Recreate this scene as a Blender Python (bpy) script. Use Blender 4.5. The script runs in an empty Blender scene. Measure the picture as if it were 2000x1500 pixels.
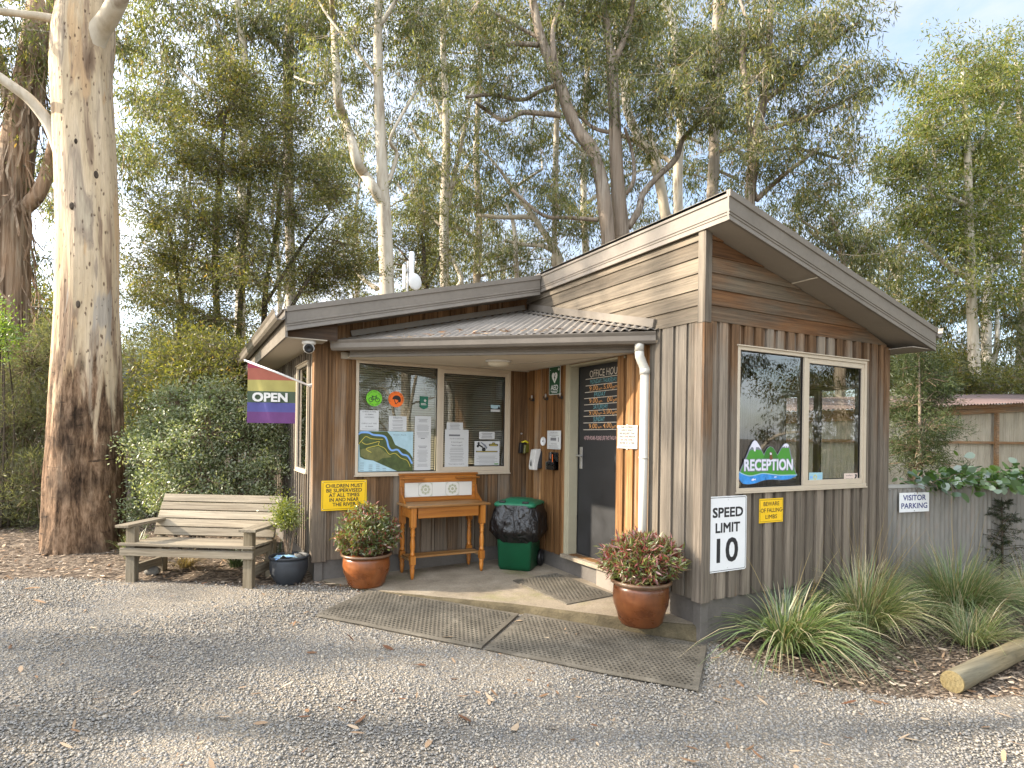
import bpy, bmesh, math, random
import numpy as np
from mathutils import Vector, Matrix, noise as mnoise
C = bpy.context.scene.collection
R = math.radians
PI = math.pi
random.seed(7)
RNG = np.random.default_rng(11)

# ------------------------------------------------------------------ camera, sky, sun, exposure
cam_data = bpy.data.cameras.new('camera')
cam = bpy.data.objects.new('camera', cam_data)
C.objects.link(cam)
cam_data.sensor_width = 36
cam_data.lens = 36 * 1177.26 / 2000
cam_data.shift_y = 0.0499
cam_data.clip_start = 0.05
cam_data.clip_end = 3000
CAM = Vector((-3.7617, -3.6043, 1.55))
yaw, roll = R(61.355), R(0.806)
fwd = Vector((math.cos(yaw), math.sin(yaw), 0))
rt0 = Vector((math.sin(yaw), -math.cos(yaw), 0))
rt = rt0 * math.cos(roll) + Vector((0, 0, 1)) * math.sin(roll)
up = rt.cross(fwd)
cam.matrix_world = Matrix(((rt.x, up.x, -fwd.x, CAM.x), (rt.y, up.y, -fwd.y, CAM.y), (rt.z, up.z, -fwd.z, CAM.z), (0, 0, 0, 1)))
bpy.context.scene.camera = cam

SUN = Vector((-1, 0.45, 0.55)).normalized()
SUN_EL = math.asin(SUN.z)
SUN_ROT = math.atan2(SUN.x, SUN.y)
sl = bpy.data.lights.new('sun', 'SUN')
sl.energy = 4.3
sl.angle = R(0.8)
sl.color = (1.0, 0.87, 0.70)
so = bpy.data.objects.new('sun', sl)
so.rotation_euler = SUN.to_track_quat('Z', 'Y').to_euler()
so.location = (-30, 14, 20)
C.objects.link(so)

w = bpy.data.worlds.new('World')
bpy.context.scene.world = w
w.use_nodes = True
nt = w.node_tree
for n in list(nt.nodes): nt.nodes.remove(n)
o_ = nt.nodes.new('ShaderNodeOutputWorld')
bg = nt.nodes.new('ShaderNodeBackground')
sky = nt.nodes.new('ShaderNodeTexSky')
sky.sky_type = 'NISHITA'
sky.sun_disc = False
sky.sun_elevation = SUN_EL
sky.sun_rotation = SUN_ROT
sky.dust_density = 1.5
tc = nt.nodes.new('ShaderNodeTexCoord')
mp = nt.nodes.new('ShaderNodeMapping')
mp.inputs['Scale'].default_value = (1.0, 2.2, 3.5)
mp.inputs['Rotation'].default_value = (0.3, 0.5, 0.4)
nz = nt.nodes.new('ShaderNodeTexNoise')
nz.inputs['Scale'].default_value = 2.2
nz.inputs['Detail'].default_value = 7
nz.inputs['Roughness'].default_value = 0.62
nz.inputs['Distortion'].default_value = 0.6
rp = nt.nodes.new('ShaderNodeValToRGB')
rp.color_ramp.elements[0].position = 0.36
rp.color_ramp.elements[0].color = (0.18, 0.18, 0.18, 1)
rp.color_ramp.elements[1].position = 0.68
rp.color_ramp.elements[1].color = (0.9, 0.9, 0.9, 1)
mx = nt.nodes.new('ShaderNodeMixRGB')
# thin bright cloud, in the sky texture's own units; dimmed and bluer to the north-east, kept bright behind the camera to fill the front walls
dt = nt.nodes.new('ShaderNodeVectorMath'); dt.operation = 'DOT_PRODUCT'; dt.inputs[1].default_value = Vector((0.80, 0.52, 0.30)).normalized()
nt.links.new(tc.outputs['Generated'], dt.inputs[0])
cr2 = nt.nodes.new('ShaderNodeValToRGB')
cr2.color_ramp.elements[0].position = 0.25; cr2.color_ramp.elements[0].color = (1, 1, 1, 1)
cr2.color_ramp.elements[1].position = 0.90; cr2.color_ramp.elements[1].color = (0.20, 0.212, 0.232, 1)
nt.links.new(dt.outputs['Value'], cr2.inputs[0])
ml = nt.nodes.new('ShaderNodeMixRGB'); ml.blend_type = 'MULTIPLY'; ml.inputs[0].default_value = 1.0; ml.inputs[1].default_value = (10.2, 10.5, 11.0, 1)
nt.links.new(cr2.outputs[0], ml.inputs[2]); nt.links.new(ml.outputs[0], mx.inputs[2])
nt.links.new(tc.outputs['Generated'], mp.inputs['Vector'])
nt.links.new(mp.outputs[0], nz.inputs['Vector'])
nt.links.new(nz.outputs['Fac'], rp.inputs[0])
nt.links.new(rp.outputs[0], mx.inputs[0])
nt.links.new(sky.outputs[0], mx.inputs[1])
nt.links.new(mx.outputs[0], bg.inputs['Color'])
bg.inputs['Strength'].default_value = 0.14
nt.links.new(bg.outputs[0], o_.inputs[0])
vs = bpy.context.scene.view_settings
vs.view_transform = 'Standard'
vs.look = 'None'
vs.exposure = 1.7
vs.gamma = 1
vs.use_curve_mapping = False
cy = bpy.context.scene.cycles
cy.max_bounces = 8
cy.diffuse_bounces = 4
cy.glossy_bounces = 3
cy.transmission_bounces = 4
cy.transparent_max_bounces = 12
cy.sample_clamp_indirect = 6

# ------------------------------------------------------------------ helpers
def link(o, parent=None):
    C.objects.link(o)
    if parent is not None: o.parent = parent
    return o
def thing(name, label, cat, loc=(0, 0, 0), group=None, rz=0):
    o = bpy.data.objects.new(name, None)
    o.location = loc
    o.rotation_euler = (0, 0, rz)
    o.empty_display_size = 0.1
    o['label'] = label
    o['category'] = cat
    if group: o['group'] = group
    return link(o)
def tag(o, label, cat, group=None):
    o['label'] = label
    o['category'] = cat
    if group: o['group'] = group
    return o
def kind(o, k):
    o['kind'] = k
    return o
class MB:
    def __init__(s):
        s.v = []; s.f = []; s.m = []; s.smooth = []
        s.mi = 0; s.sm = False
    def add(s, vs, fs):
        b = len(s.v)
        s.v += [tuple(p) for p in vs]
        for f in fs:
            s.f.append(tuple(b + i for i in f)); s.m.append(s.mi); s.smooth.append(s.sm)
    def hexa(s, p):   # 8 points: bottom 4 ccw, top 4 ccw
        s.add(p, [(3, 2, 1, 0), (4, 5, 6, 7), (0, 1, 5, 4), (1, 2, 6, 5), (2, 3, 7, 6), (3, 0, 4, 7)])
    def box(s, a, b, M=None):
        x0, y0, z0 = [min(i, j) for i, j in zip(a, b)]
        x1, y1, z1 = [max(i, j) for i, j in zip(a, b)]
        p = [Vector(q) for q in ((x0, y0, z0), (x1, y0, z0), (x1, y1, z0), (x0, y1, z0), (x0, y0, z1), (x1, y0, z1), (x1, y1, z1), (x0, y1, z1))]
        if M is not None: p = [M @ q for q in p]
        s.hexa(p)
    def bar(s, p0, p1, wd, h, upv=(0, 0, 1)):
        p0 = Vector(p0); p1 = Vector(p1); d = (p1 - p0).normalized(); u = Vector(upv)
        sd = d.cross(u).normalized() * wd / 2; u2 = sd.cross(d).normalized() * h / 2
        s.hexa([p0 - sd - u2, p0 + sd - u2, p1 + sd - u2, p1 - sd - u2, p0 - sd + u2, p0 + sd + u2, p1 + sd + u2, p1 - sd + u2])
    def prism(s, poly, vec):
        n = len(poly); vec = Vector(vec); P = [Vector(p) for p in poly]
        s.add(P + [p + vec for p in P], [tuple(range(n))[::-1], tuple(range(n, 2 * n))] + [(i, (i + 1) % n, n + (i + 1) % n, n + i) for i in range(n)])
    def profile(s, prof, p0, p1, out, upv, closed=True, e0=None, e1=None):
        # prof: (out, up) pairs swept from p0 to p1
        p0 = Vector(p0); p1 = Vector(p1); out = Vector(out); upv = Vector(upv); n = len(prof)
        a = [p0 + out * x + upv * y for x, y in prof]; b = [p1 + out * x + upv * y for x, y in prof]
        k = n if closed else n - 1
        fs = [(i, (i + 1) % n, n + (i + 1) % n, n + i) for i in range(k)]
        if closed: fs += [tuple(range(n))[::-1], tuple(range(n, 2 * n))]
        s.add(a + b, fs)
    def tube(s, pts, rad, n=8, cap=True, jit=0.0):
        P = [Vector(p) for p in pts]; m = len(P)
        if not hasattr(rad, '__len__'): rad = [rad] * m
        t0 = (P[1] - P[0]).normalized()
        x = t0.orthogonal().normalized(); rings = []
        for i in range(m):
            t = ((P[min(i + 1, m - 1)] - P[max(i - 1, 0)])).normalized()
            x = (x - t * x.dot(t)).normalized(); y = t.cross(x)
            for k in range(n):
                a = 2 * PI * k / n
                r = rad[i] * (1 + (random.uniform(-jit, jit) if jit else 0))
                rings.append(P[i] + (x * math.cos(a) + y * math.sin(a)) * r)
        fs = [(i * n + k, i * n + (k + 1) % n, (i + 1) * n + (k + 1) % n, (i + 1) * n + k) for i in range(m - 1) for k in range(n)]
        if cap: fs += [tuple(range(n))[::-1], tuple(range((m - 1) * n, m * n))]
        s.add(rings, fs)
    def lathe(s, prof, c, n=32, axis=None):
        c = Vector(c); vs = []
        for r, z in prof:
            for k in range(n):
                a = 2 * PI * k / n; q = Vector((r * math.cos(a), r * math.sin(a), z))
                vs.append(c + (axis @ q if axis is not None else q))
        m = len(prof)
        fs = [(i * n + k, i * n + (k + 1) % n, (i + 1) * n + (k + 1) % n, (i + 1) * n + k) for i in range(m - 1) for k in range(n)]
        if prof[0][0] > 1e-4: fs.append(tuple(range(n))[::-1])
        if prof[-1][0] > 1e-4: fs.append(tuple(range((m - 1) * n, m * n)))
        s.add(vs, fs)
    def build(s, name, mats, parent=None, M=None, bevel=0, smooth_angle=None):
        me = bpy.data.meshes.new(name)
        me.from_pydata([(M @ Vector(v)) if M is not None else v for v in s.v], [], s.f)
        if not isinstance(mats, (list, tuple)): mats = [mats]
        for m in mats: me.materials.append(m)
        me.polygons.foreach_set('material_index', s.m)
        me.polygons.foreach_set('use_smooth', s.smooth)
        me.validate()
        me.update()
        o = bpy.data.objects.new(name, me)
        if bevel:
            bv = o.modifiers.new('bevel', 'BEVEL'); bv.width = bevel; bv.segments = 2; bv.limit_method = 'ANGLE'
        return link(o, parent)
def np_mesh(name, V, F, mats, parent=None, smooth=False, midx=None):
    """V (n,3); F (m,k) all faces with k corners"""
    me = bpy.data.meshes.new(name)
    n, (m, k) = len(V), F.shape
    me.vertices.add(n); me.vertices.foreach_set('co', np.ascontiguousarray(V, dtype=np.float32).ravel())
    me.loops.add(m * k); me.loops.foreach_set('vertex_index', np.ascontiguousarray(F, dtype=np.int32).ravel())
    me.polygons.add(m)
    me.polygons.foreach_set('loop_start', np.arange(0, m * k, k, dtype=np.int32))
    me.polygons.foreach_set('loop_total', np.full(m, k, dtype=np.int32))
    if smooth: me.polygons.foreach_set('use_smooth', np.ones(m, dtype=bool))
    if midx is not None: me.polygons.foreach_set('material_index', midx.astype(np.int32))
    for mt in (mats if isinstance(mats, (list, tuple)) else [mats]): me.materials.append(mt)
    me.update(calc_edges=True)
    return link(bpy.data.objects.new(name, me), parent)

# ------------------------------------------------------------------ materials
class NT:
    def __init__(s, name):
        s.mat = bpy.data.materials.new(name); s.mat.use_nodes = True
        s.t = s.mat.node_tree
        for n in list(s.t.nodes): s.t.nodes.remove(n)
        s.out = s.t.nodes.new('ShaderNodeOutputMaterial')
    def n(s, typ, **kw):
        nd = s.t.nodes.new(typ)
        for k, v in kw.items():
            if k.startswith('i_'):
                key = k[2:].replace('_', ' ')
                nd.inputs[int(key) if key.isdigit() else key].default_value = v
            else: setattr(nd, k, v)
        return nd
    def l(s, a, b): s.t.links.new(a, b)
    def coord(s, which='Object', scale=(1, 1, 1), loc=(0, 0, 0)):
        t = s.n('ShaderNodeTexCoord'); m = s.n('ShaderNodeMapping')
        m.inputs['Scale'].default_value = scale; m.inputs['Location'].default_value = loc
        s.l(t.outputs[which], m.inputs[0]); return m.outputs[0]
    def noise(s, vec, scale, detail=4, rough=0.55, dist=0):
        nd = s.n('ShaderNodeTexNoise', i_Scale=scale, i_Detail=detail, i_Roughness=rough, i_Distortion=dist)
        s.l(vec, nd.inputs['Vector']); return nd.outputs['Fac']
    def ramp(s, fac, stops, interp='LINEAR'):
        r = s.n('ShaderNodeValToRGB'); cr = r.color_ramp; cr.interpolation = interp
        while len(cr.elements) < len(stops): cr.elements.new(0.5)
        for e, (p, c) in zip(cr.elements, stops):
            e.position = p; e.color = (c, c, c, 1) if not hasattr(c, '__len__') else (c[0], c[1], c[2], 1)
        s.l(fac, r.inputs[0]); return r.outputs[0]
    def mix(s, fac, a, b, mode='MIX'):
        m = s.n('ShaderNodeMixRGB', blend_type=mode)
        for i, v in ((0, fac), (1, a), (2, b)):
            if hasattr(v, 'is_linked') or hasattr(v, 'links'): s.l(v, m.inputs[i])
            elif i == 0: m.inputs[0].default_value = v
            else: m.inputs[i].default_value = (v[0], v[1], v[2], 1) if hasattr(v, '__len__') else (v, v, v, 1)
        return m.outputs[0]
    def math(s, op, a, b=0.0):
        m = s.n('ShaderNodeMath', operation=op)
        for i, v in ((0, a), (1, b)):
            if hasattr(v, 'links'): s.l(v, m.inputs[i])
            else: m.inputs[i].default_value = v
        return m.outputs[0]
    def island(s): return s.n('ShaderNodeNewGeometry').outputs['Random Per Island']
    def bsdf(s, col, rough=0.6, spec=0.4, bump=None, bstr=0.3, bdist=0.01, metal=0.0, normal=None):
        b = s.n('ShaderNodeBsdfPrincipled')
        b.inputs['Specular IOR Level'].default_value = spec; b.inputs['Metallic'].default_value = metal
        if hasattr(col, 'links'): s.l(col, b.inputs['Base Color'])
        else: b.inputs['Base Color'].default_value = (*col, 1)
        if hasattr(rough, 'links'): s.l(rough, b.inputs['Roughness'])
        else: b.inputs['Roughness'].default_value = rough
        if bump is not None:
            bp = s.n('ShaderNodeBump', i_Strength=bstr, i_Distance=bdist)
            s.l(bump, bp.inputs['Height']); s.l(bp.outputs[0], b.inputs['Normal'])
        s.l(b.outputs[0], s.out.inputs[0]); s.b = b
        return s.mat

def paint(name, col, rough=0.45, var=0.10, dirt=0.12, spec=0.4, scale=6, metal=0.0, bump=0.02):
    t = NT(name); v = t.coord()
    a = t.noise(v, scale, 5, 0.6); b = t.noise(v, scale * 9, 3, 0.6)
    f = t.ramp(a, [(0.3, 1 - var * 1.6), (0.7, 1 + var * 0.4)])
    c = t.mix(1.0, col, f, 'MULTIPLY')
    d = t.ramp(b, [(0.45, 0.0), (0.8, dirt)])
    c = t.mix(d, c, (col[0] * 0.45, col[1] * 0.43, col[2] * 0.38))
    r = t.ramp(a, [(0.2, rough - 0.08), (0.8, rough + 0.12)])
    return t.bsdf(c, r, spec, bump=b, bstr=bump * 5, bdist=0.004, metal=metal)

def wood(name, dark, mid, light, grey, axis='Z', greyness=0.5, scale=1.0, rough=0.75, spec=0.25, bstr=0.5, hgrad=None, patch=1.3):
    """boards: every island its own tone; grain along axis; bleached grey patches"""
    t = NT(name)
    st = {'Z': (46, 46, 1.6), 'X': (1.6, 46, 46), 'Y': (46, 1.6, 46)}[axis]
    isl = t.island()
    comb = t.n('ShaderNodeCombineXYZ')
    off = t.math('MULTIPLY', isl, 37.0)
    for i in range(3): t.l(off, comb.inputs[i])
    tcd = t.n('ShaderNodeTexCoord')
    addv = t.n('ShaderNodeVectorMath', operation='ADD'); t.l(tcd.outputs['Object'], addv.inputs[0]); t.l(comb.outputs[0], addv.inputs[1])
    mp = t.n('ShaderNodeMapping'); mp.inputs['Scale'].default_value = tuple(q * scale for q in st); t.l(addv.outputs[0], mp.inputs[0])
    g = t.noise(mp.outputs[0], 1.0, 6, 0.62, 0.35)
    mp2 = t.n('ShaderNodeMapping'); mp2.inputs['Scale'].default_value = tuple(q * 3.2 * scale for q in st); t.l(addv.outputs[0], mp2.inputs[0])
    g2 = t.noise(mp2.outputs[0], 1.0, 3, 0.6)
    col = t.ramp(g, [(0.28, dark), (0.5, mid), (0.74, light)])
    mpg = t.n('ShaderNodeMapping'); sg = {'Z': (2.4, 2.4, 0.8), 'X': (0.8, 2.4, 2.4), 'Y': (2.4, 0.8, 2.4)}[axis]
    mpg.inputs['Scale'].default_value = sg; t.l(addv.outputs[0], mpg.inputs[0])
    pn = t.noise(mpg.outputs[0], patch, 4, 0.6)
    pn2 = t.math('ADD', pn, t.math('MULTIPLY', t.math('SUBTRACT', isl, 0.5), 0.28))
    if hgrad:   # (z of fully bleached, z of fully sheltered): timber low down weathers, timber under the eave keeps its colour
        sp = t.n('ShaderNodeSeparateXYZ'); t.l(tcd.outputs['Object'], sp.inputs[0])
        mr = t.n('ShaderNodeMapRange'); mr.inputs[1].default_value = hgrad[0]; mr.inputs[2].default_value = hgrad[1]
        mr.inputs[3].default_value = 0.22; mr.inputs[4].default_value = -0.20
        t.l(sp.outputs[2], mr.inputs[0]); pn2 = t.math('ADD', pn2, mr.outputs[0])
    fac = t.ramp(pn2, [(max(0.0, 0.62 - greyness * 0.5), 0.0), (min(1.0, 0.85 - greyness * 0.45), 1.0)])
    gcol = t.mix(t.ramp(g, [(0.3, 0.0), (0.72, 1.0)]), [q * 0.55 for q in grey], [q * 1.25 for q in grey])
    col = t.mix(fac, col, gcol)
    col = t.mix(1.0, col, t.ramp(isl, [(0.0, 0.60), (1.0, 1.28)]), 'MULTIPLY')
    crack = t.ramp(g2, [(0.30, 0.35), (0.42, 1.0)])
    col = t.mix(0.55, col, t.mix(1.0, col, crack, 'MULTIPLY'))
    h = t.math('ADD', g, t.math('MULTIPLY', g2, 0.5))
    return t.bsdf(col, rough, spec, bump=h, bstr=bstr, bdist=0.006)

def leaf_mat(name, stops, trans=0.45, gloss=0.08, rough=0.45):
    t = NT(name)
    col = t.ramp(t.island(), stops)
    big = t.noise(t.coord('Object'), 0.8, 3)
    col = t.mix(1.0, col, t.ramp(big, [(0.3, 0.75), (0.7, 1.2)]), 'MULTIPLY')
    d = t.n('ShaderNodeBsdfDiffuse'); tr = t.n('ShaderNodeBsdfTranslucent'); gl = t.n('ShaderNodeBsdfGlossy', i_Roughness=rough)
    t.l(col, d.inputs['Color'])
    tcol = t.mix(1.0, col, (1.32, 1.32, 0.68), 'MULTIPLY'); t.l(tcol, tr.inputs['Color'])
    m1 = t.n('ShaderNodeMixShader', i_0=trans); t.l(d.outputs[0], m1.inputs[1]); t.l(tr.outputs[0], m1.inputs[2])
    m2 = t.n('ShaderNodeMixShader', i_0=gloss); t.l(m1.outputs[0], m2.inputs[1]); t.l(gl.outputs[0], m2.inputs[2])
    t.l(m2.outputs[0], t.out.inputs[0])
    return t.mat

def bark(name, base, light, dark, zs=1.2, xs=9, rough=0.85, bstr=0.7, bdist=0.03, tint=None):
    t = NT(name)
    v = t.coord('Object', (xs, xs, zs))
    a = t.noise(v, 1.0, 6, 0.62, 0.5)
    v2 = t.coord('Object', (2.2, 2.2, 0.55)); b = t.noise(v2, 1.0, 4, 0.6, 0.6)
    c = t.ramp(a, [(0.34, dark), (0.47, base), (0.66, light)])
    c2 = t.mix(t.ramp(b, [(0.42, 0.0), (0.58, 0.75)]), c, tint or light)
    return t.bsdf(c2, rough, 0.2, bump=a, bstr=bstr, bdist=bdist)

M = {}
M['fascia'] = paint('painted steel trim', (0.178, 0.156, 0.130), 0.42, 0.12, 0.25, scale=3)
M['gutter'] = paint('grey brown gutter steel', (0.175, 0.153, 0.128), 0.38, 0.12, 0.2, scale=3)
M['roof'] = paint('ribbed roof steel', (0.24, 0.215, 0.185), 0.45, 0.15, 0.4, scale=3)
M['soffit'] = paint('painted soffit sheet', (0.42, 0.37, 0.30), 0.6, 0.06, 0.06, scale=2)
M['soffit_front'] = paint('grey brown soffit sheet', (0.27, 0.235, 0.195), 0.6, 0.08, 0.1, scale=2)
M['ceiling'] = paint('porch ceiling sheet', (0.66, 0.59, 0.48), 0.6, 0.05, 0.05, scale=2)
M['plinth'] = paint('grey painted plinth', (0.135, 0.122, 0.108), 0.7, 0.15, 0.3, scale=4, bump=0.06)
M['frame'] = paint('beige window aluminium', (0.50, 0.425, 0.325), 0.38, 0.04, 0.05, scale=8)
M['door_frame'] = paint('khaki door frame', (0.36, 0.33, 0.235), 0.45, 0.05, 0.08, scale=8)
M['rubber_seal'] = paint('black window seal', (0.012, 0.012, 0.012), 0.6, 0.05, 0)
M['door'] = paint('blackboard paint', (0.016, 0.017, 0.019), 0.55, 0.3, 0.0, scale=5, spec=0.5)
M['pipe'] = paint('cream downpipe', (0.50, 0.485, 0.43), 0.3, 0.05, 0.06, scale=6)
M['white'] = paint('white plastic', (0.72, 0.72, 0.70), 0.35, 0.05, 0.05)
M['dirty_white'] = paint('weathered white plastic', (0.62, 0.61, 0.58), 0.45, 0.08, 0.12)
M['black'] = paint('black plastic', (0.012, 0.012, 0.013), 0.4, 0.1, 0)
M['darkgrey'] = paint('dark grey plastic', (0.045, 0.045, 0.047), 0.5, 0.1, 0)
M['steel'] = paint('brushed steel', (0.55, 0.55, 0.55), 0.35, 0.05, 0, metal=0.9)
M['galv'] = paint('galvanised pole', (0.42, 0.42, 0.41), 0.45, 0.08, 0.1, metal=0.5)
M['interior'] = paint('interior plaster', (0.36, 0.32, 0.26), 0.8, 0.05, 0.05)
M['interior_floor'] = paint('interior floor', (0.12, 0.09, 0.07), 0.6, 0.1, 0.1)
M['blind'] = paint('blind slats', (0.62, 0.56, 0.46), 0.5, 0.05, 0.05)
M['desk'] = paint('desk laminate', (0.30, 0.27, 0.23), 0.4, 0.05, 0.05)
M['paper'] = paint('white paper', (0.53, 0.54, 0.54), 0.55, 0.03, 0.02)
M['dimmed_paper'] = paint('darkened laminated paper', (0.36, 0.355, 0.335), 0.5, 0.03, 0.03)  # paper colour darkened to offset the direct sun on this notice
M['ink'] = paint('black ink', (0.02, 0.02, 0.022), 0.6, 0.02, 0)
M['ink_grey'] = paint('grey ink', (0.14, 0.14, 0.15), 0.6, 0.02, 0)
M['ink_red'] = paint('red ink', (0.45, 0.05, 0.05), 0.6, 0.02, 0)
M['yellow_sign'] = paint('yellow sign enamel', (0.80, 0.50, 0.012), 0.35, 0.04, 0.04)
M['white_sign'] = paint('white sign sheet', (0.72, 0.73, 0.74), 0.4, 0.03, 0.05)
M['navy'] = paint('navy lettering', (0.02, 0.03, 0.16), 0.4, 0.02, 0)
M['aed_green'] = paint('green safety sign', (0.006, 0.06, 0.022), 0.35, 0.05, 0.03)
M['chalk_w'] = paint('white chalk', (0.62, 0.56, 0.47), 0.9, 0.2, 0.3, scale=60)
M['chalk_p'] = paint('pink chalk', (0.62, 0.42, 0.42), 0.9, 0.2, 0.3, scale=60)
M['chalk_o'] = paint('orange chalk', (0.72, 0.36, 0.12), 0.9, 0.2, 0.3, scale=60)
M['chalk_b'] = paint('blue chalk', (0.14, 0.36, 0.40), 0.9, 0.2, 0.3, scale=60)
M['lime'] = paint('lime sticker', (0.16, 0.52, 0.02), 0.35, 0.03, 0)
M['orange'] = paint('orange sticker', (0.82, 0.15, 0.01), 0.35, 0.03, 0)
M['teal'] = paint('teal sticker', (0.01, 0.13, 0.08), 0.4, 0.03, 0)
M['pale_blue'] = paint('pale blue sticker', (0.30, 0.50, 0.58), 0.4, 0.03, 0)
M['pink_paper'] = paint('pale pink sticker', (0.68, 0.55, 0.48), 0.4, 0.03, 0)
M['map_green'] = paint('map dark green', (0.075, 0.105, 0.03), 0.5, 0.35, 0.3, scale=12)
M['map_olive'] = paint('map olive field', (0.17, 0.17, 0.055), 0.5, 0.3, 0.2, scale=12)
M['map_sky'] = paint('map pale blue', (0.38, 0.55, 0.62), 0.5, 0.1, 0.0, scale=10)
M['map_blue'] = paint('map river blue', (0.20, 0.38, 0.72), 0.5, 0.05, 0)
M['map_yellow'] = paint('map road yellow', (0.55, 0.45, 0.07), 0.5, 0.05, 0)
M['logo_green'] = paint('logo green', (0.055, 0.26, 0.03), 0.35, 0.08, 0, scale=8)
M['logo_dkgreen'] = paint('logo deep green', (0.03, 0.17, 0.02), 0.35, 0.05, 0)
M['logo_grey'] = paint('logo outline grey', (0.17, 0.19, 0.23), 0.35, 0.05, 0)
M['logo_snow'] = paint('logo snow', (0.66, 0.66, 0.76), 0.35, 0.04, 0)
M['logo_water'] = paint('logo water blue', (0.035, 0.27, 0.70), 0.3, 0.25, 0, scale=14)
M['logo_brown'] = paint('logo brown', (0.16, 0.07, 0.03), 0.35, 0.1, 0)
M['bin_green'] = paint('green bin plastic', (0.006, 0.085, 0.036), 0.42, 0.15, 0.1, scale=4)
M['bin_lid'] = paint('faded green bin lid', (0.016, 0.15, 0.075), 0.45, 0.15, 0.1, scale=4)
M['yellow'] = paint('yellow plastic', (0.55, 0.47, 0.02), 0.35, 0.05, 0)
M['visor'] = paint('smoky yellow plastic', (0.10, 0.09, 0.012), 0.2, 0.2, 0, spec=0.6)
M['red_roof'] = paint('dusty red roof steel', (0.140, 0.098, 0.090), 0.55, 0.15, 0.3, scale=2)
M['fence_steel'] = None
M['rock'] = paint('grey stone', (0.18, 0.17, 0.15), 0.85, 0.3, 0.4, scale=8, bump=0.3)
M['light_lens'] = paint('frosted lamp lens', (0.58, 0.53, 0.42), 0.3, 0.04, 0.1)
for nm, c in (('fl_pink', (0.29, 0.055, 0.088)), ('fl_red', (0.33, 0.115, 0.082)), ('fl_yellow', (0.37, 0.325, 0.115)), ('fl_green', (0.078, 0.105, 0.070)), ('fl_blue', (0.095, 0.092, 0.25)), ('fl_purple', (0.14, 0.060, 0.165))):
    M[nm] = paint('flag cloth ' + nm[3:], c, 0.85, 0.08, 0.03, spec=0.1, scale=10)

GREY = (0.205, 0.170, 0.132)
M['wall_grey'] = wood('weathered grey boards', (0.060, 0.034, 0.018), (0.165, 0.092, 0.046), (0.27, 0.165, 0.09), GREY, 'Z', 0.74, hgrad=(1.2, 2.5), bstr=0.7)
M['wall_front'] = wood('brown grey boards', (0.070, 0.038, 0.019), (0.18, 0.098, 0.044), (0.28, 0.165, 0.082), (0.180, 0.142, 0.104), 'Z', 0.42, hgrad=(0.4, 1.6), bstr=0.6)
M['wall_warm'] = wood('sheltered brown boards', (0.085, 0.040, 0.015), (0.215, 0.105, 0.038), (0.32, 0.185, 0.078), (0.20, 0.145, 0.095), 'Z', 0.14, bstr=0.5)
M['wall_pale'] = wood('silvered boards', (0.055, 0.038, 0.025), (0.135, 0.098, 0.065), (0.225, 0.185, 0.138), (0.178, 0.152, 0.120), 'Z', 0.85, bstr=0.6)
M['weather_x'] = wood('weatherboards brown', (0.058, 0.028, 0.014), (0.145, 0.070, 0.030), (0.22, 0.115, 0.052), (0.125, 0.098, 0.068), 'X', 0.42, bstr=0.5)
M['weather_y'] = wood('weatherboards silvered', (0.060, 0.045, 0.031), (0.135, 0.105, 0.073), (0.21, 0.170, 0.122), (0.155, 0.128, 0.094), 'Y', 0.7, bstr=0.6)
M['dark_board'] = wood('dark stained board', (0.028, 0.016, 0.010), (0.055, 0.030, 0.016), (0.085, 0.050, 0.028), (0.06, 0.045, 0.034), 'X', 0.3)
M['pine'] = wood('honey varnished pine', (0.24, 0.075, 0.010), (0.38, 0.135, 0.018), (0.48, 0.20, 0.035), (0.40, 0.15, 0.03), 'X', 0.0, scale=0.6, rough=0.38, spec=0.5, bstr=0.1)
M['pine_v'] = wood('honey varnished pine upright', (0.24, 0.075, 0.010), (0.38, 0.135, 0.018), (0.48, 0.20, 0.035), (0.40, 0.15, 0.03), 'Z', 0.0, scale=0.6, rough=0.38, spec=0.5, bstr=0.1)
M['pine_worn'] = wood('worn pine top', (0.20, 0.09, 0.022), (0.34, 0.165, 0.05), (0.46, 0.25, 0.09), (0.36, 0.26, 0.15), 'X', 0.4, scale=0.6, rough=0.5, spec=0.4, bstr=0.1)
M['bench_x'] = wood('silvered bench slats', (0.11, 0.085, 0.055), (0.225, 0.185, 0.13), (0.325, 0.28, 0.205), (0.25, 0.215, 0.16), 'X', 0.6, bstr=0.5)
M['bench_z'] = wood('silvered bench posts', (0.10, 0.078, 0.047), (0.205, 0.168, 0.11), (0.29, 0.245, 0.17), (0.215, 0.185, 0.137), 'Z', 0.55, bstr=0.5)
M['bench_y'] = wood('silvered bench arms', (0.11, 0.085, 0.055), (0.225, 0.185, 0.13), (0.325, 0.28, 0.205), (0.25, 0.215, 0.16), 'Y', 0.6, bstr=0.5)
M['shed_post'] = wood('shed timber', (0.16, 0.08, 0.035), (0.30, 0.165, 0.075), (0.42, 0.26, 0.13), (0.30, 0.22, 0.15), 'X', 0.35)
M['log'] = wood('treated pine log', (0.115, 0.090, 0.045), (0.22, 0.175, 0.098), (0.31, 0.255, 0.16), (0.20, 0.178, 0.122), 'X', 0.45, scale=0.5, bstr=0.4)
M['log_end'] = wood('treated pine log end grain', (0.085, 0.064, 0.026), (0.165, 0.125, 0.055), (0.225, 0.178, 0.085), (0.145, 0.124, 0.068), 'X', 0.2, scale=1.5, bstr=0.3)

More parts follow.
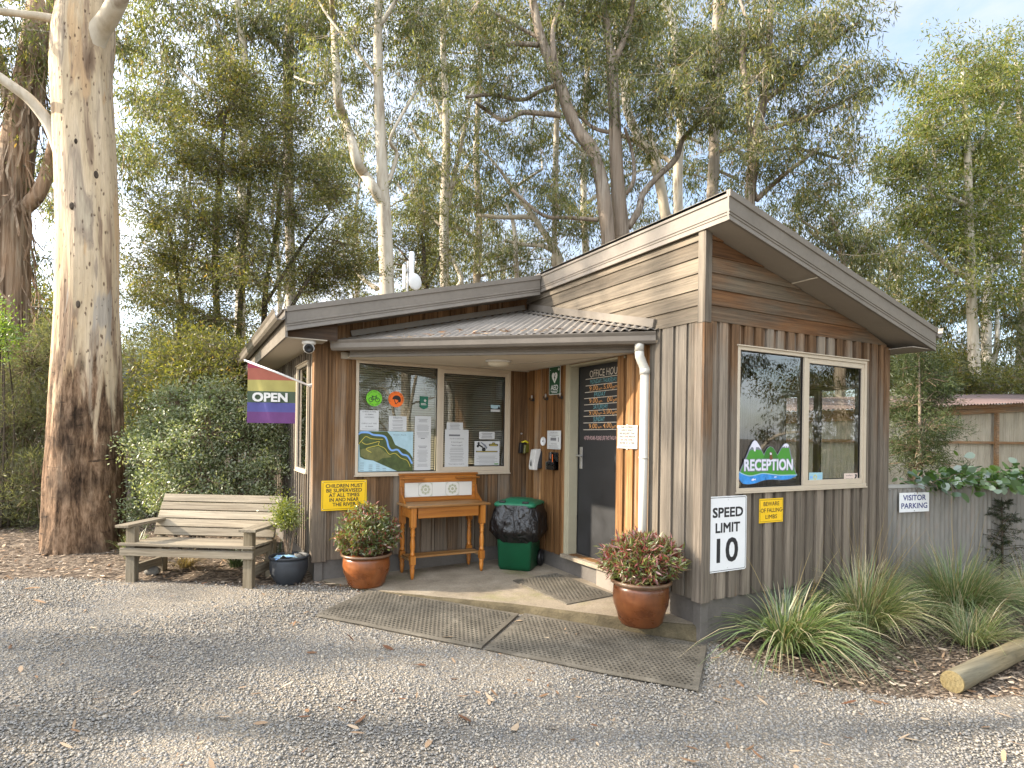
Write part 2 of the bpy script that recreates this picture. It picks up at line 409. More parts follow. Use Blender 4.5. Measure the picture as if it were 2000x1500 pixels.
# leaves
M['leaf_gum'] = leaf_mat('gum leaves', [(0.0, (0.052, 0.070, 0.022)), (0.35, (0.108, 0.128, 0.042)), (0.7, (0.165, 0.175, 0.062)), (0.93, (0.24, 0.23, 0.09)), (1.0, (0.30, 0.19, 0.07))], 0.56, 0.04)
M['leaf_lime'] = leaf_mat('lime gum leaves', [(0.0, (0.065, 0.090, 0.020)), (0.4, (0.130, 0.160, 0.035)), (0.8, (0.20, 0.215, 0.055)), (1.0, (0.28, 0.22, 0.07))], 0.54, 0.03)  # yellower green than the plain gum leaves
M['leaf_wattle'] = leaf_mat('wattle leaves', [(0.0, (0.042, 0.054, 0.013)), (0.4, (0.095, 0.105, 0.024)), (0.8, (0.17, 0.168, 0.040)), (0.96, (0.23, 0.21, 0.05)), (1.0, (0.38, 0.24, 0.05))], 0.52, 0.05)
M['leaf_feather'] = leaf_mat('feathery foliage', [(0.0, (0.070, 0.080, 0.042)), (0.5, (0.13, 0.140, 0.072)), (1.0, (0.20, 0.20, 0.115))], 0.5, 0.03)
M['leaf_pale'] = leaf_mat('pale shrub leaves', [(0.0, (0.080, 0.115, 0.038)), (0.4, (0.17, 0.215, 0.085)), (0.8, (0.28, 0.31, 0.165)), (1.0, (0.42, 0.42, 0.29))], 0.4, 0.08)
M['leaf_limeleaf'] = leaf_mat('bright lime leaves', [(0.0, (0.10, 0.19, 0.02)), (1.0, (0.22, 0.30, 0.04))], 0.5, 0.08)
M['leaf_conifer'] = leaf_mat('cypress foliage', [(0.0, (0.035, 0.055, 0.022)), (0.5, (0.065, 0.090, 0.032)), (1.0, (0.11, 0.13, 0.05))], 0.35, 0.03)
M['leaf_dkconifer'] = leaf_mat('dark conifer foliage', [(0.0, (0.018, 0.028, 0.016)), (0.6, (0.038, 0.05, 0.026)), (1.0, (0.07, 0.08, 0.04))], 0.3, 0.03)
M['leaf_vine'] = leaf_mat('vine leaves', [(0.0, (0.035, 0.085, 0.016)), (0.5, (0.075, 0.155, 0.030)), (0.85, (0.16, 0.26, 0.045)), (1.0, (0.09, 0.14, 0.10))], 0.4, 0.16, 0.3)
M['leaf_nandina'] = leaf_mat('red green nandina leaves', [(0.0, (0.24, 0.040, 0.030)), (0.12, (0.27, 0.075, 0.045)), (0.22, (0.15, 0.12, 0.035)), (0.50, (0.11, 0.155, 0.03)), (0.9, (0.21, 0.25, 0.07)), (1.0, (0.34, 0.14, 0.11))], 0.35, 0.1)
M['leaf_nandina_red'] = leaf_mat('deep red nandina leaves', [(0.0, (0.20, 0.028, 0.028)), (0.30, (0.30, 0.065, 0.055)), (0.38, (0.18, 0.11, 0.04)), (0.50, (0.13, 0.18, 0.035)), (0.85, (0.24, 0.29, 0.07)), (1.0, (0.48, 0.22, 0.20))], 0.35, 0.1)
M['leaf_potgreen'] = leaf_mat('yellow green box leaves', [(0.0, (0.09, 0.13, 0.015)), (1.0, (0.24, 0.26, 0.05))], 0.45, 0.08)
M['blade_green'] = leaf_mat('green grass blades', [(0.0, (0.075, 0.125, 0.034)), (0.45, (0.145, 0.21, 0.062)), (0.76, (0.24, 0.28, 0.12)), (0.84, (0.40, 0.34, 0.20)), (1.0, (0.52, 0.44, 0.28))], 0.35, 0.1)
M['blade_fine'] = leaf_mat('fine pale grass blades', [(0.0, (0.095, 0.145, 0.045)), (0.4, (0.17, 0.22, 0.080)), (0.72, (0.25, 0.29, 0.12)), (0.80, (0.40, 0.34, 0.19)), (1.0, (0.52, 0.45, 0.30))], 0.35, 0.08)
M['blade_dry'] = leaf_mat('dry grass blades', [(0.0, (0.17, 0.12, 0.05)), (1.0, (0.36, 0.28, 0.14))], 0.3, 0.05)
M['blade_dark'] = leaf_mat('strappy dark blades', [(0.0, (0.025, 0.05, 0.015)), (0.8, (0.06, 0.10, 0.03)), (1.0, (0.16, 0.16, 0.06))], 0.3, 0.12)
M['twig'] = bark('twig bark', (0.15, 0.105, 0.07), (0.24, 0.18, 0.125), (0.06, 0.04, 0.026), 3, 12, bstr=0.3)
M['pale_twig'] = bark('pale limb bark', (0.34, 0.28, 0.215), (0.46, 0.40, 0.32), (0.20, 0.15, 0.11), 2, 8, bstr=0.3)
M['bark_pale'] = bark('pale smooth bark', (0.40, 0.35, 0.27), (0.58, 0.53, 0.44), (0.24, 0.19, 0.14), 0.8, 5, 0.7, 0.25, tint=(0.50, 0.44, 0.34))
M['bark_white'] = bark('white bark', (0.50, 0.46, 0.39), (0.66, 0.63, 0.56), (0.30, 0.24, 0.18), 0.8, 5, 0.7, 0.25, tint=(0.60, 0.56, 0.49))
M['bark_grey'] = bark('grey bark', (0.27, 0.235, 0.19), (0.40, 0.36, 0.30), (0.13, 0.105, 0.08), 0.9, 8, 0.8, 0.5, tint=(0.33, 0.27, 0.20))
M['bark_brown'] = bark('brown fibrous bark', (0.215, 0.175, 0.135), (0.37, 0.32, 0.26), (0.060, 0.044, 0.033), 0.55, 13, 0.9, 1.0, 0.05, tint=(0.25, 0.195, 0.145))
M['bark_dark'] = bark('dark stem bark', (0.055, 0.042, 0.03), (0.10, 0.08, 0.06), (0.02, 0.015, 0.01), 1.2, 14, 0.9, 0.5)
M['bark_stringy'] = bark('ragged brown bark', (0.22, 0.155, 0.105), (0.44, 0.36, 0.27), (0.055, 0.034, 0.022), 0.7, 14, 0.9, 1.0, 0.05, tint=(0.34, 0.22, 0.135))

def big_bark():
    """mottled smooth gum above, rough brown bark on the butt"""
    t = NT('mottled gum bark'); tcd = t.n('ShaderNodeTexCoord')
    def mapped(sc, lo=(0, 0, 0)):
        m = t.n('ShaderNodeMapping'); m.inputs['Scale'].default_value = sc; m.inputs['Location'].default_value = lo
        t.l(tcd.outputs['Object'], m.inputs[0]); return m.outputs[0]
    patch = t.noise(mapped((3.4, 3.4, 0.42)), 1.0, 5, 0.55, 0.9)
    patch2 = t.noise(mapped((4.5, 4.5, 0.6), (7, 3, 1)), 1.0, 4, 0.55, 0.7)
    streak = t.noise(mapped((26, 26, 1.8)), 1.0, 5, 0.65, 0.3)
    c = t.ramp(patch, [(0.34, (0.16, 0.105, 0.067)), (0.41, (0.27, 0.195, 0.13)), (0.455, (0.47, 0.365, 0.235)), (0.58, (0.52, 0.415, 0.285)), (0.63, (0.29, 0.23, 0.17)), (0.70, (0.43, 0.36, 0.26))], 'LINEAR')
    c = t.mix(t.ramp(patch2, [(0.58, 0.0), (0.62, 0.8)]), c, (0.50, 0.34, 0.19))
    c = t.mix(t.ramp(patch2, [(0.34, 0.75), (0.38, 0.0)]), c, (0.30, 0.275, 0.24))
    c = t.mix(0.6, c, t.mix(1.0, c, t.ramp(streak, [(0.3, 0.62), (0.6, 1.1)]), 'MULTIPLY'))
    vor = t.n('ShaderNodeTexVoronoi', i_Scale=1.0); t.l(mapped((24, 24, 8)), vor.inputs['Vector'])
    selv = t.noise(mapped((30, 30, 12)), 1.0, 2)
    spot = t.math('MULTIPLY', t.ramp(vor.outputs['Distance'], [(0.18, 1.0), (0.30, 0.0)]), t.ramp(selv, [(0.5, 0.0), (0.54, 1.0)]))
    c = t.mix(t.math('MULTIPLY', spot, 0.85), c, (0.085, 0.05, 0.032))
    # rough butt
    ridg0 = t.noise(mapped((14, 14, 2.6)), 1.0, 8, 0.70, 0.7); fine = t.noise(mapped((48, 48, 13)), 1.0, 4, 0.65, 0.4)
    ridg = t.mix(0.30, ridg0, fine)
    blot = t.noise(mapped((3, 3, 2.0), (2, 5, 0)), 1.0, 4, 0.6)
    rc = t.ramp(ridg, [(0.36, (0.022, 0.013, 0.008)), (0.46, (0.12, 0.070, 0.038)), (0.56, (0.25, 0.160, 0.098)), (0.70, (0.40, 0.29, 0.19))])
    rc = t.mix(1.0, rc, t.ramp(blot, [(0.38, 0.32), (0.58, 1.08)]), 'MULTIPLY')
    hcr = t.noise(mapped((2.5, 2.5, 16), (3, 1, 2)), 1.0, 4, 0.55, 0.5)
    rc = t.mix(1.0, rc, t.ramp(hcr, [(0.30, 0.25), (0.36, 1.0)]), 'MULTIPLY')
    sp = t.n('ShaderNodeSeparateXYZ'); t.l(tcd.outputs['Object'], sp.inputs[0])
    edge = t.noise(mapped((6, 6, 0.9), (1, 9, 4)), 1.0, 5, 0.6, 0.4)
    hz = t.math('SUBTRACT', t.math('ADD', sp.outputs[2], t.math('MULTIPLY', t.math('SUBTRACT', edge, 0.5), -5.0)), 2.15)
    k = t.ramp(t.math('ADD', t.math('MULTIPLY', hz, 0.8), 0.5), [(0.25, 0.0), (0.75, 1.0)])
    col = t.mix(k, rc, c)
    hgt = t.mix(k, ridg, t.mix(0.5, streak, t.math('SUBTRACT', patch, t.math('MULTIPLY', spot, 0.4))))
    kb = t.n('ShaderNodeBump', i_Strength=0.9, i_Distance=0.035)
    t.bsdf(col, 0.8, 0.2)
    t.l(hgt, kb.inputs['Height']); t.l(kb.outputs[0], t.b.inputs['Normal'])
    return t.mat
M['bark_big'] = big_bark()

def glass(name, ior=2.0, tint=(0.80, 0.84, 0.80)):
    t = NT(name)
    fr = t.n('ShaderNodeFresnel', i_IOR=ior); tr = t.n('ShaderNodeBsdfTransparent'); tr.inputs[0].default_value = (*tint, 1)
    gl = t.n('ShaderNodeBsdfGlossy', i_Roughness=0.0); mxs = t.n('ShaderNodeMixShader')
    t.l(fr.outputs[0], mxs.inputs[0]); t.l(tr.outputs[0], mxs.inputs[1]); t.l(gl.outputs[0], mxs.inputs[2]); t.l(mxs.outputs[0], t.out.inputs[0])
    return t.mat
M['glass'] = glass('window glass')
M['glass_side'] = glass('reflective window glass', 2.6)
M['clear'] = glass('clear acrylic', 1.5, (0.9, 0.92, 0.92))

def corrugated(name, a, b, rust=0.0, rough=0.5, metal=0.25):
    t = NT(name); v = t.coord()
    n1 = t.noise(t.coord('Object', (2, 2, 0.5)), 2.0, 5, 0.6); n2 = t.noise(t.coord('Object', (14, 14, 3)), 1.0, 4, 0.65)
    c = t.mix(t.ramp(n1, [(0.35, 0.0), (0.65, 1.0)]), a, b)
    c = t.mix(1.0, c, t.ramp(n2, [(0.3, 0.8), (0.7, 1.12)]), 'MULTIPLY')
    if rust:
        c = t.mix(t.math('MULTIPLY', t.ramp(n2, [(0.55, 0.0), (0.72, 1.0)]), rust), c, (0.17, 0.085, 0.04))
    return t.bsdf(c, rough, 0.4, metal=metal)
M['fence_steel'] = corrugated('grey corrugated iron', (0.165, 0.158, 0.142), (0.235, 0.222, 0.198), 0.35)
M['shed_steel'] = corrugated('tan corrugated iron', (0.38, 0.335, 0.26), (0.50, 0.45, 0.36), 0.15, 0.5)

def concrete():
    t = NT('mossy concrete'); v = t.coord()
    a = t.noise(v, 3.2, 6, 0.62, 0.3); b = t.noise(v, 60, 4, 0.65); c0 = t.noise(t.coord('Object', (1, 1, 1), (4, 2, 0)), 1.6, 5, 0.6)
    c = t.ramp(a, [(0.3, (0.20, 0.165, 0.118)), (0.55, (0.285, 0.24, 0.178)), (0.75, (0.36, 0.315, 0.245))])
    c = t.mix(t.ramp(c0, [(0.56, 0.0), (0.70, 0.65)]), c, (0.165, 0.165, 0.055))
    c = t.mix(1.0, c, t.ramp(b, [(0.3, 0.72), (0.65, 1.08)]), 'MULTIPLY')
    return t.bsdf(c, 0.85, 0.25, bump=b, bstr=0.5, bdist=0.006)
M['concrete'] = concrete()
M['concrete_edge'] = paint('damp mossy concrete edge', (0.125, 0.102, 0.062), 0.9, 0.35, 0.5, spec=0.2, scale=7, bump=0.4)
def rubber():
    t = NT('dusty rubber mat'); a = t.noise(t.coord(), 5, 5, 0.65); b = t.noise(t.coord(), 70, 3)
    c = t.ramp(a, [(0.3, (0.085, 0.075, 0.058)), (0.55, (0.130, 0.115, 0.090)), (0.75, (0.19, 0.168, 0.132))])
    c = t.mix(1.0, c, t.ramp(b, [(0.3, 0.75), (0.7, 1.1)]), 'MULTIPLY')
    return t.bsdf(c, 0.8, 0.25, bump=b, bstr=0.2, bdist=0.002)
M['rubber'] = rubber()
M['mat_hole_shade'] = paint('black shade sheet under mat', (0.012, 0.011, 0.010), 0.9, 0.2, 0)  # shade inside the mat holes, put in as a black colour
def bagmat():
    t = NT('black bin liner'); v = t.coord()
    a = t.noise(t.coord('Object', (1, 1, 0.55)), 9, 4, 0.55, 1.4)
    return t.bsdf((0.008, 0.008, 0.009), 0.24, 0.6, bump=a, bstr=0.9, bdist=0.05)
M['bag'] = bagmat()
def glaze(name, cols):
    t = NT(name); a = t.noise(t.coord('Object', (3, 3, 6)), 1.4, 5, 0.6, 0.4); b = t.noise(t.coord('Object', (1, 1, 0.3)), 40, 3)
    c = t.ramp(a, [(0.3, cols[0]), (0.52, cols[1]), (0.72, cols[2])])
    c = t.mix(1.0, c, t.ramp(b, [(0.3, 0.85), (0.7, 1.1)]), 'MULTIPLY')
    return t.bsdf(c, t.ramp(a, [(0.3, 0.22), (0.7, 0.4)]), 0.55, bump=a, bstr=0.12, bdist=0.01)
M['glaze'] = glaze('brown glazed pot', [(0.125, 0.036, 0.010), (0.20, 0.062, 0.016), (0.255, 0.088, 0.026)])
M['glaze_dark'] = glaze('dark brown glazed pot', [(0.070, 0.022, 0.008), (0.125, 0.040, 0.012), (0.165, 0.058, 0.018)])
M['glaze_rim'] = glaze('rubbed pot rim', [(0.085, 0.045, 0.026), (0.15, 0.088, 0.052), (0.22, 0.15, 0.10)])
M['dark_pot'] = paint('charcoal pot', (0.035, 0.040, 0.047), 0.55, 0.2, 0.2, scale=10)
M['soil'] = paint('potting soil', (0.035, 0.022, 0.014), 0.95, 0.3, 0.3, scale=30, bump=0.4)
def tilemat():
    t = NT('white patterned tiles'); tcd = t.n('ShaderNodeTexCoord')
    return t.bsdf((0.66, 0.65, 0.60), 0.2, 0.5)
M['tile'] = tilemat()
M['tile_print'] = paint('sage tile print', (0.40, 0.42, 0.30), 0.25, 0.05, 0)

def ground_mat():
    t = NT('gravel and bark mulch ground'); v = t.coord('Object')
    at = t.n('ShaderNodeAttribute', attribute_name='bed')
    def stones(sc, dist=0.35):
        nv = t.n('ShaderNodeTexNoise', i_Scale=sc * 0.6, i_Detail=2); t.l(v, nv.inputs['Vector'])
        mv = t.mix(0.012, v, nv.outputs['Color'], 'ADD')
        vo = t.n('ShaderNodeTexVoronoi', i_Scale=sc); t.l(mv, vo.inputs['Vector']); return vo
    a = stones(64); b = stones(130)
    s1 = t.n('ShaderNodeSeparateColor'); t.l(a.outputs['Color'], s1.inputs[0])
    s2 = t.n('ShaderNodeSeparateColor'); t.l(b.outputs['Color'], s2.inputs[0])
    stops = [(0.0, (0.145, 0.143, 0.140)), (0.35, (0.21, 0.206, 0.198)), (0.65, (0.265, 0.252, 0.230)), (0.9, (0.325, 0.295, 0.25)), (1.0, (0.40, 0.355, 0.29))]
    c1 = t.ramp(s1.outputs[0], stops); c2 = t.ramp(s2.outputs[0], stops)
    gaps = t.ramp(a.outputs['Distance'], [(0.34, 0.0), (0.55, 1.0)])
    c = t.mix(gaps, c1, t.mix(1.0, c2, (0.85, 0.82, 0.77), 'MULTIPLY'))
    c = t.mix(1.0, c, t.ramp(a.outputs['Distance'], [(0.25, 1.05), (0.75, 0.72)]), 'MULTIPLY')
    big = t.noise(v, 0.7, 5, 0.6)
    c = t.mix(1.0, c, t.mix(t.ramp(big, [(0.35, 0.0), (0.65, 1.0)]), (0.93, 0.91, 0.885), (1.17, 1.09, 0.97)), 'MULTIPLY')
    hgt = t.mix(0.35, a.outputs['Distance'], b.outputs['Distance'])
    # mulch
    mv1 = t.n('ShaderNodeMapping'); mv1.inputs['Scale'].default_value = (1.0, 2.6, 1.0); mv1.inputs['Rotation'].default_value = (0, 0, 0.6); t.l(v, mv1.inputs[0])
    vm = t.n('ShaderNodeTexVoronoi', i_Scale=24); t.l(mv1.outputs[0], vm.inputs['Vector'])
    s3 = t.n('ShaderNodeSeparateColor'); t.l(vm.outputs['Color'], s3.inputs[0])
    cm = t.ramp(s3.outputs[0], [(0.0, (0.06, 0.042, 0.030)), (0.35, (0.15, 0.110, 0.078)), (0.7, (0.25, 0.19, 0.135)), (1.0, (0.40, 0.32, 0.24))])
    cm = t.mix(1.0, cm, t.ramp(vm.outputs['Distance'], [(0.2, 1.0), (0.7, 0.35)]), 'MULTIPLY')
    edge = t.noise(v, 9, 4, 0.7)
    k = t.ramp(t.math('ADD', at.outputs['Fac'], t.math('MULTIPLY', t.math('SUBTRACT', edge, 0.5), 0.55)), [(0.38, 0.0), (0.62, 1.0)])
    col = t.mix(k, c, cm)
    hh = t.mix(k, hgt, vm.outputs['Distance'])
    inv = t.math('SUBTRACT', 1.0, hh)
    return t.bsdf(col, 0.88, 0.25, bump=inv, bstr=0.9, bdist=0.014)
M['ground'] = ground_mat()
def stone_mat():
    t = NT('gravel stone'); i = t.island()
    c = t.ramp(i, [(0.0, (0.158, 0.152, 0.145)), (0.35, (0.228, 0.220, 0.206)), (0.65, (0.288, 0.270, 0.240)), (0.9, (0.34, 0.305, 0.25)), (1.0, (0.38, 0.335, 0.27))])
    return t.bsdf(c, 0.85, 0.3)
M['stone'] = stone_mat()
def chip_mat(name, stops):
    t = NT(name); return t.bsdf(t.ramp(t.island(), stops), 0.9, 0.2)
M['chips'] = chip_mat('bark chips', [(0.0, (0.075, 0.050, 0.034)), (0.4, (0.19, 0.14, 0.098)), (0.75, (0.32, 0.25, 0.185)), (1.0, (0.50, 0.42, 0.33))])
M['litter'] = chip_mat('fallen gum leaves', [(0.0, (0.10, 0.045, 0.025)), (0.4, (0.24, 0.145, 0.08)), (0.8, (0.40, 0.29, 0.19)), (1.0, (0.50, 0.40, 0.28))])
M['hill'] = paint('blue green forest hill', (0.05, 0.075, 0.07), 0.95, 0.3, 0.3, scale=0.05)

# ------------------------------------------------------------------ lettering
def text_polys(s, size=1.0, bold=0.0, sx=1.0, shear=0.0, align='CENTER', space=1.0):
    cu = bpy.data.curves.new('lettering', 'FONT')
    cu.body = s; cu.size = size; cu.align_x = align; cu.offset = 0.0; cu.shear = shear; cu.resolution_u = 3; cu.space_character = space
    o = bpy.data.objects.new('lettering', cu); C.objects.link(o)
    dg = bpy.context.evaluated_depsgraph_get()
    me = bpy.data.meshes.new_from_object(o.evaluated_get(dg))
    vs = [(v.co.x * sx, v.co.y) for v in me.vertices]; fs = [tuple(p.vertices) for p in me.polygons]
    bpy.data.objects.remove(o); bpy.data.curves.remove(cu); bpy.data.meshes.remove(me)
    return vs, fs
def cap_height(): return 0.70
class Sign:
    """flat local frame: origin at centre, x right, y up, z out of the face"""
    def __init__(s, name, label, cat, origin, right, upv=(0, 0, 1), group=None):
        r = Vector(right).normalized(); u = Vector(upv); u = (u - r * u.dot(r)).normalized(); n = r.cross(u)
        s.M = Matrix(((r.x, u.x, n.x, 0), (r.y, u.y, n.y, 0), (r.z, u.z, n.z, 0), (0, 0, 0, 1)))
        s.root = thing(name, label, cat, origin, group)
        s.root.matrix_world = Matrix.Translation(Vector(origin)) @ s.M
    def panel(s, w_, h, th, mat, name='panel', z=0.0, bevel=0.0, parent=None, x=0, y=0):
        b = MB(); b.box((x - w_ / 2, y - h / 2, z), (x + w_ / 2, y + h / 2, z + th)); return b.build(name, mat, parent or s.root, bevel=bevel)
    def letters(s, items, mat, z, name='lettering', fit=True):
        """items: (text, cx, baseline y, cap height, max width or None, bold, shear)"""
        b = MB()
        for it in items:
            tx, cx, y, ch, wmax = it[:5]; bold = it[5] if len(it) > 5 else 0.0; shr = it[6] if len(it) > 6 else 0.0
            vs, fs = text_polys(tx, 1.0, bold, 1.0, shr)
            if not vs: continue
            k = ch / 0.70; xs = [v[0] for v in vs]; wd = (max(xs) - min(xs)) * k; mid = (max(xs) + min(xs)) / 2
            kx = k * (wmax / wd) if wmax else k
            e = bold * k * 0.85
            for q, (ex, ey) in enumerate(((0, 0), (e, 0), (-e, 0), (0, e), (0, -e), (e, e), (-e, -e), (e, -e), (-e, e)) if bold > 0.004 else ((0, 0),)):
                b.add([((v[0] - mid) * kx + cx + ex, v[1] * k + y + ey, z + q * 0.00006) for v in vs], fs)
        return b.build(name, mat, s.root)
    def rules(s, items, mat, z, name='printed_lines'):
        b = MB()
        for x0, x1, y, t in items: b.add([(x0, y - t / 2, z), (x1, y - t / 2, z), (x1, y + t / 2, z), (x0, y + t / 2, z)], [(0, 1, 2, 3)])
        return b.build(name, mat, s.root)
    def poly(s, pts, mat, z, name, th=0.0):
        b = MB()
        if th: b.prism([(x, y, z) for x, y in pts], (0, 0, th))
        else: b.add([(x, y, z) for x, y in pts], [tuple(range(len(pts)))])
        return b.build(name, mat, s.root)
def arc_pts(cx, cy_, r, a0, a1, n=24): return [(cx + r * math.cos(R(a0 + (a1 - a0) * i / n)), cy_ + r * math.sin(R(a0 + (a1 - a0) * i / n))) for i in range(n + 1)]
def smooth_line(pts, n=8):
    out = []
    P = [Vector(p) for p in pts]
    for i in range(len(P) - 1):
        p0, p1, p2, p3 = P[max(i - 1, 0)], P[i], P[i + 1], P[min(i + 2, len(P) - 1)]
        for k in range(n):
            t = k / n
            out.append(0.5 * ((2 * p1) + (p2 - p0) * t + (2 * p0 - 5 * p1 + 4 * p2 - p3) * t * t + (3 * p1 - p0 - 3 * p2 + p3) * t ** 3))
    out.append(P[-1]); return out
def strip(b, pts, w_, z):
    P = [Vector((p[0], p[1], 0)) for p in pts]; L_ = []; R_ = []
    for i, p in enumerate(P):
        t = (P[min(i + 1, len(P) - 1)] - P[max(i - 1, 0)]).normalized(); n = Vector((-t.y, t.x, 0)) * w_ / 2
        L_.append((p + n).to_tuple()[:2] + (z,)); R_.append((p - n).to_tuple()[:2] + (z,))
    m = len(P); b.add(L_ + R_, [(i, m + i, m + i + 1, i + 1) for i in range(m - 1)])

# ------------------------------------------------------------------ ground
def sstep(a, b, x):
    t = min(1, max(0, (x - a) / (b - a))); return t * t * (3 - 2 * t)
def gz(x, y):
    z = -0.145 + 0.05 * y
    return -0.2 + 0.23 * sstep(-1.9, 4.3, y) if True else z
# fitted so that the ground meets the building corner at -0.145 and the left corner at -0.01
def bed_mask(x, y):
    pts = [(-0.15, 0.0), (-0.12, -0.35), (-0.10, -0.70), (0.0, -1.0), (0.30, -1.30), (0.75, -1.55), (1.4, -1.72), (3.0, -1.8)]
    m = 0.0
    if y < 0.6:
        # signed distance right of the bed edge
        xe = -0.33
        for (x0, y0), (x1, y1) in zip(pts, pts[1:]):
            if y1 <= y <= y0: xe = x0 + (x1 - x0) * (y0 - y) / max(1e-6, y0 - y1)
        if y > 0: xe = -0.05
        if y < -1.8: xe = 3 + (-1.8 - y) * 6
        m = max(m, sstep(-0.15, 0.55, x - xe))
    ll = [(-12, 4.0), (-5.3, 4.0), (-4.8, 3.85), (-4.26, 3.45), (-3.5, 3.05), (-3.2, 2.85), (-2.55, 2.6), (-1.9, 2.05), (-1.5, 1.7)]
    for (x0, y0), (x1, y1) in zip(ll, ll[1:]):
        if x0 <= x <= x1:
            ye = y0 + (y1 - y0) * (x - x0) / (x1 - x0); m = max(m, sstep(-0.25, 0.45, y - ye))
    if x > 2.2 and y > -1.2: m = 1
    if y > 6: m = 1
    return m
xs = np.concatenate([[-900, -300, -100, -40, -20], np.arange(-13, -7, 0.5), np.arange(-7, 5, 0.1), np.arange(5, 24, 0.6), [30, 60, 150, 400, 900]])
ys = np.concatenate([[-900, -300, -100, -40, -20], np.arange(-13, -4, 0.5), np.arange(-4, 7, 0.1), np.arange(7, 20, 0.6), [25, 40, 80, 200, 500, 900]])
GX, GY = np.meshgrid(xs, ys)
gv = []; gm = []
for x, y in zip(GX.ravel(), GY.ravel()):
    n_ = mnoise.noise(Vector((x * 0.9, y * 0.9, 0))) * 0.012 if abs(x) < 15 and abs(y) < 15 else 0
    if x > -0.1 and y > 0.05 and x < 2.6 and y < 8.1: n_ = -0.1
    gv.append((x, y, gz(x, y) + n_)); gm.append(bed_mask(x, y))
nx, ny = len(xs), len(ys)
idx = np.arange(nx * ny).reshape(ny, nx)
F_ = np.stack([idx[:-1, :-1], idx[:-1, 1:], idx[1:, 1:], idx[1:, :-1]], -1).reshape(-1, 4)
ground = np_mesh('ground', np.array(gv), F_, M['ground'], smooth=True)
kind(ground, 'structure')
a_ = ground.data.attributes.new('bed', 'FLOAT', 'POINT'); a_.data.foreach_set('value', np.array(gm, dtype=np.float32))
# hills far to the left
hv = MB()
for (cx_, cy_, w_, h_) in ((-150, 330, 260, 75), (40, 420, 300, 60), (260, 330, 280, 55)):
    n = 40
    top = [(cx_ - w_ + 2 * w_ * i / n, cy_, -2 + h_ * math.exp(-((i / n - 0.5) * 4) ** 2 * 0.8) + 5 * mnoise.noise(Vector((i * 0.4, cx_, 0)))) for i in range(n + 1)]
    front = [(p[0], cy_ - 120, -3) for p in top]; back = [(p[0], cy_ + 120, -3) for p in top]
    hv.sm = True
    hv.add(front + top + back, [(i, i + 1, n + 2 + i, n + 1 + i) for i in range(n)] + [(n + 1 + i, n + 2 + i, 2 * n + 3 + i, 2 * n + 2 + i) for i in range(n)])
kind(hv.build('hills', M['hill']), 'structure')

# ------------------------------------------------------------------ reception building
W, D_, L_ = 2.555, 2.907, 2.53           # right wall length, depth of the porch recess, length of the recessed wall
YB = 8.2                                  # back of the building
HB = 0.206                                # top of plinth
WB = 2.516                                # bottom of the weatherboards
bld = thing('reception_building', 'low timber reception office with skewed grey brown roof and porch', 'building', (0, 0, 0))

def board_wall(b, axis, plane, sgn, a0, a1, zb, zt, holes=(), pitch=0.148, wide=0.098, th=0.02, core=0.09, seed=0):
    """boards on boards; axis the wall runs along, sgn the outward sign on the other axis"""
    rnd = random.Random(seed)
    ztf = zt if callable(zt) else (lambda u: zt)
    def put(u0, u1, z0, z1a, z1b, o0, o1):
        if u1 - u0 < 0.002 or max(z1a, z1b) - z0 < 0.002: return
        lo, hi = plane + sgn * o0, plane + sgn * o1
        P = []
        for (u, v, z) in ((u0, lo, z0), (u1, lo, z0), (u1, hi, z0), (u0, hi, z0), (u0, lo, z1a), (u1, lo, z1b), (u1, hi, z1b), (u0, hi, z1a)):
            P.append((u, v, z) if axis == 'X' else (v, u, z))
        b.hexa(P)
    def seg(u0, u1, o0, o1):
        cuts = sorted(set([u0, u1] + [h for H in holes for h in H[:2] if u0 < h < u1]))
        for c0, c1 in zip(cuts, cuts[1:]):
            mid = (c0 + c1) / 2; H = [h for h in holes if h[0] < mid < h[1]]
            if not H: put(c0, c1, zb, ztf(c0), ztf(c1), o0, o1)
            else:
                h = H[0]
                put(c0, c1, zb, h[2], h[2], o0, o1)
                if h[3] < ztf(mid): put(c0, c1, h[3], ztf(c0), ztf(c1), o0, o1)
    u = a0; i = 0
    while u < a1 - 1e-4:
        p = pitch * rnd.uniform(0.94, 1.06); e = min(a1, u + p)
        if a1 - e < 0.05: e = a1
        seg(u, e, -core, rnd.uniform(-0.0015, 0.0015))
        wd = wide * rnd.uniform(0.9, 1.1); s = u + (p - wd) * rnd.uniform(0.35, 0.65)
        if s + wd < a1: seg(s, s + wd, 0.0015, th + rnd.uniform(-0.003, 0.003))
        u = e; i += 1

win_r = (0.367, 2.206, 1.093, 2.335)
win_f = (-2.134, -0.249, 1.093, 2.333)
win_l = (3.33, 4.06, 1.10, 2.335)
door_h = (1.103, 1.943, 0.245, 2.335)
b = MB(); board_wall(b, 'X', 0.0, -1, 0.0, W, HB, WB, [win_r], pitch=0.143, wide=0.088, th=0.027, seed=1)
b.build('side_wall', M['wall_grey'], bld)
b = MB(); board_wall(b, 'Y', 0.0, -1, 0.02, D_, HB, lambda u: WB if u < 0.62 else 2.44, [door_h], pitch=0.158, wide=0.108, seed=2)
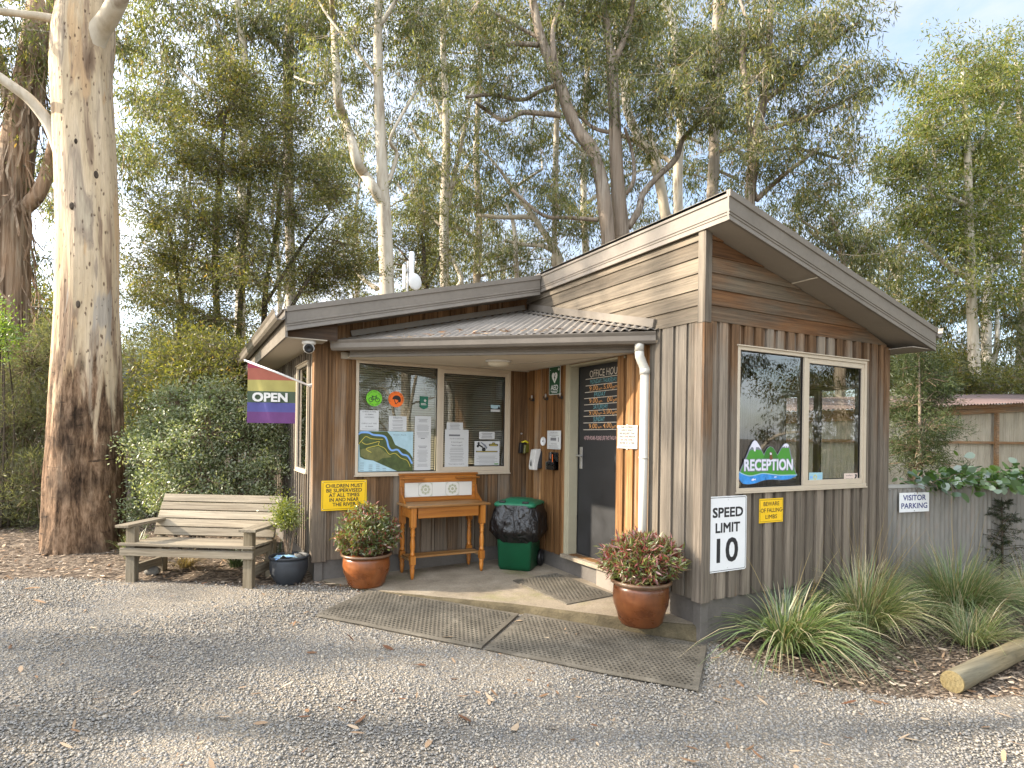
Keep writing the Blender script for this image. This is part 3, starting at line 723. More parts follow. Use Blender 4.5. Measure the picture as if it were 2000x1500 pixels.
# split exposed and sheltered timber: the outer boards stand in the weather
bo = MB(); board_wall(bo, 'Y', 0.0, -1, 0.02, 0.66, HB, WB, [], pitch=0.158, wide=0.118, seed=3)
bi = MB(); board_wall(bi, 'Y', 0.0, -1, 0.66, D_, HB, 2.40, [door_h], pitch=0.155, wide=0.10, seed=5)
bo.build('outer_porch_wall', M['wall_pale'], bld)
bi.build('porch_wall', M['wall_warm'], bld)
b = MB(); board_wall(b, 'X', D_, -1, -L_, 0.0, HB, lambda u: 3.30 + 0.2446 * u, [win_f], pitch=0.165, wide=0.115, seed=7)
b.build('front_wall', M['wall_front'], bld)
b = MB(); board_wall(b, 'Y', -L_, -1, D_, YB, HB, 2.50, [win_l], pitch=0.15, wide=0.05, th=0.022, seed=9)
b.build('left_wall', M['wall_pale'], bld)
b = MB(); board_wall(b, 'X', YB, 1, -L_, W, HB, lambda u: 3.16 - 0.25 * abs(u), [], seed=11); board_wall(b, 'Y', W, 1, 0.1, YB, HB, 2.46, [(0.2, 1.22, 1.0, 2.13)], seed=12)
b.build('rear_wall', M['wall_grey'], bld)
# plinth
b = MB()
b.box((0.012, 0.012, -0.32), (W - 0.01, 0.09, HB)); b.box((0.012, 0.0905, -0.32), (0.09, D_ + 0.02, HB))
b.box((-L_ + 0.012, D_ + 0.012, -0.2), (0.0, D_ + 0.09, HB)); b.box((-L_ + 0.012, D_ + 0.0905, -0.2), (-L_ + 0.09, YB, HB))
b.box((W - 0.09, 0.0905, -0.32), (W - 0.012, YB, HB))
for p0, p1 in (((-0.012, -0.012, -0.32), (0.075, 0.0118, HB - 0.002)), ((-0.012, 0.0122, -0.32), (0.0118, 0.075, HB - 0.002)), ((-L_ - 0.012, D_ - 0.012, -0.2), (-L_ + 0.075, D_ + 0.0118, HB - 0.002)), ((-L_ - 0.012, D_ + 0.0122, -0.2), (-L_ + 0.0118, D_ + 0.075, HB - 0.002))):
    b.box(p0, p1)
b.build('plinth', M['plinth'], bld, bevel=0.003)
# weatherboards: front gable (slopes under the right verge) and side
def zr(x): return 3.245 - 0.264 * (x + 0.05)        # underside of right roof
b = MB()
z = WB; n = 0
while z < 3.25:
    z1 = z + 0.1335
    xe = min(W, -0.05 + (3.245 - z) / 0.264); xt = min(W, -0.05 + (3.245 - z1) / 0.264)
    if xe > 0.03:
        xt = max(xt, 0.0)
        P = [(0.0, z, 0.030), (xe, z, 0.030), (xt, z1, 0.016), (0.0, z1, 0.016)]
        if xt < xe - 0.6: P = [(0.0, z, 0.030), (xe, z, 0.030), (xt, z1, 0.016), (0.0, z1, 0.016)]
        fr = [(x, -o, zz) for x, zz, o in P]; bk = [(x, 0.05, zz) for x, zz, o in P]
        b.hexa([fr[0], fr[1], bk[1], bk[0], fr[3], fr[2], bk[2], bk[3]])
    z = z1
b.build('gable_weatherboards', M['weather_x'], bld)
b = MB(); z = WB
while z < 3.24:
    z1 = min(z + 0.1335, 3.262)
    fr = [(-0.030, 0.0, z), (-0.030, D_, z), (-0.016, D_, z1), (-0.016, 0.0, z1)]; bk = [(0.05, y, zz) for _, y, zz in fr]
    b.hexa([bk[0], bk[1], fr[1], fr[0], bk[3], bk[2], fr[2], fr[3]]); z = z1
b.build('side_weatherboards', M['weather_y'], bld)
b = MB()
b.box((-0.046, -0.046, WB - 0.02), (0.03, -0.0305, 3.24)); b.box((-0.046, -0.0302, WB - 0.02), (-0.0305, 0.035, 3.25))
b.build('corner_trim', M['wall_pale'], bld, bevel=0.003)
b = MB()
for o in (0.0,):
    b.box((-0.045, -0.045, HB - 0.01), (0.055, -0.0215, WB - 0.022)); b.box((-0.045, -0.0212, HB - 0.01), (-0.0215, 0.06, WB - 0.022))
b.build('corner_board', M['wall_grey'], bld, bevel=0.003)
b = MB(); b.box((-L_ - 0.045, D_ - 0.045, HB - 0.01), (-L_ + 0.10, D_ - 0.0235, 2.48)); b.box((-L_ - 0.045, D_ - 0.0232, HB - 0.01), (-L_ - 0.0245, D_ + 0.07, 2.46))
b.build('corner_board', M['wall_front'], bld, bevel=0.003)
b = MB(); b.box((W - 0.06, -0.040, HB - 0.01), (W + 0.03, -0.0245, 2.50)); b.box((W + 0.0205, -0.0243, HB - 0.01), (W + 0.035, 0.08, 2.48))
b.build('corner_board', M['wall_grey'], bld, bevel=0.003)

# fascia profile: (out, up) measured from the top edge; cap strip, flat, two beads, lip
FP = [(0.0, 0.0), (0.016, 0.0), (0.016, -0.050), (0.004, -0.054), (0.004, -0.150), (0.010, -0.154), (0.010, -0.166), (0.003, -0.170), (0.003, -0.176), (0.010, -0.180), (0.010, -0.190), (0.004, -0.194), (0.010, -0.226), (0.010, -0.234), (-0.012, -0.234), (-0.012, 0.0)]
b = MB()
b.profile(FP, (-0.05, -0.29, 3.482), (-0.05, 2.52, 3.482), (-1, 0, 0), (0, 0, 1))
b.build('ridge_fascia', M['fascia'], bld)
sl = 0.264
b = MB()
b.profile(FP, (-0.064, -0.29, 3.482), (2.93, -0.29, 3.482 - sl * 2.98), (0, -1, 0), (0, 0, 1))
b.build('verge_fascia', M['fascia'], bld)
b = MB()
b.profile(FP, (-0.066, 2.52, 3.452), (-2.90, 2.52, 3.452 - 0.2446 * 2.85), (0, -1, 0), (0, 0, 1))
b.build('verge_fascia', M['fascia'], bld)
# roofs: ribbed sheet with thickness
def ribbed(b, o, run, slope, n, pitch, h=0.012, th=0.004):
    # o start corner, run vector along which ribs repeat (unit), slope vector from low to high edge
    o = Vector(o); run = Vector(run); slope = Vector(slope); nrm = run.cross(slope).normalized()
    if nrm.z < 0: nrm = -nrm
    pts = []
    m = n * 6
    for i in range(m + 1):
        pts.append(o + run * (pitch * i / 6) + nrm * (h * math.sin(2 * PI * i / 6)))
    k = len(pts); vs = [tuple(p) for p in pts] + [tuple(p + slope) for p in pts]
    b.add(vs, [(i, i + 1, k + i + 1, k + i) for i in range(k - 1)])
    vs2 = [tuple(p - nrm * th) for p in pts] + [tuple(p + slope - nrm * th) for p in pts]
    b.add(vs2, [(i, k + i, k + i + 1, i + 1) for i in range(k - 1)])
b = MB(); ribbed(b, (2.985, -0.275, 3.482 - sl * 3.03 - 0.02), (0, 1, 0), (-3.035, 0, sl * 3.035), 114, 0.076)
b.box((-0.066, -0.27, 3.455), (-0.035, 8.6, 3.478))
rf = b.build('roof', M['roof'], bld)
b = MB(); ribbed(b, (-2.94, 2.545, 3.452 - 0.2446 * 2.89 - 0.02), (0, 1, 0), (2.86, 0, 0.2446 * 2.86), 79, 0.076)
b.build('roof', M['roof'], bld)
# soffits
b = MB()
b.add([(-0.05, -0.281, 3.252), (2.92, -0.281, 3.252 - sl * 2.97), (2.92, 0.03, 3.252 - sl * 2.97), (-0.05, 0.03, 3.252)], [(0, 1, 2, 3)])
b.add([(-0.05, -0.281, 3.262), (2.92, -0.281, 3.262 - sl * 2.97), (2.92, 0.03, 3.262 - sl * 2.97), (-0.05, 0.03, 3.262)], [(3, 2, 1, 0)])
s_ = b.build('soffit', M['soffit_front'], bld)
b = MB(); b.box((1.05, -0.279, 0), (1.062, 0.0, 0.004), Matrix(((1, 0, 0, 0), (0, 1, 0, 0), (-sl, 0, 1, 3.232 + 0.0), (0, 0, 0, 1)))); b.build('soffit_joint', M['ceiling'], s_)
b = MB(); b.box((W, -0.27, 2.475), (2.93, YB, 2.485)); b.box((2.905, -0.276, 2.47), (2.925, YB + 0.3, 2.66)); b.build('right_eave', M['soffit_front'], bld)
b = MB()
b.add([(-2.89, 2.53, 2.545), (-0.06, 2.53, 3.235), (-0.06, 2.875, 3.235), (-2.89, 2.875, 2.545)], [(0, 1, 2, 3)])
b.build('verge_lining', M['soffit_front'], bld)
b = MB(); b.box((-2.885, 2.60, 2.468), (-2.5, YB + 0.25, 2.478)); b.build('left_soffit', M['soffit'], bld)
b = MB(); b.prism([(-2.885, 2.598, 2.479), (-2.40, 2.598, 2.479), (-2.40, 2.598, 2.70), (-2.885, 2.598, 2.60)], (0, 0.01, 0)); b.build('eave_end', M['dark_board'], bld)
b = MB(); b.box((-2.91, 2.53, 2.462), (-2.887, YB + 0.3, 2.70)); b.build('eave_fascia', M['fascia'], bld)
GP = [(0.0, 0.0), (0.004, 0.0), (0.006, -0.085), (0.03, -0.10), (0.075, -0.098), (0.095, -0.075), (0.100, -0.03), (0.112, -0.012), (0.118, 0.0), (0.112, 0.004), (0.104, -0.010), (0.094, -0.032), (0.088, -0.070), (0.072, -0.090), (0.03, -0.092), (0.012, -0.080), (0.008, 0.0)]
b = MB(); b.profile(GP, (-2.911, 2.49, 2.715), (-2.911, YB + 0.3, 2.70), (-1, 0, 0), (0, 0, 1)); b.build('eave_gutter', M['gutter'], bld)
b = MB(); b.profile(GP, (2.9255, -0.31, 2.70), (2.9255, YB + 0.3, 2.69), (1, 0, 0), (0, 0, 1)); b.build('eave_gutter', M['gutter'], bld)

# porch roof over the recess, its gutter runs along the diagonal
gd = Vector((-2.43, 2.22, 0)).normalized(); go = Vector((-gd.y, gd.x, 0)); go = go if go.x < 0 else -go
def pz(x, y): return 2.405 + 0.244 * (x + y)
A0 = Vector((0.0, 0.52, 0)); A1 = Vector((-2.42, 2.731, 0))
b = MB()
# corrugations run down the fall, from the inner corner towards the gutter
fall = Vector((-1, -1, 0)).normalized(); acr = Vector((1, -1, 0)).normalized()
def inside_dist(p):   # how far up from gutter line along -fall until a wall is met
    dx = (-0.032 - p.x) / 0.70711; dy = (2.907 - 0.02 - p.y) / 0.70711
    return min(dx, dy)
K = 240; tot = (A1 - A0).length
low = []; high = []
for i in range(K + 1):
    p = A0 + (A1 - A0) * (i / K) + go * 0.03; dd = inside_dist(p)
    h = 0.010 * math.cos(2 * PI * (p.dot(acr)) / 0.076)
    q = p + (-fall) * max(dd, 0.0)
    low.append((p.x, p.y, pz(p.x, p.y) + h)); high.append((q.x, q.y, pz(q.x, q.y) + h))
b.add(low + high, [(i, i + 1, K + 2 + i, K + 1 + i) for i in range(K)])
b.add([(x, y, zz - 0.006) for x, y, zz in low + high], [(i, K + 1 + i, K + 2 + i, i + 1) for i in range(K)])
b.build('porch_roof', M['roof'], bld)
b = MB()
b.bar((-0.044, 0.56, pz(0, 0.56) + 0.035), (-0.044, 2.80, pz(0, 2.80) + 0.035), 0.022, 0.075); b.bar((-0.12, 0.58, pz(0, 0.50) - 0.012), (-0.12, 2.72, pz(0, 2.64) - 0.012), 0.15, 0.006)
b.bar((-2.2, D_ - 0.05, pz(-2.2, D_) + 0.03), (-0.08, D_ - 0.05, pz(-0.08, D_) + 0.03), 0.02, 0.06)
b.build('flashing', M['fascia'], bld)
b = MB()
g0 = Vector((-0.028, 0.46, 0)) - go * 0.1; g0 = A0 - go * 0.055; g1 = A1 - go * 0.055
b.profile(GP, g0 + Vector((-0.03, 0.028, 2.492)), g1 + Vector((0, 0, 2.492)), go, (0, 0, 1))
b.build('porch_gutter', M['gutter'], bld)
b = MB()
f0 = Vector((-0.025, 0.80, 0)); f1 = Vector((-2.235, 2.74, 0))
BP = [(0.0, 0.0), (0.010, 0.0), (0.010, -0.035), (0.004, -0.038), (0.004, -0.055), (0.012, -0.060), (0.012, -0.085), (-0.02, -0.085), (-0.02, 0.0)]
b.profile(BP, f0 + Vector((0, 0, 2.425)), f1 + Vector((0, 0, 2.425)), go, (0, 0, 1))
b.build('porch_fascia', M['fascia'], bld)
b = MB(); pc = [(-0.021, 0.80, 2.345), (-0.021, D_ - 0.03, 2.345), (-2.235, D_ - 0.03, 2.345), (-2.235, 2.745, 2.345)]
b.prism(pc, (0, 0, 0.008)); b.prism([(-0.021, 0.70, 2.425), (-0.021, 0.82, 2.425), (-2.235, 2.76, 2.425), (-2.36, 2.66, 2.425)], (0, 0, 0.006))
ce = b.build('porch_ceiling', M['ceiling'], bld)
b = MB(); b.bar((-0.75, 2.87, 2.343), (-0.06, 1.2, 2.343), 0.022, 0.004); b.build('ceiling_joint', M['soffit'], ce)
b = MB(); b.box((-2.30, D_ - 0.055, 2.335), (0, D_ - 0.0225, 2.40)); b.box((-0.055, 0.86, 2.341), (-0.0225, D_ - 0.06, 2.37)); b.build('ceiling_trim', M['soffit'], bld)
# downpipe
b = MB(); b.sm = True
px_, py_ = -0.075, 0.64
b.tube([(px_ - 0.05, py_ + 0.02, 2.42), (px_ - 0.05, py_ + 0.02, 2.33)], 0.043, 20)
b.tube([(px_ - 0.05, py_ + 0.02, 2.33), (px_ - 0.045, py_ + 0.018, 2.28), (px_ - 0.022, py_ + 0.008, 2.22), (px_, py_, 2.17), (px_, py_, 2.13)], [0.041, 0.043, 0.041, 0.043, 0.042], 20)
b.tube([(px_, py_, 2.17), (px_, py_, 2.12)], 0.046, 20)
b.tube([(px_, py_, 2.14), (px_, py_, 0.02)], 0.040, 20)
for zz in (1.35, 0.5): b.tube([(px_, py_, zz), (px_, py_, zz + 0.02)], 0.0425, 20)
b.build('downpipe', M['pipe'], bld)
b = MB()
for zz in (2.30, 2.275, 2.25, 2.225, 2.20): b.tube([(px_ - 0.03, py_ + 0.01, zz), (px_ - 0.03, py_ + 0.01, zz + 0.006)], 0.047, 20)

# windows
def window(name, axis, plane, sgn, hole, split, slider_first, parent, glassm, bl=None):
    a0, a1, z0, z1 = hole
    def P(u, o, z): return (u, plane + sgn * o, z) if axis == 'X' else (plane + sgn * o, u, z)
    def bx(b, u0, u1, za, zb_, o0, o1): b.box(P(u0, o0, za), P(u1, o1, zb_))
    b = MB(); t = 0.030
    bx(b, a0, a1, z1 - t, z1, -0.07, 0.032); bx(b, a0, a1, z0, z0 + t, -0.07, 0.038)
    bx(b, a0, a0 + t, z0 + t, z1 - t, -0.07, 0.032); bx(b, a1 - t, a1, z0 + t, z1 - t, -0.07, 0.032)
    if split: bx(b, split - 0.022, split + 0.022, z0 + t, z1 - t, -0.05, 0.026)
    bx(b, a0 - 0.012, a1 + 0.012, z1 + 0.001, z1 + 0.012, -0.02, 0.045)
    bx(b, a0 - 0.008, a1 + 0.008, z0 - 0.014, z0 - 0.001, -0.02, 0.046)
    wn = b.build(name, M['frame'], parent, bevel=0.002)
    cells = [(a0 + t, (split - 0.022) if split else a1 - t)] + ([(split + 0.022, a1 - t)] if split else [])
    for ci, (c0, c1) in enumerate(cells):
        sash = split and ((ci == 0) == slider_first)
        q = 0.048 if sash else 0.0; o = 0.012 if sash else 0.004
        if sash:
            b = MB(); bx(b, c0, c1, z0 + t + 0.001, z0 + t + q, -0.01, 0.020); bx(b, c0, c1, z1 - t - q, z1 - t - 0.001, -0.01, 0.020)
            bx(b, c0, c0 + q * 0.75, z0 + t + q, z1 - t - q, -0.01, 0.020); bx(b, c1 - q * 0.75, c1, z0 + t + q, z1 - t - q, -0.01, 0.020)
            b.build('sash', M['frame'], wn, bevel=0.002)
        p0, p1, w0, w1 = c0 + q * 0.75, c1 - q * 0.75, z0 + t + q, z1 - t - q
        b = MB(); e = 0.008
        bx(b, p0, p1, w1 - e, w1 - 0.0005, -0.004, 0.008); bx(b, p0, p1, w0 + 0.0005, w0 + e, -0.004, 0.008); bx(b, p0 + 0.0005, p0 + e, w0 + e, w1 - e, -0.004, 0.008); bx(b, p1 - e, p1 - 0.0005, w0 + e, w1 - e, -0.004, 0.008)
        b.build('seal', M['rubber_seal'], wn)
        b = MB(); b.add([P(p0 + e, 0.002, w0 + e), P(p1 - e, 0.002, w0 + e), P(p1 - e, 0.002, w1 - e), P(p0 + e, 0.002, w1 - e)], [(0, 1, 2, 3)])
        b.build('pane', glassm, wn)
        if bl:
            b = MB(); zz = w1 - 0.01
            while zz > w0 + 0.02:
                b.add([P(p0 + 0.01, -0.045, zz - 0.006), P(p1 - 0.01, -0.045, zz - 0.006), P(p1 - 0.01, -0.064, zz + 0.009), P(p0 + 0.01, -0.064, zz + 0.009)], [(0, 1, 2, 3)]); zz -= bl
            for u in (p0 + 0.12, p1 - 0.12): bx(b, u - 0.001, u + 0.001, w0 + 0.02, w1, -0.056, -0.055)
            b.build('blind', M['blind'], wn)
    return wn
window('window', 'X', 0.0, -1, win_r, 1.272, False, bld, M['glass'])
window('window', 'X', D_, -1, win_f, -1.176, False, bld, M['glass'], 0.026)
window('window', 'Y', -L_, -1, win_l, None, False, bld, M['glass_side'])
wn = window('window', 'Y', W, 1, (0.2, 1.22, 1.0, 2.13), 0.72, False, bld, M['clear'])

# door: recessed leaf with chalked opening hours
DX = 0.100
b = MB()
b.box((-0.028, 1.943, 0.245), (0.10, 2.003, 2.34)); b.box((-0.020, 1.925, 0.245), (0.095, 1.9425, 2.335))
b.box((-0.0195, 1.0, 2.3135), (0.095, 1.925, 2.335)); b.box((0.062, 1.03, 0.245), (0.14, 1.09, 2.3135))
dfr = b.build('door_frame', M['door_frame'], bld, bevel=0.002)
b = MB(); b.box((DX, 1.06, 0.252), (DX + 0.04, 1.924, 2.312)); door = b.build('door', M['door'], bld, bevel=0.002)
b = MB(); b.box((DX - 0.006, 1.838, 1.19), (DX - 0.0005, 1.888, 1.43))
b.box((DX - 0.0105, 1.85, 1.215), (DX - 0.0065, 1.876, 1.265))
b.sm = True; b.tube([(DX - 0.006, 1.863, 1.335), (DX - 0.05, 1.863, 1.335)], 0.009, 12); b.tube([(DX - 0.048, 1.863, 1.335), (DX - 0.05, 1.79, 1.33)], [0.010, 0.008], 12); b.tube([(DX - 0.048, 1.863, 1.335), (DX - 0.05, 1.885, 1.335)], 0.010, 12)
b.build('handle', M['steel'], door, bevel=0.001)
b = MB(); b.box((-0.075, 1.01, 0.205), (0.14, 2.0, 0.244)); b.build('door_sill', M['concrete'], bld, bevel=0.004)
b = MB(); b.box((-0.02, 1.04, -0.06), (0.0115, 1.40, 0.204)); b.build('step_riser', M['soffit_front'], bld)
# chalk writing, in the plane of the door leaf
chalk = [('chalk_w', [('OFFICE HOURS', 1.725, 2.186, 0.075, 0.56)]), ('chalk_b', [('MONDAY-THURSDAY', 1.715, 2.113, 0.045, 0.455), ('FRIDAY', 1.640, 1.975, 0.047, 0.20), ('SATURDAY', 1.650, 1.841, 0.047, 0.25), ('SUNDAY', 1.650, 1.708, 0.050, 0.20)]),
         ('chalk_o', [(tx, 1.728 - dx, zb_ + dz, chh, wd) for zb_, tm in ((2.040, '5'), (1.905, ''), (1.778, '5'), (1.633, '4')) for tx, dx, dz, chh, wd in ((('9.00', 0, 0, 0.052, 0.15), ('am-', 0.165, 0.004, 0.028, 0.07)) + (((tm + '.00', 0.25, 0.006, 0.052, 0.14), ('pm', 0.40, 0.006, 0.034, 0.075)) if tm else (('00', 0.315, 0.006, 0.052, 0.085), ('pm', 0.41, 0.006, 0.034, 0.075))))]),
         ('chalk_p', [('AFTER HOURS- PLEASE USE THE TWO-WAY', 1.812, 1.512, 0.040, 0.60)])]
rj = random.Random(3)
for mt, items in chalk:
    b = MB()
    for tx, yl, zb_, chh, wd in items:
        vs, fs = text_polys(tx, 1.0, 0.0, 1.0, 0.05)
        x0 = min(v[0] for v in vs); x1 = max(v[0] for v in vs); k = chh / 0.70; kx = wd / (x1 - x0)
        b.add([(DX - 0.0012, yl - (v[0] - x0) * kx, zb_ + v[1] * k + 0.004 * math.sin(v[0] * 5) + 0.006 * (v[0] - x0) * kx) for v in vs], fs)
    if mt == 'chalk_w':
        for zz, y0 in ((2.170, 1.80), (2.098, 1.80), (2.027, 1.81), (1.961, 1.82), (1.892, 1.82), (1.826, 1.82), (1.766, 1.83), (1.694, 1.83), (1.620, 1.83)):
            b.add([(DX - 0.0012, y0, zz - 0.004), (DX - 0.0012, 1.12, zz + 0.001), (DX - 0.0012, 1.12, zz + 0.007), (DX - 0.0012, y0, zz + 0.003)], [(0, 1, 2, 3)])
    b.build('chalk_lettering', M[mt], door)
# room inside
b = MB()
def inner(b, x0, y0, x1, y1, z0, z1, holes):
    pass
b.box((-L_ + 0.11, D_ + 0.12, 0.0), (W - 0.11, YB - 0.11, 0.15)); b.box((0.12, 0.12, 0.0), (W - 0.11, D_ + 0.119, 0.15))
b.build('interior_floor', M['interior_floor'], bld)
b = MB(); b.box((-L_ + 0.12, 5.2, 0.151), (W - 0.12, 5.25, 2.44)); b.box((-L_ + 0.12, D_ + 0.12, 2.445), (W - 0.11, 5.2, 2.46)); b.box((0.12, 0.12, 2.445), (W - 0.11, D_ + 0.119, 2.46))
b.box((0.095, 0.12, 0.151), (0.105, 1.0, 2.44)); b.box((0.095, 2.02, 0.151), (0.105, D_ + 0.08, 2.44))
b.build('interior_wall', M['interior'], bld)
b = MB(); b.box((0.5, 0.35, 0.151), (2.3, 0.85, 0.95)); b.box((0.45, 0.32, 0.951), (2.35, 0.9, 0.99)); b.build('counter', M['desk'], bld)

# porch slab
slab_pts = [(0.011, 0.011), (0.011, D_ + 0.01), (-L_ + 0.013, D_ + 0.01), (-2.50, 2.90), (-2.40, 2.72), (-2.22, 2.42), (-1.98, 2.13), (-1.62, 1.76), (-1.08, 1.235), (-0.6, 0.66), (-0.25, 0.25)]
def slabz(x, y): return 0.045 - 0.048 * min(1.0, (-x) / 2.53 + (2.907 - y) / 2.907)
b = MB(); n = len(slab_pts)
tp = [(x, y, slabz(x, y)) for x, y in slab_pts]; 
ed = []
bm_pts = [(x, y, -0.32) for x, y in slab_pts]
# softly rounded, slightly ragged front edge
def outp(x, y, k):
    d = Vector((-0.756, -0.654, 0)); i = slab_pts.index((x, y)); return d * (k if i >= 3 or i == 0 else 0)
ring = []
fine = []
for i, (x, y) in enumerate(slab_pts):
    fine.append((x, y))
    if 3 <= i <= n - 1:
        x2, y2 = slab_pts[(i + 1) % n]
        for k in range(1, 6): fine.append((x + (x2 - x) * k / 6, y + (y2 - y) * k / 6))
m = len(fine)
def front(i, x, y): return i >= 3
lay = []
for (dz, ou) in ((0.0, -0.022), (-0.006, -0.006), (-0.022, 0.0), (-0.07, 0.004), (-0.12, 0.010), (-0.33, 0.012)):
    row = []
    for i, (x, y) in enumerate(fine):
        j = 0.006 * mnoise.noise(Vector((x * 9, y * 9, dz * 20))) if front(i, x, y) else 0
        ox, oy = (-0.756 * (ou + j), -0.654 * (ou + j)) if front(i, x, y) else (0, 0)
        row.append((x + ox, y + oy, slabz(x, y) + dz))
    lay.append(row)
b.sm = False
b.add([p for r in lay for p in r], [tuple(range(m))] + [(k * m + i, (k + 1) * m + i, (k + 1) * m + (i + 1) % m, k * m + (i + 1) % m) for k in range(len(lay) - 1) for i in range(m)])
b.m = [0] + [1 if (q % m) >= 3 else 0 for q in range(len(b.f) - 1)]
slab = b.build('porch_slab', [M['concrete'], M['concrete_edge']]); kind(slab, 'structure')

# ------------------------------------------------------------------ mats (real holes)
def ring_mat(name, label, p0, ud, vd, lu, lv, zf, pitch=0.038, th=0.013, group=None, sag=0.0):
    ud = Vector(ud).normalized(); vd = Vector(vd).normalized(); b = MB()
    brd = 0.032; nu = int((lu - 2 * brd) / pitch); nv = int((lv - 2 * brd) / pitch)
    pu = (lu - 2 * brd) / nu; pv = (lv - 2 * brd) / nv
    def pt(u, v, h):
        q = Vector(p0) + ud * u + vd * v; return (q.x, q.y, zf(q.x, q.y) + h + (0.004 * mnoise.noise(Vector((q.x * 3, q.y * 3, 5)))))
    for u0, u1, v0, v1 in ((0, lu, 0, brd), (0, lu, lv - brd, lv), (0, brd, brd, lv - brd), (lu - brd, lu, brd, lv - brd)):
        k = max(2, int(max(u1 - u0, v1 - v0) / 0.1))
        if u1 - u0 > v1 - v0:
            for i in range(k):
                a, c = u0 + (u1 - u0) * i / k, u0 + (u1 - u0) * (i + 1) / k
                b.hexa([pt(a, v0, 0), pt(c, v0, 0), pt(c, v1, 0), pt(a, v1, 0), pt(a, v0, th * (0.5 if v0 == 0 else 1)), pt(c, v0, th * (0.5 if v0 == 0 else 1)), pt(c, v1, th), pt(a, v1, th)])
        else:
            for i in range(k):
                a, c = v0 + (v1 - v0) * i / k, v0 + (v1 - v0) * (i + 1) / k
                b.hexa([pt(u0, a, 0), pt(u1, a, 0), pt(u1, c, 0), pt(u0, c, 0), pt(u0, a, th), pt(u1, a, th), pt(u1, c, th), pt(u0, c, th)])
    NS = 8; r = 0.36
    for i in range(nu):
        for j in range(nv):
            cu_, cv_ = brd + (i + 0.5 + (0.5 if j % 2 else 0)) * pu, brd + (j + 0.5) * pv
            if j % 2 and i == nu - 1: continue
            web = 1.0 if (i % 14 and j % 14) else 0.72
            outer = []; inn = []; inb = []
            for k in range(NS):
                a = 2 * PI * (k + 0.5) / NS
                cx_, sy_ = math.cos(a), math.sin(a); s_ = 0.5 / max(abs(cx_), abs(sy_))
                outer.append(pt(cu_ + cx_ * s_ * pu, cv_ + sy_ * s_ * pv, th)); inn.append(pt(cu_ + cx_ * r * web * pu, cv_ + sy_ * r * web * pv, th)); inb.append(pt(cu_ + cx_ * r * web * pu, cv_ + sy_ * r * web * pv, 0.001))
            # corners of the cell
            cs = [pt(cu_ + sx * 0.5 * pu, cv_ + sy * 0.5 * pv, th) for sx, sy in ((1, 1), (-1, 1), (-1, -1), (1, -1))]
            base = len(b.v); b.v += outer + inn + inb + cs
            for k in range(NS):
                k2 = (k + 1) % NS
                f = [(base + k, base + k2, base + NS + k2, base + NS + k), (base + NS + k, base + NS + k2, base + 2 * NS + k2, base + 2 * NS + k)]
                if k % 2 == 0: f.append((base + k, base + 3 * NS + k // 2, base + k2))
                for q in f: b.f.append(q); b.m.append(0); b.smooth.append(False)
    for j in range(1, nv, 2):
        for a, c in ((brd, brd + 0.5 * pu), (lu - brd - 0.5 * pu, lu - brd)):
            b.add([pt(a, brd + j * pv, th), pt(c, brd + j * pv, th), pt(c, brd + (j + 1) * pv, th), pt(a, brd + (j + 1) * pv, th)], [(0, 1, 2, 3)])
    o = b.build(name, M['rubber']); tag(o, label, 'mat', group)
    ub = MB(); k = 12
    for i in range(k):
        ub.add([pt(lu * i / k + (0.004 if i == 0 else 0), 0.004, 0.0015), pt(lu * (i + 1) / k - (0.004 if i == k - 1 else 0), 0.004, 0.0015), pt(lu * (i + 1) / k - (0.004 if i == k - 1 else 0), lv - 0.004, 0.0015), pt(lu * i / k + (0.004 if i == 0 else 0), lv - 0.004, 0.0015)], [(0, 1, 2, 3)])
    ub.build('shade_sheet', M['mat_hole_shade'], o)  # black sheet added below the mat so its holes look shaded
    return o
gzf = lambda x, y: gz(x, y) + 0.012
ring_mat('rubber_mat', 'long perforated rubber mat on gravel below the washstand end of the porch', (-2.735, 1.785, 0), (0.650, -0.760, 0), (0.760, 0.650, 0), 1.57, 0.84, gzf, group='perforated rubber mats')
ring_mat('rubber_mat', 'long perforated rubber mat on gravel nearest the speed limit sign', (-1.695, 0.568, 0), (0.640, -0.768, 0), (0.768, 0.640, 0), 1.58, 0.88, gzf, group='perforated rubber mats')
ring_mat('rubber_mat', 'small perforated rubber mat lying on the concrete porch before the door', (-0.655, 0.99, 0), (1, 0.05, 0), (-0.05, 1, 0), 0.56, 0.94, lambda x, y: slabz(x, y) + 0.003, pitch=0.040, group='perforated rubber mats')

# ------------------------------------------------------------------ signs on the walls
XR = (1, 0, 0); DR = (0, -1, 0)       # 'right' along the front walls, along the porch wall
def screws(s, pts, z, mat='steel'):
    b = MB()
    for x, y in pts: b.lathe([(0.005, z), (0.004, z + 0.002), (0.0, z + 0.0025)], (x, y, 0), 10)
    b.build('screw', M[mat], s.root)
def ring_rect(s, w_, h, t, mat, z, name='border', r=0.0):
    b = MB()
    for x0, y0, x1, y1 in ((-w_ / 2, -h / 2, w_ / 2, -h / 2 + t), (-w_ / 2, h / 2 - t, w_ / 2, h / 2), (-w_ / 2, -h / 2 + t, -w_ / 2 + t, h / 2 - t), (w_ / 2 - t, -h / 2 + t, w_ / 2, h / 2 - t)):
        b.add([(x0, y0, z), (x1, y0, z), (x1, y1, z), (x0, y1, z)], [(0, 1, 2, 3)])
    return b.build(name, mat, s.root)
def rounded(w_, h, r, n=6):
    out = []
    for cx_, cy_, a in ((w_ / 2 - r, h / 2 - r, 0), (-w_ / 2 + r, h / 2 - r, 90), (-w_ / 2 + r, -h / 2 + r, 180), (w_ / 2 - r, -h / 2 + r, 270)):
        out += arc_pts(cx_, cy_, r, a, a + 90, n)
    return out
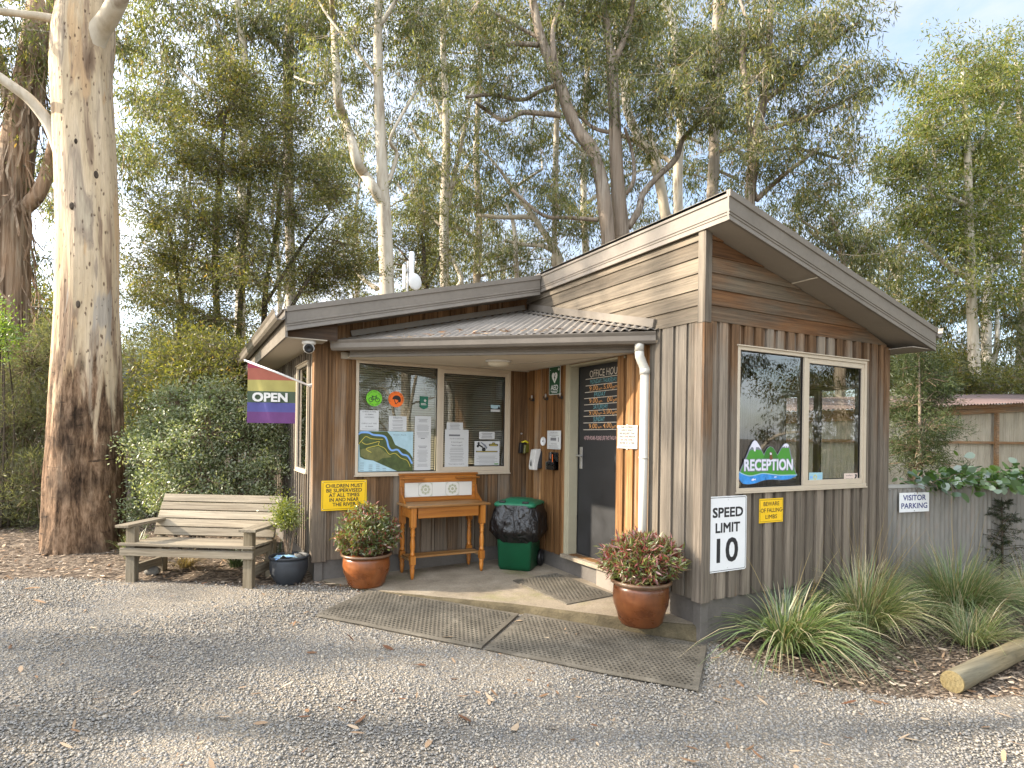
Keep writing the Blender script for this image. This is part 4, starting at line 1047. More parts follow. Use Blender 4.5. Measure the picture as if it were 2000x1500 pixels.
s = Sign('warning_sign', 'large yellow sign reading children must be supervised left of the porch window', 'sign', (-2.250, D_ - 0.050, 0.888), XR)
s.poly(rounded(0.475, 0.316, 0.008), M['yellow_sign'], 0, 'panel', 0.003)
ring_rect(s, 0.447, 0.288, 0.0035, M['ink'], 0.0036)
s.letters([('CHILDREN MUST', 0, 0.083, 0.037, 0.385, 0.024), ('BE SUPERVISED', 0, 0.034, 0.037, 0.372, 0.024), ('AT ALL TIMES', 0, -0.015, 0.037, 0.318, 0.024), ('IN AND NEAR', 0, -0.064, 0.037, 0.305, 0.024), ('THE RIVER', 0, -0.113, 0.037, 0.242, 0.024)], M['ink'], 0.0037)
screws(s, [(-0.22, 0.14), (0.22, 0.14), (-0.22, -0.14), (0.22, -0.14)], 0.003)
s = Sign('speed_sign', 'tall white metal sign reading speed limit 10 near the building corner', 'sign', (0.268, -0.030, 0.748), XR)
s.poly(rounded(0.452, 0.632, 0.022), M['white_sign'], 0, 'panel', 0.004)
rr0 = rounded(0.434, 0.614, 0.018); rr1 = rounded(0.424, 0.604, 0.014); b = MB(); k = len(rr0)
b.add([(x, y, 0.0046) for x, y in rr0] + [(x, y, 0.0046) for x, y in rr1], [(i, (i + 1) % k, k + (i + 1) % k, k + i) for i in range(k)]); b.build('border', M['ink'], s.root)
s.letters([('SPEED', 0, 0.143, 0.078, 0.355, 0.036), ('LIMIT', 0, 0.015, 0.078, 0.285, 0.036), ('10', -0.002, -0.232, 0.196, 0.245, 0.022)], M['ink'], 0.0047)
screws(s, [(0, 0.285), (0, -0.285)], 0.004)
s = Sign('warning_sign', 'small yellow sign reading beware of falling limbs under the reception window', 'sign', (0.812, -0.029, 0.917), XR)
s.panel(0.312, 0.212, 0.003, M['yellow_sign']); ring_rect(s, 0.292, 0.192, 0.003, M['ink'], 0.0036)
s.letters([('BEWARE', 0, 0.042, 0.036, 0.205, 0.008), ('OF FALLING', 0, -0.015, 0.036, 0.275, 0.008), ('LIMBS', 0, -0.072, 0.036, 0.150, 0.008)], M['ink'], 0.0037)
screws(s, [(-0.147, 0.0), (0.147, 0.0)], 0.003, 'black')
fd = Vector((0.988, -0.156, 0)).normalized()
s = Sign('parking_sign', 'white sign reading visitor parking on the grey corrugated fence', 'sign', Vector((2.958, -0.063, 0.908)) + Vector((fd.y, -fd.x, 0)) * 0.034, fd)
s.panel(0.432, 0.202, 0.003, M['white_sign'], bevel=0.001)
s.letters([('VISITOR', 0, 0.022, 0.055, 0.330, 0.024), ('PARKING', 0, -0.062, 0.055, 0.375, 0.024)], M['navy'], 0.0036)
screws(s, [(0, 0.088), (0, -0.088)], 0.003, 'black')
# green safety sign on the porch wall
s = Sign('safety_sign', 'dark green AED sign with white heart beside the office door', 'sign', (-0.026, 2.229, 2.182), DR)
s.poly(rounded(0.235, 0.322, 0.016), M['white_sign'], 0, 'panel', 0.003); s.poly(rounded(0.225, 0.312, 0.013), M['aed_green'], 0.0034, 'face')
b = MB()
hp = [(0.0, -0.042), (-0.052, 0.018), (-0.060, 0.050), (-0.048, 0.075), (-0.025, 0.083), (-0.006, 0.074), (0, 0.062), (0.006, 0.074), (0.025, 0.083), (0.048, 0.075), (0.060, 0.050), (0.052, 0.018)]
b.add([(x, y + 0.010, 0.0040) for x, y in hp], [tuple(range(len(hp)))])
for x0, y0, x1, y1 in ((0.068, 0.118, 0.102, 0.128), (0.080, 0.106, 0.090, 0.1175), (0.080, 0.1285, 0.090, 0.140), (-0.098, 0.120, -0.082, 0.126)): b.add([(x0, y0, 0.004), (x1, y0, 0.004), (x1, y1, 0.004), (x0, y1, 0.004)], [(0, 1, 2, 3)])
b.build('heart_symbol', M['white_sign'], s.root)
s.poly([(0.012, 0.074), (-0.018, 0.028), (-0.002, 0.028), (-0.012, -0.018), (0.020, 0.038), (0.004, 0.038), (0.022, 0.074)], M['aed_green'], 0.0045, 'bolt_symbol')
s.letters([('AED', 0, -0.108, 0.058, 0.150, 0.010)], M['white_sign'], 0.0042)
s.rules([(-0.075, 0.075, -0.123, 0.006), (-0.055, 0.055, -0.138, 0.006)], M['white_sign'], 0.0042)
# paper notices
def notice(label, origin, right, w_, h, items=(), rules=(), group='paper notices', mat='paper', cat='notice', name='paper_notice', rm='ink_grey', th=0.0008, curl=0):
    s = Sign(name, label, cat, origin, right, group=group)
    s.panel(w_, h, th, M[mat], name='sheet')
    if items: s.letters(items, M['ink'], th + 0.0006)
    if rules: s.rules(rules, M[rm], th + 0.0006)
    return s
GF = D_ - 0.0065          # just outside the glass of the front window
def para(y0, n, dy, w_, t=0.004, rag=0.3, rnd=random.Random(5)):
    out = []
    for i in range(n):
        ww = w_ * (1 - rag * rnd.random()); out.append((-ww / 2, ww / 2, y0 - i * dy, t))
    return out
notice('white check in time notice at the left edge of the porch window', (-1.982, GF, 1.688), XR, 0.212, 0.222, [('CHECK IN TIME', 0, 0.088, 0.013, 0.15), ('12.30PM', 0, 0.058, 0.013, 0.085), ('ONWARDS', 0, 0.028, 0.013, 0.105), ('CHECK OUT TIME', 0, -0.040, 0.013, 0.165), ('10.30AM', 0, -0.072, 0.013, 0.085)], [(-0.08, 0.08, -0.094, 0.003)])
notice('white firepits notice above the site map in the porch window', (-1.662, GF, 1.660), XR, 0.205, 0.165, [('FIREPITS', 0, 0.055, 0.016, 0.10)], para(0.035, 2, 0.016, 0.15) + para(-0.006, 2, 0.016, 0.16) + para(-0.042, 3, 0.015, 0.15))
notice('tall white notice strip beside the mullion of the porch window', (-1.365, GF, 1.445), XR, 0.195, 0.615, (), para(0.27, 3, 0.014, 0.13) + para(0.205, 6, 0.012, 0.16, 0.003) + para(0.12, 5, 0.013, 0.15, 0.003) + [(-0.025, 0.025, 0.052, 0.008)] + para(-0.035, 2, 0.018, 0.11, 0.006) + para(-0.08, 11, 0.013, 0.13, 0.003) + para(-0.24, 3, 0.012, 0.14, 0.003))
notice('small white notice overlapping a larger sheet in the sliding porch window', (-0.972, GF, 1.640), XR, 0.205, 0.098, (), para(0.03, 5, 0.016, 0.16, 0.005))
s = notice('large white playing sheet at lower left of the sliding porch window', (-0.945, GF - 0.0016, 1.383), XR, 0.30, 0.445, [('Too far to walk home', 0, 0.110, 0.014, 0.18), ('& have the gear?', 0, 0.070, 0.014, 0.14), ('**Here to play**', 0, 0.030, 0.016, 0.155), ('Please enquire at reception', 0, -0.185, 0.011, 0.20)], para(0.005, 3, 0.018, 0.18, 0.004) + para(-0.055, 6, 0.018, 0.19, 0.004))
s.rules([(-0.10, 0.04, 0.155, 0.020)], M['ink_grey'], 0.0015, 'heading_bar')
notice('small white notice above the vehicle flyer in the sliding porch window', (-0.552, GF, 1.541), XR, 0.208, 0.090, (), para(0.026, 4, 0.018, 0.16, 0.006))
s = notice('white flyer picturing a blue off road buggy in the sliding porch window', (-0.547, GF, 1.328), XR, 0.335, 0.290, (), para(-0.035, 7, 0.016, 0.28, 0.003))
b = MB()
for cx_, cy_, r in ((-0.045, 0.045, 0.026), (-0.125, 0.085, 0.016), (-0.115, 0.12, 0.015)): b.add([(x, y, 0.0016) for x, y in arc_pts(cx_, cy_, r, 0, 345, 16)], [tuple(range(17))])
b.add([(x, y, 0.0016) for x, y in ((-0.13, 0.10), (-0.06, 0.06), (-0.055, 0.08), (-0.12, 0.115))], [(0, 1, 2, 3)]); b.build('buggy_picture', M['ink'], s.root)
s.poly([(-0.09, 0.13), (-0.085, 0.138), (-0.02, 0.10), (0.005, 0.065), (-0.01, 0.05), (-0.04, 0.085)], M['logo_grey'], 0.0017, 'buggy_panel')
b = MB(); b.add([(x, y, 0.0016) for x, y in ((0.03, 0.085), (0.14, 0.085), (0.15, 0.10), (0.14, 0.112), (0.11, 0.112), (0.10, 0.13), (0.07, 0.13), (0.06, 0.112), (0.03, 0.112), (0.02, 0.10))], [tuple(range(10))]); b.add([(-0.15, 0.012, 0.0016), (0.14, 0.012, 0.0016), (0.14, 0.028, 0.0016), (-0.15, 0.028, 0.0016)], [(0, 1, 2, 3)]); b.build('banner', M['ink'], s.root)
s.rules([(0.035, 0.135, 0.098, 0.010), (0.07, 0.10, 0.119, 0.007), (-0.14, 0.13, 0.020, 0.005)], M['map_yellow'], 0.0022, 'banner_text')
s.rules([(0.10, 0.155, -0.13, 0.012)], M['logo_green'], 0.0016, 'logo')
s = Sign('photo_print', 'tiny landscape photograph stuck high in the sliding porch window', 'photograph', (-0.443, GF, 1.870), XR)
s.panel(0.126, 0.083, 0.0008, M['map_sky'], name='sheet'); s.poly([(-0.063, -0.0415), (0.063, -0.0415), (0.063, -0.012), (-0.063, -0.012)], M['paper'], 0.0014, 'foreground_snow'); s.poly([(-0.063, -0.012), (0.063, -0.012), (0.063, 0.005), (0.045, 0.034), (0.03, 0.0), (0.0, -0.004), (-0.04, -0.002), (-0.063, 0.004)], M['ink'], 0.0015, 'mountain_shape')
# site map
s = Sign('site_map', 'coloured bird view map of the river site inside the porch window', 'map', (-1.790, GF + 0.0008, 1.349), XR)
s.panel(0.622, 0.445, 0.0008, M['map_sky'], name='sheet')
mpx = lambda X_, Y_: ((X_ - 545) / 930 * 0.622, (1065 - Y_) / 680 * 0.445)
s.poly([mpx(*p) for p in ((82, 735), (560, 728), (640, 820), (700, 950), (800, 1000), (880, 1030), (960, 1100), (1008, 1180), (1008, 1400), (740, 1400), (480, 1285), (330, 1215), (190, 1195), (115, 1155), (100, 950), (82, 930))], M['map_green'], 0.0013, 'land')
s.poly([mpx(*p) for p in ((230, 1010), (420, 985), (560, 1100), (640, 1160), (480, 1180), (400, 1230), (200, 1180), (130, 1130), (120, 1030))], M['map_olive'], 0.0016, 'paddock')
b = MB(); strip(b, [mpx(p.x, p.y) for p in smooth_line([(85, 785, 0), (130, 750, 0), (250, 750, 0), (330, 785, 0), (500, 805, 0), (555, 870, 0), (585, 980, 0), (640, 1045, 0), (740, 1035, 0), (820, 1110, 0), (920, 1145, 0), (1000, 1275, 0)], 5)], 0.020, 0.0019); b.build('river', M['map_blue'], s.root)
b = MB()
for ln in ([(90, 945, 0), (150, 870, 0), (210, 815, 0), (300, 850, 0), (490, 860, 0)], [(140, 905, 0), (220, 945, 0), (400, 900, 0), (430, 900, 0), (420, 960, 0), (520, 1010, 0), (600, 1110, 0), (700, 1095, 0), (800, 1175, 0), (910, 1220, 0), (965, 1330, 0)], [(420, 960, 0), (215, 1015, 0), (300, 1080, 0)]):
    strip(b, [mpx(p.x, p.y) for p in smooth_line(ln, 4)], 0.006, 0.0021)
b.build('road', M['map_yellow'], s.root)
s.letters([('River Park', mpx(780, 0)[0], mpx(0, 790)[1], 0.012, 0.15)], M['ink_grey'], 0.0018, 'title')
s.rules([(mpx(x, 0)[0], mpx(x + 60, 0)[0], mpx(0, y)[1], 0.004) for x in (120, 260, 380, 490) for y in (1255, 1290, 1320, 1350, 1378) if not (x > 400 and y < 1340) and not (x > 240 and y < 1270)], M['ink_grey'], 0.0018, 'legend')
# round stickers
def sticker(label, origin, mat):
    s = Sign('round_sticker', label, 'sticker', origin, XR); s.poly(arc_pts(0, 0, 0.088, 0, 354, 48), M[mat], 0, 'disc', 0.0008); return s
def ring_text(s, tx, r, a0, a1, ch, z, flip=False):
    b = MB(); n = len(tx)
    for i, c_ in enumerate(tx):
        if c_ == ' ': continue
        a = R(a0 + (a1 - a0) * (i / max(1, n - 1))); vs, fs = text_polys(c_, 1.0, 0.01); k = ch / 0.7
        rot = a - PI / 2 if not flip else a + PI / 2
        for_ = [((v[0] * k) * math.cos(rot) - (v[1] * k) * math.sin(rot) + r * math.cos(a), (v[0] * k) * math.sin(rot) + (v[1] * k) * math.cos(rot) + r * math.sin(a), z) for v in vs]
        b.add(for_, fs)
    b.build('lettering', M['ink'], s.root)
s = sticker('lime green round bicycle sticker on the porch window', (-1.931, GF, 1.932), 'lime')
ring_text(s, 'PLEASE KEEP LEFT', 0.066, 160, 20, 0.014, 0.0014); ring_text(s, 'AT ALL TIMES', 0.080, 230, 310, 0.014, 0.0014, True)
b = MB()
for cx_ in (-0.036, 0.036): 
    o1 = arc_pts(cx_, -0.018, 0.026, 0, 360, 20); o2 = arc_pts(cx_, -0.018, 0.019, 0, 360, 20); k = len(o1)
    b.add([(x, y, 0.0014) for x, y in o1 + o2], [(i, i + 1, k + i + 1, k + i) for i in range(k - 1)])
for ln in ([(-0.036, -0.018), (-0.018, 0.018), (0.022, 0.018)], [(-0.018, 0.018), (0.0, -0.018), (0.022, 0.018)], [(0.036, -0.018), (0.020, 0.03), (0.032, 0.034)], [(-0.036, -0.018), (0.0, -0.018)], [(-0.03, 0.024), (-0.008, 0.022)]): strip(b, ln, 0.007, 0.0015)
b.build('bicycle_symbol', M['ink'], s.root)
s = sticker('orange round helmet sticker on the porch window', (-1.684, GF, 1.930), 'orange')
ring_text(s, 'HELMETS MUST BE WORN', 0.068, 200, -20, 0.013, 0.0014)
b = MB(); hl = arc_pts(0.006, -0.006, 0.050, 175, -35, 20) + [(0.030, -0.030), (0.020, -0.008), (-0.010, 0.0)]; b.add([(x, y, 0.0014) for x, y in hl], [tuple(range(len(hl)))])
strip(b, [(0.030, -0.022), (0.0, -0.052)], 0.008, 0.0015); strip(b, [(-0.022, -0.002), (-0.004, -0.052)], 0.008, 0.0016); b.build('helmet_symbol', M['ink'], s.root)
s = Sign('shield_sticker', 'dark green shield sticker with white star on the porch window', 'sticker', (-1.357, GF, 1.903), XR)
s.poly([(-0.05, 0.075), (0.05, 0.075), (0.05, -0.05), (0.0, -0.075), (-0.05, -0.05)], M['teal'], 0, 'panel', 0.0008)
s.poly([(0.012, 0.05), (0.018, 0.034), (0.036, 0.032), (0.022, 0.022), (0.028, 0.006), (0.013, 0.016), (0.0, 0.008), (0.006, 0.022), (-0.006, 0.032), (0.008, 0.034)], M['dirty_white'], 0.0014, 'star'); s.rules([(-0.035, 0.02, -0.008, 0.006), (-0.035, 0.03, -0.022, 0.006)], M['dirty_white'], 0.0014)
# porch wall notices
s = Sign('paper_notice', 'framed white ticket notice on the porch wall above the acrylic holder', 'notice', (-0.0245, 2.229, 1.502), DR, group='paper notices')
s.panel(0.285, 0.212, 0.004, M['paper'], name='sheet')
s.letters([('TWO WAY RADIO', 0, 0.078, 0.014, 0.15), ('AFTER HOURS', 0, -0.052, 0.012, 0.12)], M['ink'], 0.0046); s.rules([(-0.10, 0.09, 0.068, 0.003), (-0.09, 0.10, 0.052, 0.004), (-0.05, 0.05, 0.038, 0.004), (-0.07, 0.05, 0.008, 0.034), (0.09, 0.105, 0.004, 0.05), (-0.10, 0.10, -0.068, 0.004), (-0.09, 0.09, -0.082, 0.004), (-0.11, 0.11, -0.095, 0.004)], M['ink_grey'], 0.0046)
s = Sign('paper_notice', 'laminated white one person notice pinned beside the cream downpipe', 'notice', (-0.030, 0.925, 1.548), DR, group='paper notices')
s.panel(0.292, 0.222, 0.002, M['dimmed_paper'], name='sheet')
s.letters([('DUE TO SMALL', 0, 0.084, 0.019, 0.19, 0.02), ('OFFICE SPACE', 0, 0.054, 0.019, 0.18, 0.02), ('WE REQUEST THAT', 0, 0.024, 0.019, 0.235, 0.02), ('ONLY         PERSON', 0, -0.006, 0.019, 0.235, 0.02), ('ENTER AT A TIME', 0, -0.068, 0.019, 0.22, 0.02)], M['ink'], 0.0026)
s.letters([('ONE', -0.014, -0.006, 0.019, 0.055, 0.02), ('OR ONE FAMILY', 0, -0.037, 0.019, 0.20, 0.02), ('THANK YOU', 0, -0.098, 0.012, 0.18, 0.02)], M['ink_red'], 0.0026, 'red_lettering')
b = MB()
for x, y in ((-0.135, 0.10), (0.135, 0.10), (-0.135, -0.10), (0.135, -0.10), (0.0, 0.108), (0, -0.108)): b.box((x - 0.012, y - 0.010, 0.0024), (x + 0.012, y + 0.010, 0.005))
b.build('tape_tab', M['dirty_white'], s.root)
# reception artwork in the window
s = Sign('reception_sign', 'cut out mountain and river sign reading reception inside the right window', 'sign', (0.800, -0.0075, 1.346), XR)
def rp_(X_, Y_): return ((X_ - 530) / 875 * 0.785, (375 - Y_) / 655 * 0.392)
lv = [(92, 560), (130, 470), (200, 300), (250, 160), (290, 80), (320, 55), (350, 70), (395, 140), (455, 265), (490, 190), (520, 155), (550, 145), (590, 165), (655, 265), (715, 155), (750, 110), (785, 97), (820, 115), (838, 155), (880, 330), (930, 520), (962, 582), (880, 635), (770, 655), (700, 655), (570, 640), (470, 645), (340, 690), (240, 702), (160, 690), (110, 630)]
s.poly([rp_(*p) for p in lv], M['logo_grey'], 0.0, 'backing_shape', 0.002)
ins = lambda pts, k=0.975: [((x - 530) * k + 530, (y - 385) * k + 385) for x, y in pts]
s.poly([rp_(*p) for p in ins([(104, 560), (140, 470), (205, 310), (245, 205), (300, 190), (325, 190), (410, 200), (455, 285), (655, 285), (725, 165), (835, 165), (870, 330), (925, 520), (958, 580), (500, 600), (250, 590)])], M['logo_green'], 0.0026, 'mountain')
s.poly([rp_(*p) for p in ((445, 330), (470, 240), (500, 185), (550, 150), (590, 175), (640, 250), (665, 330))], M['logo_dkgreen'], 0.0031, 'middle_mountain')
s.poly([rp_(*p) for p in ((240, 205), (262, 150), (292, 85), (320, 62), (348, 75), (392, 145), (418, 200), (375, 160), (338, 160), (332, 220), (312, 220), (302, 170), (280, 155))], M['logo_snow'], 0.0034, 'snow_cap')
s.poly([rp_(*p) for p in ((724, 158), (752, 116), (785, 102), (815, 118), (832, 150), (818, 142), (812, 165), (800, 165), (795, 145), (785, 140), (782, 165), (770, 165), (766, 145), (745, 150))], M['logo_snow'], 0.0034, 'snow_cap')
top = smooth_line([(98, 510, 0), (180, 555, 0), (260, 577, 0), (340, 565, 0), (440, 545, 0), (560, 560, 0), (700, 578, 0), (860, 580, 0), (960, 584, 0)], 5); bot = smooth_line([(960, 586, 0), (870, 632, 0), (760, 650, 0), (640, 640, 0), (540, 640, 0), (440, 650, 0), (340, 684, 0), (240, 696, 0), (165, 684, 0), (118, 628, 0), (98, 560, 0)], 5)
b = MB(); pp = [rp_(p.x, p.y) for p in top + bot]; b.add([(x, y, 0.0036) for x, y in pp], [tuple(range(len(pp)))]); b.build('water', M['logo_water'], s.root)
b = MB(); strip(b, [rp_(p.x, p.y) for p in top], 0.008, 0.0039); b.build('water_edge', M['pale_blue'], s.root)
s.letters([('RECEPTION', rp_(530, 0)[0] + 0.001, rp_(0, 500)[1], 0.096, 0.632, 0.075)], M['logo_grey'], 0.0042, 'letter_outline')
s.letters([('RECEPTION', rp_(530, 0)[0], rp_(0, 497)[1], 0.094, 0.632, 0.030)], M['logo_snow'], 0.0050)
s.poly([rp_(*p) for p in ((530, 330), (548, 350), (578, 340), (575, 290), (568, 240), (548, 228), (530, 240), (536, 280))], M['logo_brown'], 0.0058, 'bird_picture')
s.poly([rp_(*p) for p in ((534, 245), (548, 238), (564, 248), (562, 272), (540, 272))], M['logo_snow'], 0.0062, 'bird_face')
for q, fx in ((1.0, (300, 632)), (0.6, (620, 604))):
    s.poly([rp_(fx[0] + dx * q, fx[1] + dy * q) for dx, dy in ((-25, 8), (0, -18), (25, -6), (40, -16), (40, 12), (25, 4), (0, 18))], M['logo_snow'], 0.0042, 'fish')
s = Sign('sticker', 'pale blue sticker in the lower left of the sliding reception window', 'sticker', (1.446, -0.0165, 1.197), XR); s.panel(0.196, 0.086, 0.0008, M['pale_blue'], name='label')
s.poly(arc_pts(-0.012, 0.0, 0.024, 0, 345, 20), M['map_yellow'], 0.0014, 'emblem'); s.poly(arc_pts(-0.012, 0.0, 0.015, 0, 345, 20), M['pale_blue'], 0.0018, 'emblem_centre'); s.rules([(0.025, 0.085, 0.01, 0.004), (0.025, 0.08, -0.008, 0.004), (-0.085, -0.05, 0.0, 0.02)], M['map_blue'], 0.0014)
s = Sign('sticker', 'pink surveillance sticker in the lower right of the reception window', 'sticker', (1.985, -0.0165, 1.188), XR); s.panel(0.215, 0.070, 0.0008, M['pink_paper'], name='label')
s.letters([('Surveillance', -0.03, 0.008, 0.015, 0.105), ('Camera in Use', -0.03, -0.022, 0.015, 0.12)], M['ink'], 0.0014)
s.poly([(0.05, -0.02), (0.075, -0.024), (0.095, -0.005), (0.098, 0.018), (0.08, 0.028), (0.06, 0.02), (0.072, 0.008), (0.062, -0.008)], M['ink'], 0.0014, 'camera_symbol')

# ------------------------------------------------------------------ small things fixed to the porch
for i, (y, lb) in enumerate(((2.71, 'black wall hook nearest the inner corner of the porch'), (2.393, 'black wall hook in the middle of three beside the AED sign'), (2.085, 'black wall hook nearest the office door frame'))):
    t = thing('wall_hook', lb, 'hook', (-0.0225, y, 1.985), 'wall hooks on the porch')
    b = MB(); b.box((-0.006, -0.022, -0.02), (0, 0.022, 0.012)); b.build('plate', M['black'], t, bevel=0.002)
    b = MB(); b.sm = True; b.tube([(-0.006, 0, -0.008), (-0.035, 0, -0.014), (-0.05, 0, 0.004), (-0.05, 0, 0.022)], [0.006, 0.006, 0.006, 0.007], 8); b.build('prong', M['black'], t)
    b = MB(); b.sm = True; b.lathe([(0, -0.01), (0.010, -0.008), (0.010, 0.03), (0, 0.034)], (-0.022, 0, 0.02), 10); b.build('clip', M['steel'], t)
# soap dispenser
t = thing('soap_dispenser', 'white wall mounted soap dispenser with tear shaped window', 'dispenser', (-0.022, 2.545, 1.265))
b = MB(); b.box((-0.055, -0.055, -0.105), (0, 0.055, 0.10)); b.build('back_plate', M['darkgrey'], t, bevel=0.006)
b = MB(); pr = [(-0.02, 0.128), (-0.088, 0.118), (-0.102, 0.05), (-0.112, -0.03), (-0.118, -0.09), (-0.112, -0.122), (-0.062, -0.125), (-0.058, -0.06), (-0.045, 0.0), (-0.026, 0.06), (-0.018, 0.10)]
b.prism([(x, -0.058, z) for x, z in pr], (0, 0.116, 0)); b.build('cover', M['dirty_white'], t, bevel=0.008)
b = MB(); b.add([(-0.1165 if z < -0.03 else -0.1135, y, z) for y, z in ((0, 0.01), (0.012, -0.035), (0.016, -0.06), (0.010, -0.078), (0, -0.083), (-0.010, -0.078), (-0.016, -0.06), (-0.012, -0.035))], [tuple(range(8))]); b.build('level_window', M['black'], t, M=Matrix.Translation((-0.006, 0, 0)))
# round thermometer
t = thing('thermometer', 'small round white dial thermometer above the soap dispenser', 'thermometer', (-0.022, 2.462, 1.482)); ax = Matrix(((0, 0, -1), (0, 1, 0), (1, 0, 0)))
b = MB(); b.sm = True; b.lathe([(0.052, 0), (0.052, 0.012), (0.046, 0.016), (0.044, 0.010), (0, 0.010)], (0, 0, 0), 28, ax); b.build('dial', M['white_sign'], t)
b = MB(); b.add([(-0.0112, 0.010, -0.010), (-0.0112, -0.020, 0.004), (-0.0112, 0.006, 0.010)], [(0, 1, 2)]); b.build('pointer', M['black'], t)
# visor box hanging on the inner corner
t = thing('wall_torch', 'black and yellow lantern torch hung under the porch window corner', 'torch', (-0.085, D_ - 0.035, 1.405))
b = MB(); b.prism([(-0.055, 0, -0.075), (0.03, 0, -0.08), (0.03, 0, 0.06), (-0.045, 0, 0.055)], (0, -0.05, 0)); b.build('body', M['black'], t, bevel=0.010)
b = MB(); b.prism([(-0.01, -0.005, -0.085), (0.085, -0.005, -0.06), (0.108, -0.005, 0.02), (0.075, -0.005, 0.035), (0.0, -0.005, 0.03)], (0, -0.07, 0)); b.build('lens_cover', M['visor'], t, bevel=0.012)
b = MB(); b.sm = True; b.tube([(-0.02, -0.03, 0.055), (0.02, -0.045, 0.072), (0.06, -0.045, 0.060), (0.085, -0.03, 0.035)], 0.012, 10); b.build('handle', M['yellow'], t)
b = MB(); b.sm = True; b.lathe([(0.012, 0), (0.010, 0.012), (0, 0.015)], (0.0, 0.012, 0.165), 12, Matrix(((1, 0, 0), (0, 0, -1), (0, 1, 0)))); b.build('hanging_stud', M['steel'], t)
# acrylic holder with radio
t = thing('brochure_holder', 'clear acrylic holder on the porch wall below the ticket notice', 'holder', (-0.022, 2.225, 1.16))
b = MB(); b.box((-0.004, -0.09, 0), (0, 0.09, 0.20)); b.box((-0.06, -0.09, 0), (-0.057, 0.09, 0.09)); b.box((-0.0565, -0.09, 0), (-0.0045, 0.09, 0.003)); b.build('tray', M['clear'], t)
t = thing('hand_radio', 'black hand held two way radio standing in the acrylic holder', 'radio', (-0.052, 2.27, 1.165))
b = MB(); b.box((-0.018, -0.028, 0), (0.014, 0.026, 0.10)); b.build('body', M['darkgrey'], t, bevel=0.005)
b = MB(); b.sm = True; b.tube([(0, 0.015, 0.10), (0.0, 0.02, 0.19)], [0.007, 0.005], 8); b.tube([(0, -0.014, 0.10), (0, -0.014, 0.118)], 0.009, 10); b.build('antenna', M['black'], t)
t = thing('pencil', 'orange pencil standing in the acrylic holder behind the radio', 'pencil', (-0.035, 2.235, 1.165)); b = MB(); b.tube([(0, 0, 0), (0, 0.012, 0.17)], 0.004, 6); b.build('shaft', M['orange'], t)
# porch lamp
t = thing('ceiling_light', 'oval frosted bulkhead lamp fixed to the porch ceiling', 'lamp', (-0.83, 2.09, 2.344), rz=-0.45)
b = MB(); b.sm = True
b.lathe([(0.092, 0), (0.095, -0.016), (0.086, -0.022)], (0, 0, 0), 28, Matrix(((1.45, 0, 0), (0, 0.85, 0), (0, 0, 1)))); b.build('base_ring', M['dirty_white'], t)
b = MB(); b.sm = True; b.lathe([(0.084, -0.018), (0.078, -0.045), (0.055, -0.065), (0.0, -0.070)], (0, 0, 0), 28, Matrix(((1.45, 0, 0), (0, 0.85, 0), (0, 0, 1)))); b.build('lens', M['light_lens'], t)
# security camera under the left eave
t = thing('security_camera', 'white dome camera with black eye under the left eave corner', 'camera', (-2.66, 2.70, 2.466))
b = MB(); b.sm = True; b.lathe([(0.068, 0.0), (0.070, -0.022), (0.060, -0.034)], (0, 0, 0), 28); b.build('mount', M['white'], t)
hd = Vector((-0.15, -0.88, -0.25)).normalized(); q = hd.to_track_quat('Z', 'Y').to_matrix()
b = MB(); b.sm = True; b.lathe([(0.0, -0.055), (0.032, -0.046), (0.052, -0.018), (0.055, 0.010), (0.046, 0.036)], (0, 0, -0.068), 28, q); b.build('housing', M['white'], t)
b = MB(); b.sm = True; b.lathe([(0.046, 0.0362), (0.042, 0.042), (0.022, 0.048), (0.018, 0.040), (0, 0.042)], (0, 0, -0.068), 28, q); b.build('lens', M['black'], t)
# antenna on the low roof
t = thing('roof_antenna', 'white panel and dish radio antennas on a pole above the low roof', 'antenna', (-1.03, 4.5, 3.34))
b = MB(); b.sm = True; b.tube([(0, 0, -0.18), (0, 0, 0.62)], 0.014, 10); b.build('pole', M['galv'], t)
b = MB(); b.tube([(0.0, 0.0, 0.50), (-0.16, 0.09, 0.50)], 0.009, 8); b.box((-0.05, -0.02, 0.47), (0.07, 0.02, 0.50)); b.build('bracket', M['galv'], t)
b = MB(); b.sm = True; b.lathe([(0, 0.40), (0.036, 0.402), (0.036, 0.42), (0.036, 0.73), (0.03, 0.745), (0, 0.75)], (0.045, -0.03, 0), 20); b.build('sector_panel', M['white'], t)
b = MB(); b.box((-0.075, -0.03, 0.22), (-0.038, 0.01, 0.56)); b.build('side_panel', M['white'], t, bevel=0.008)
dq = Vector((0.35, -0.90, -0.05)).normalized().to_track_quat('Z', 'Y').to_matrix()
b = MB(); b.sm = True; b.lathe([(0.0, -0.04), (0.06, -0.036), (0.108, 0.0), (0.114, 0.016), (0.10, 0.026), (0.05, 0.034), (0, 0.036)], (0.075, -0.07, 0.325), 32, dq); b.build('dish', M['white'], t)
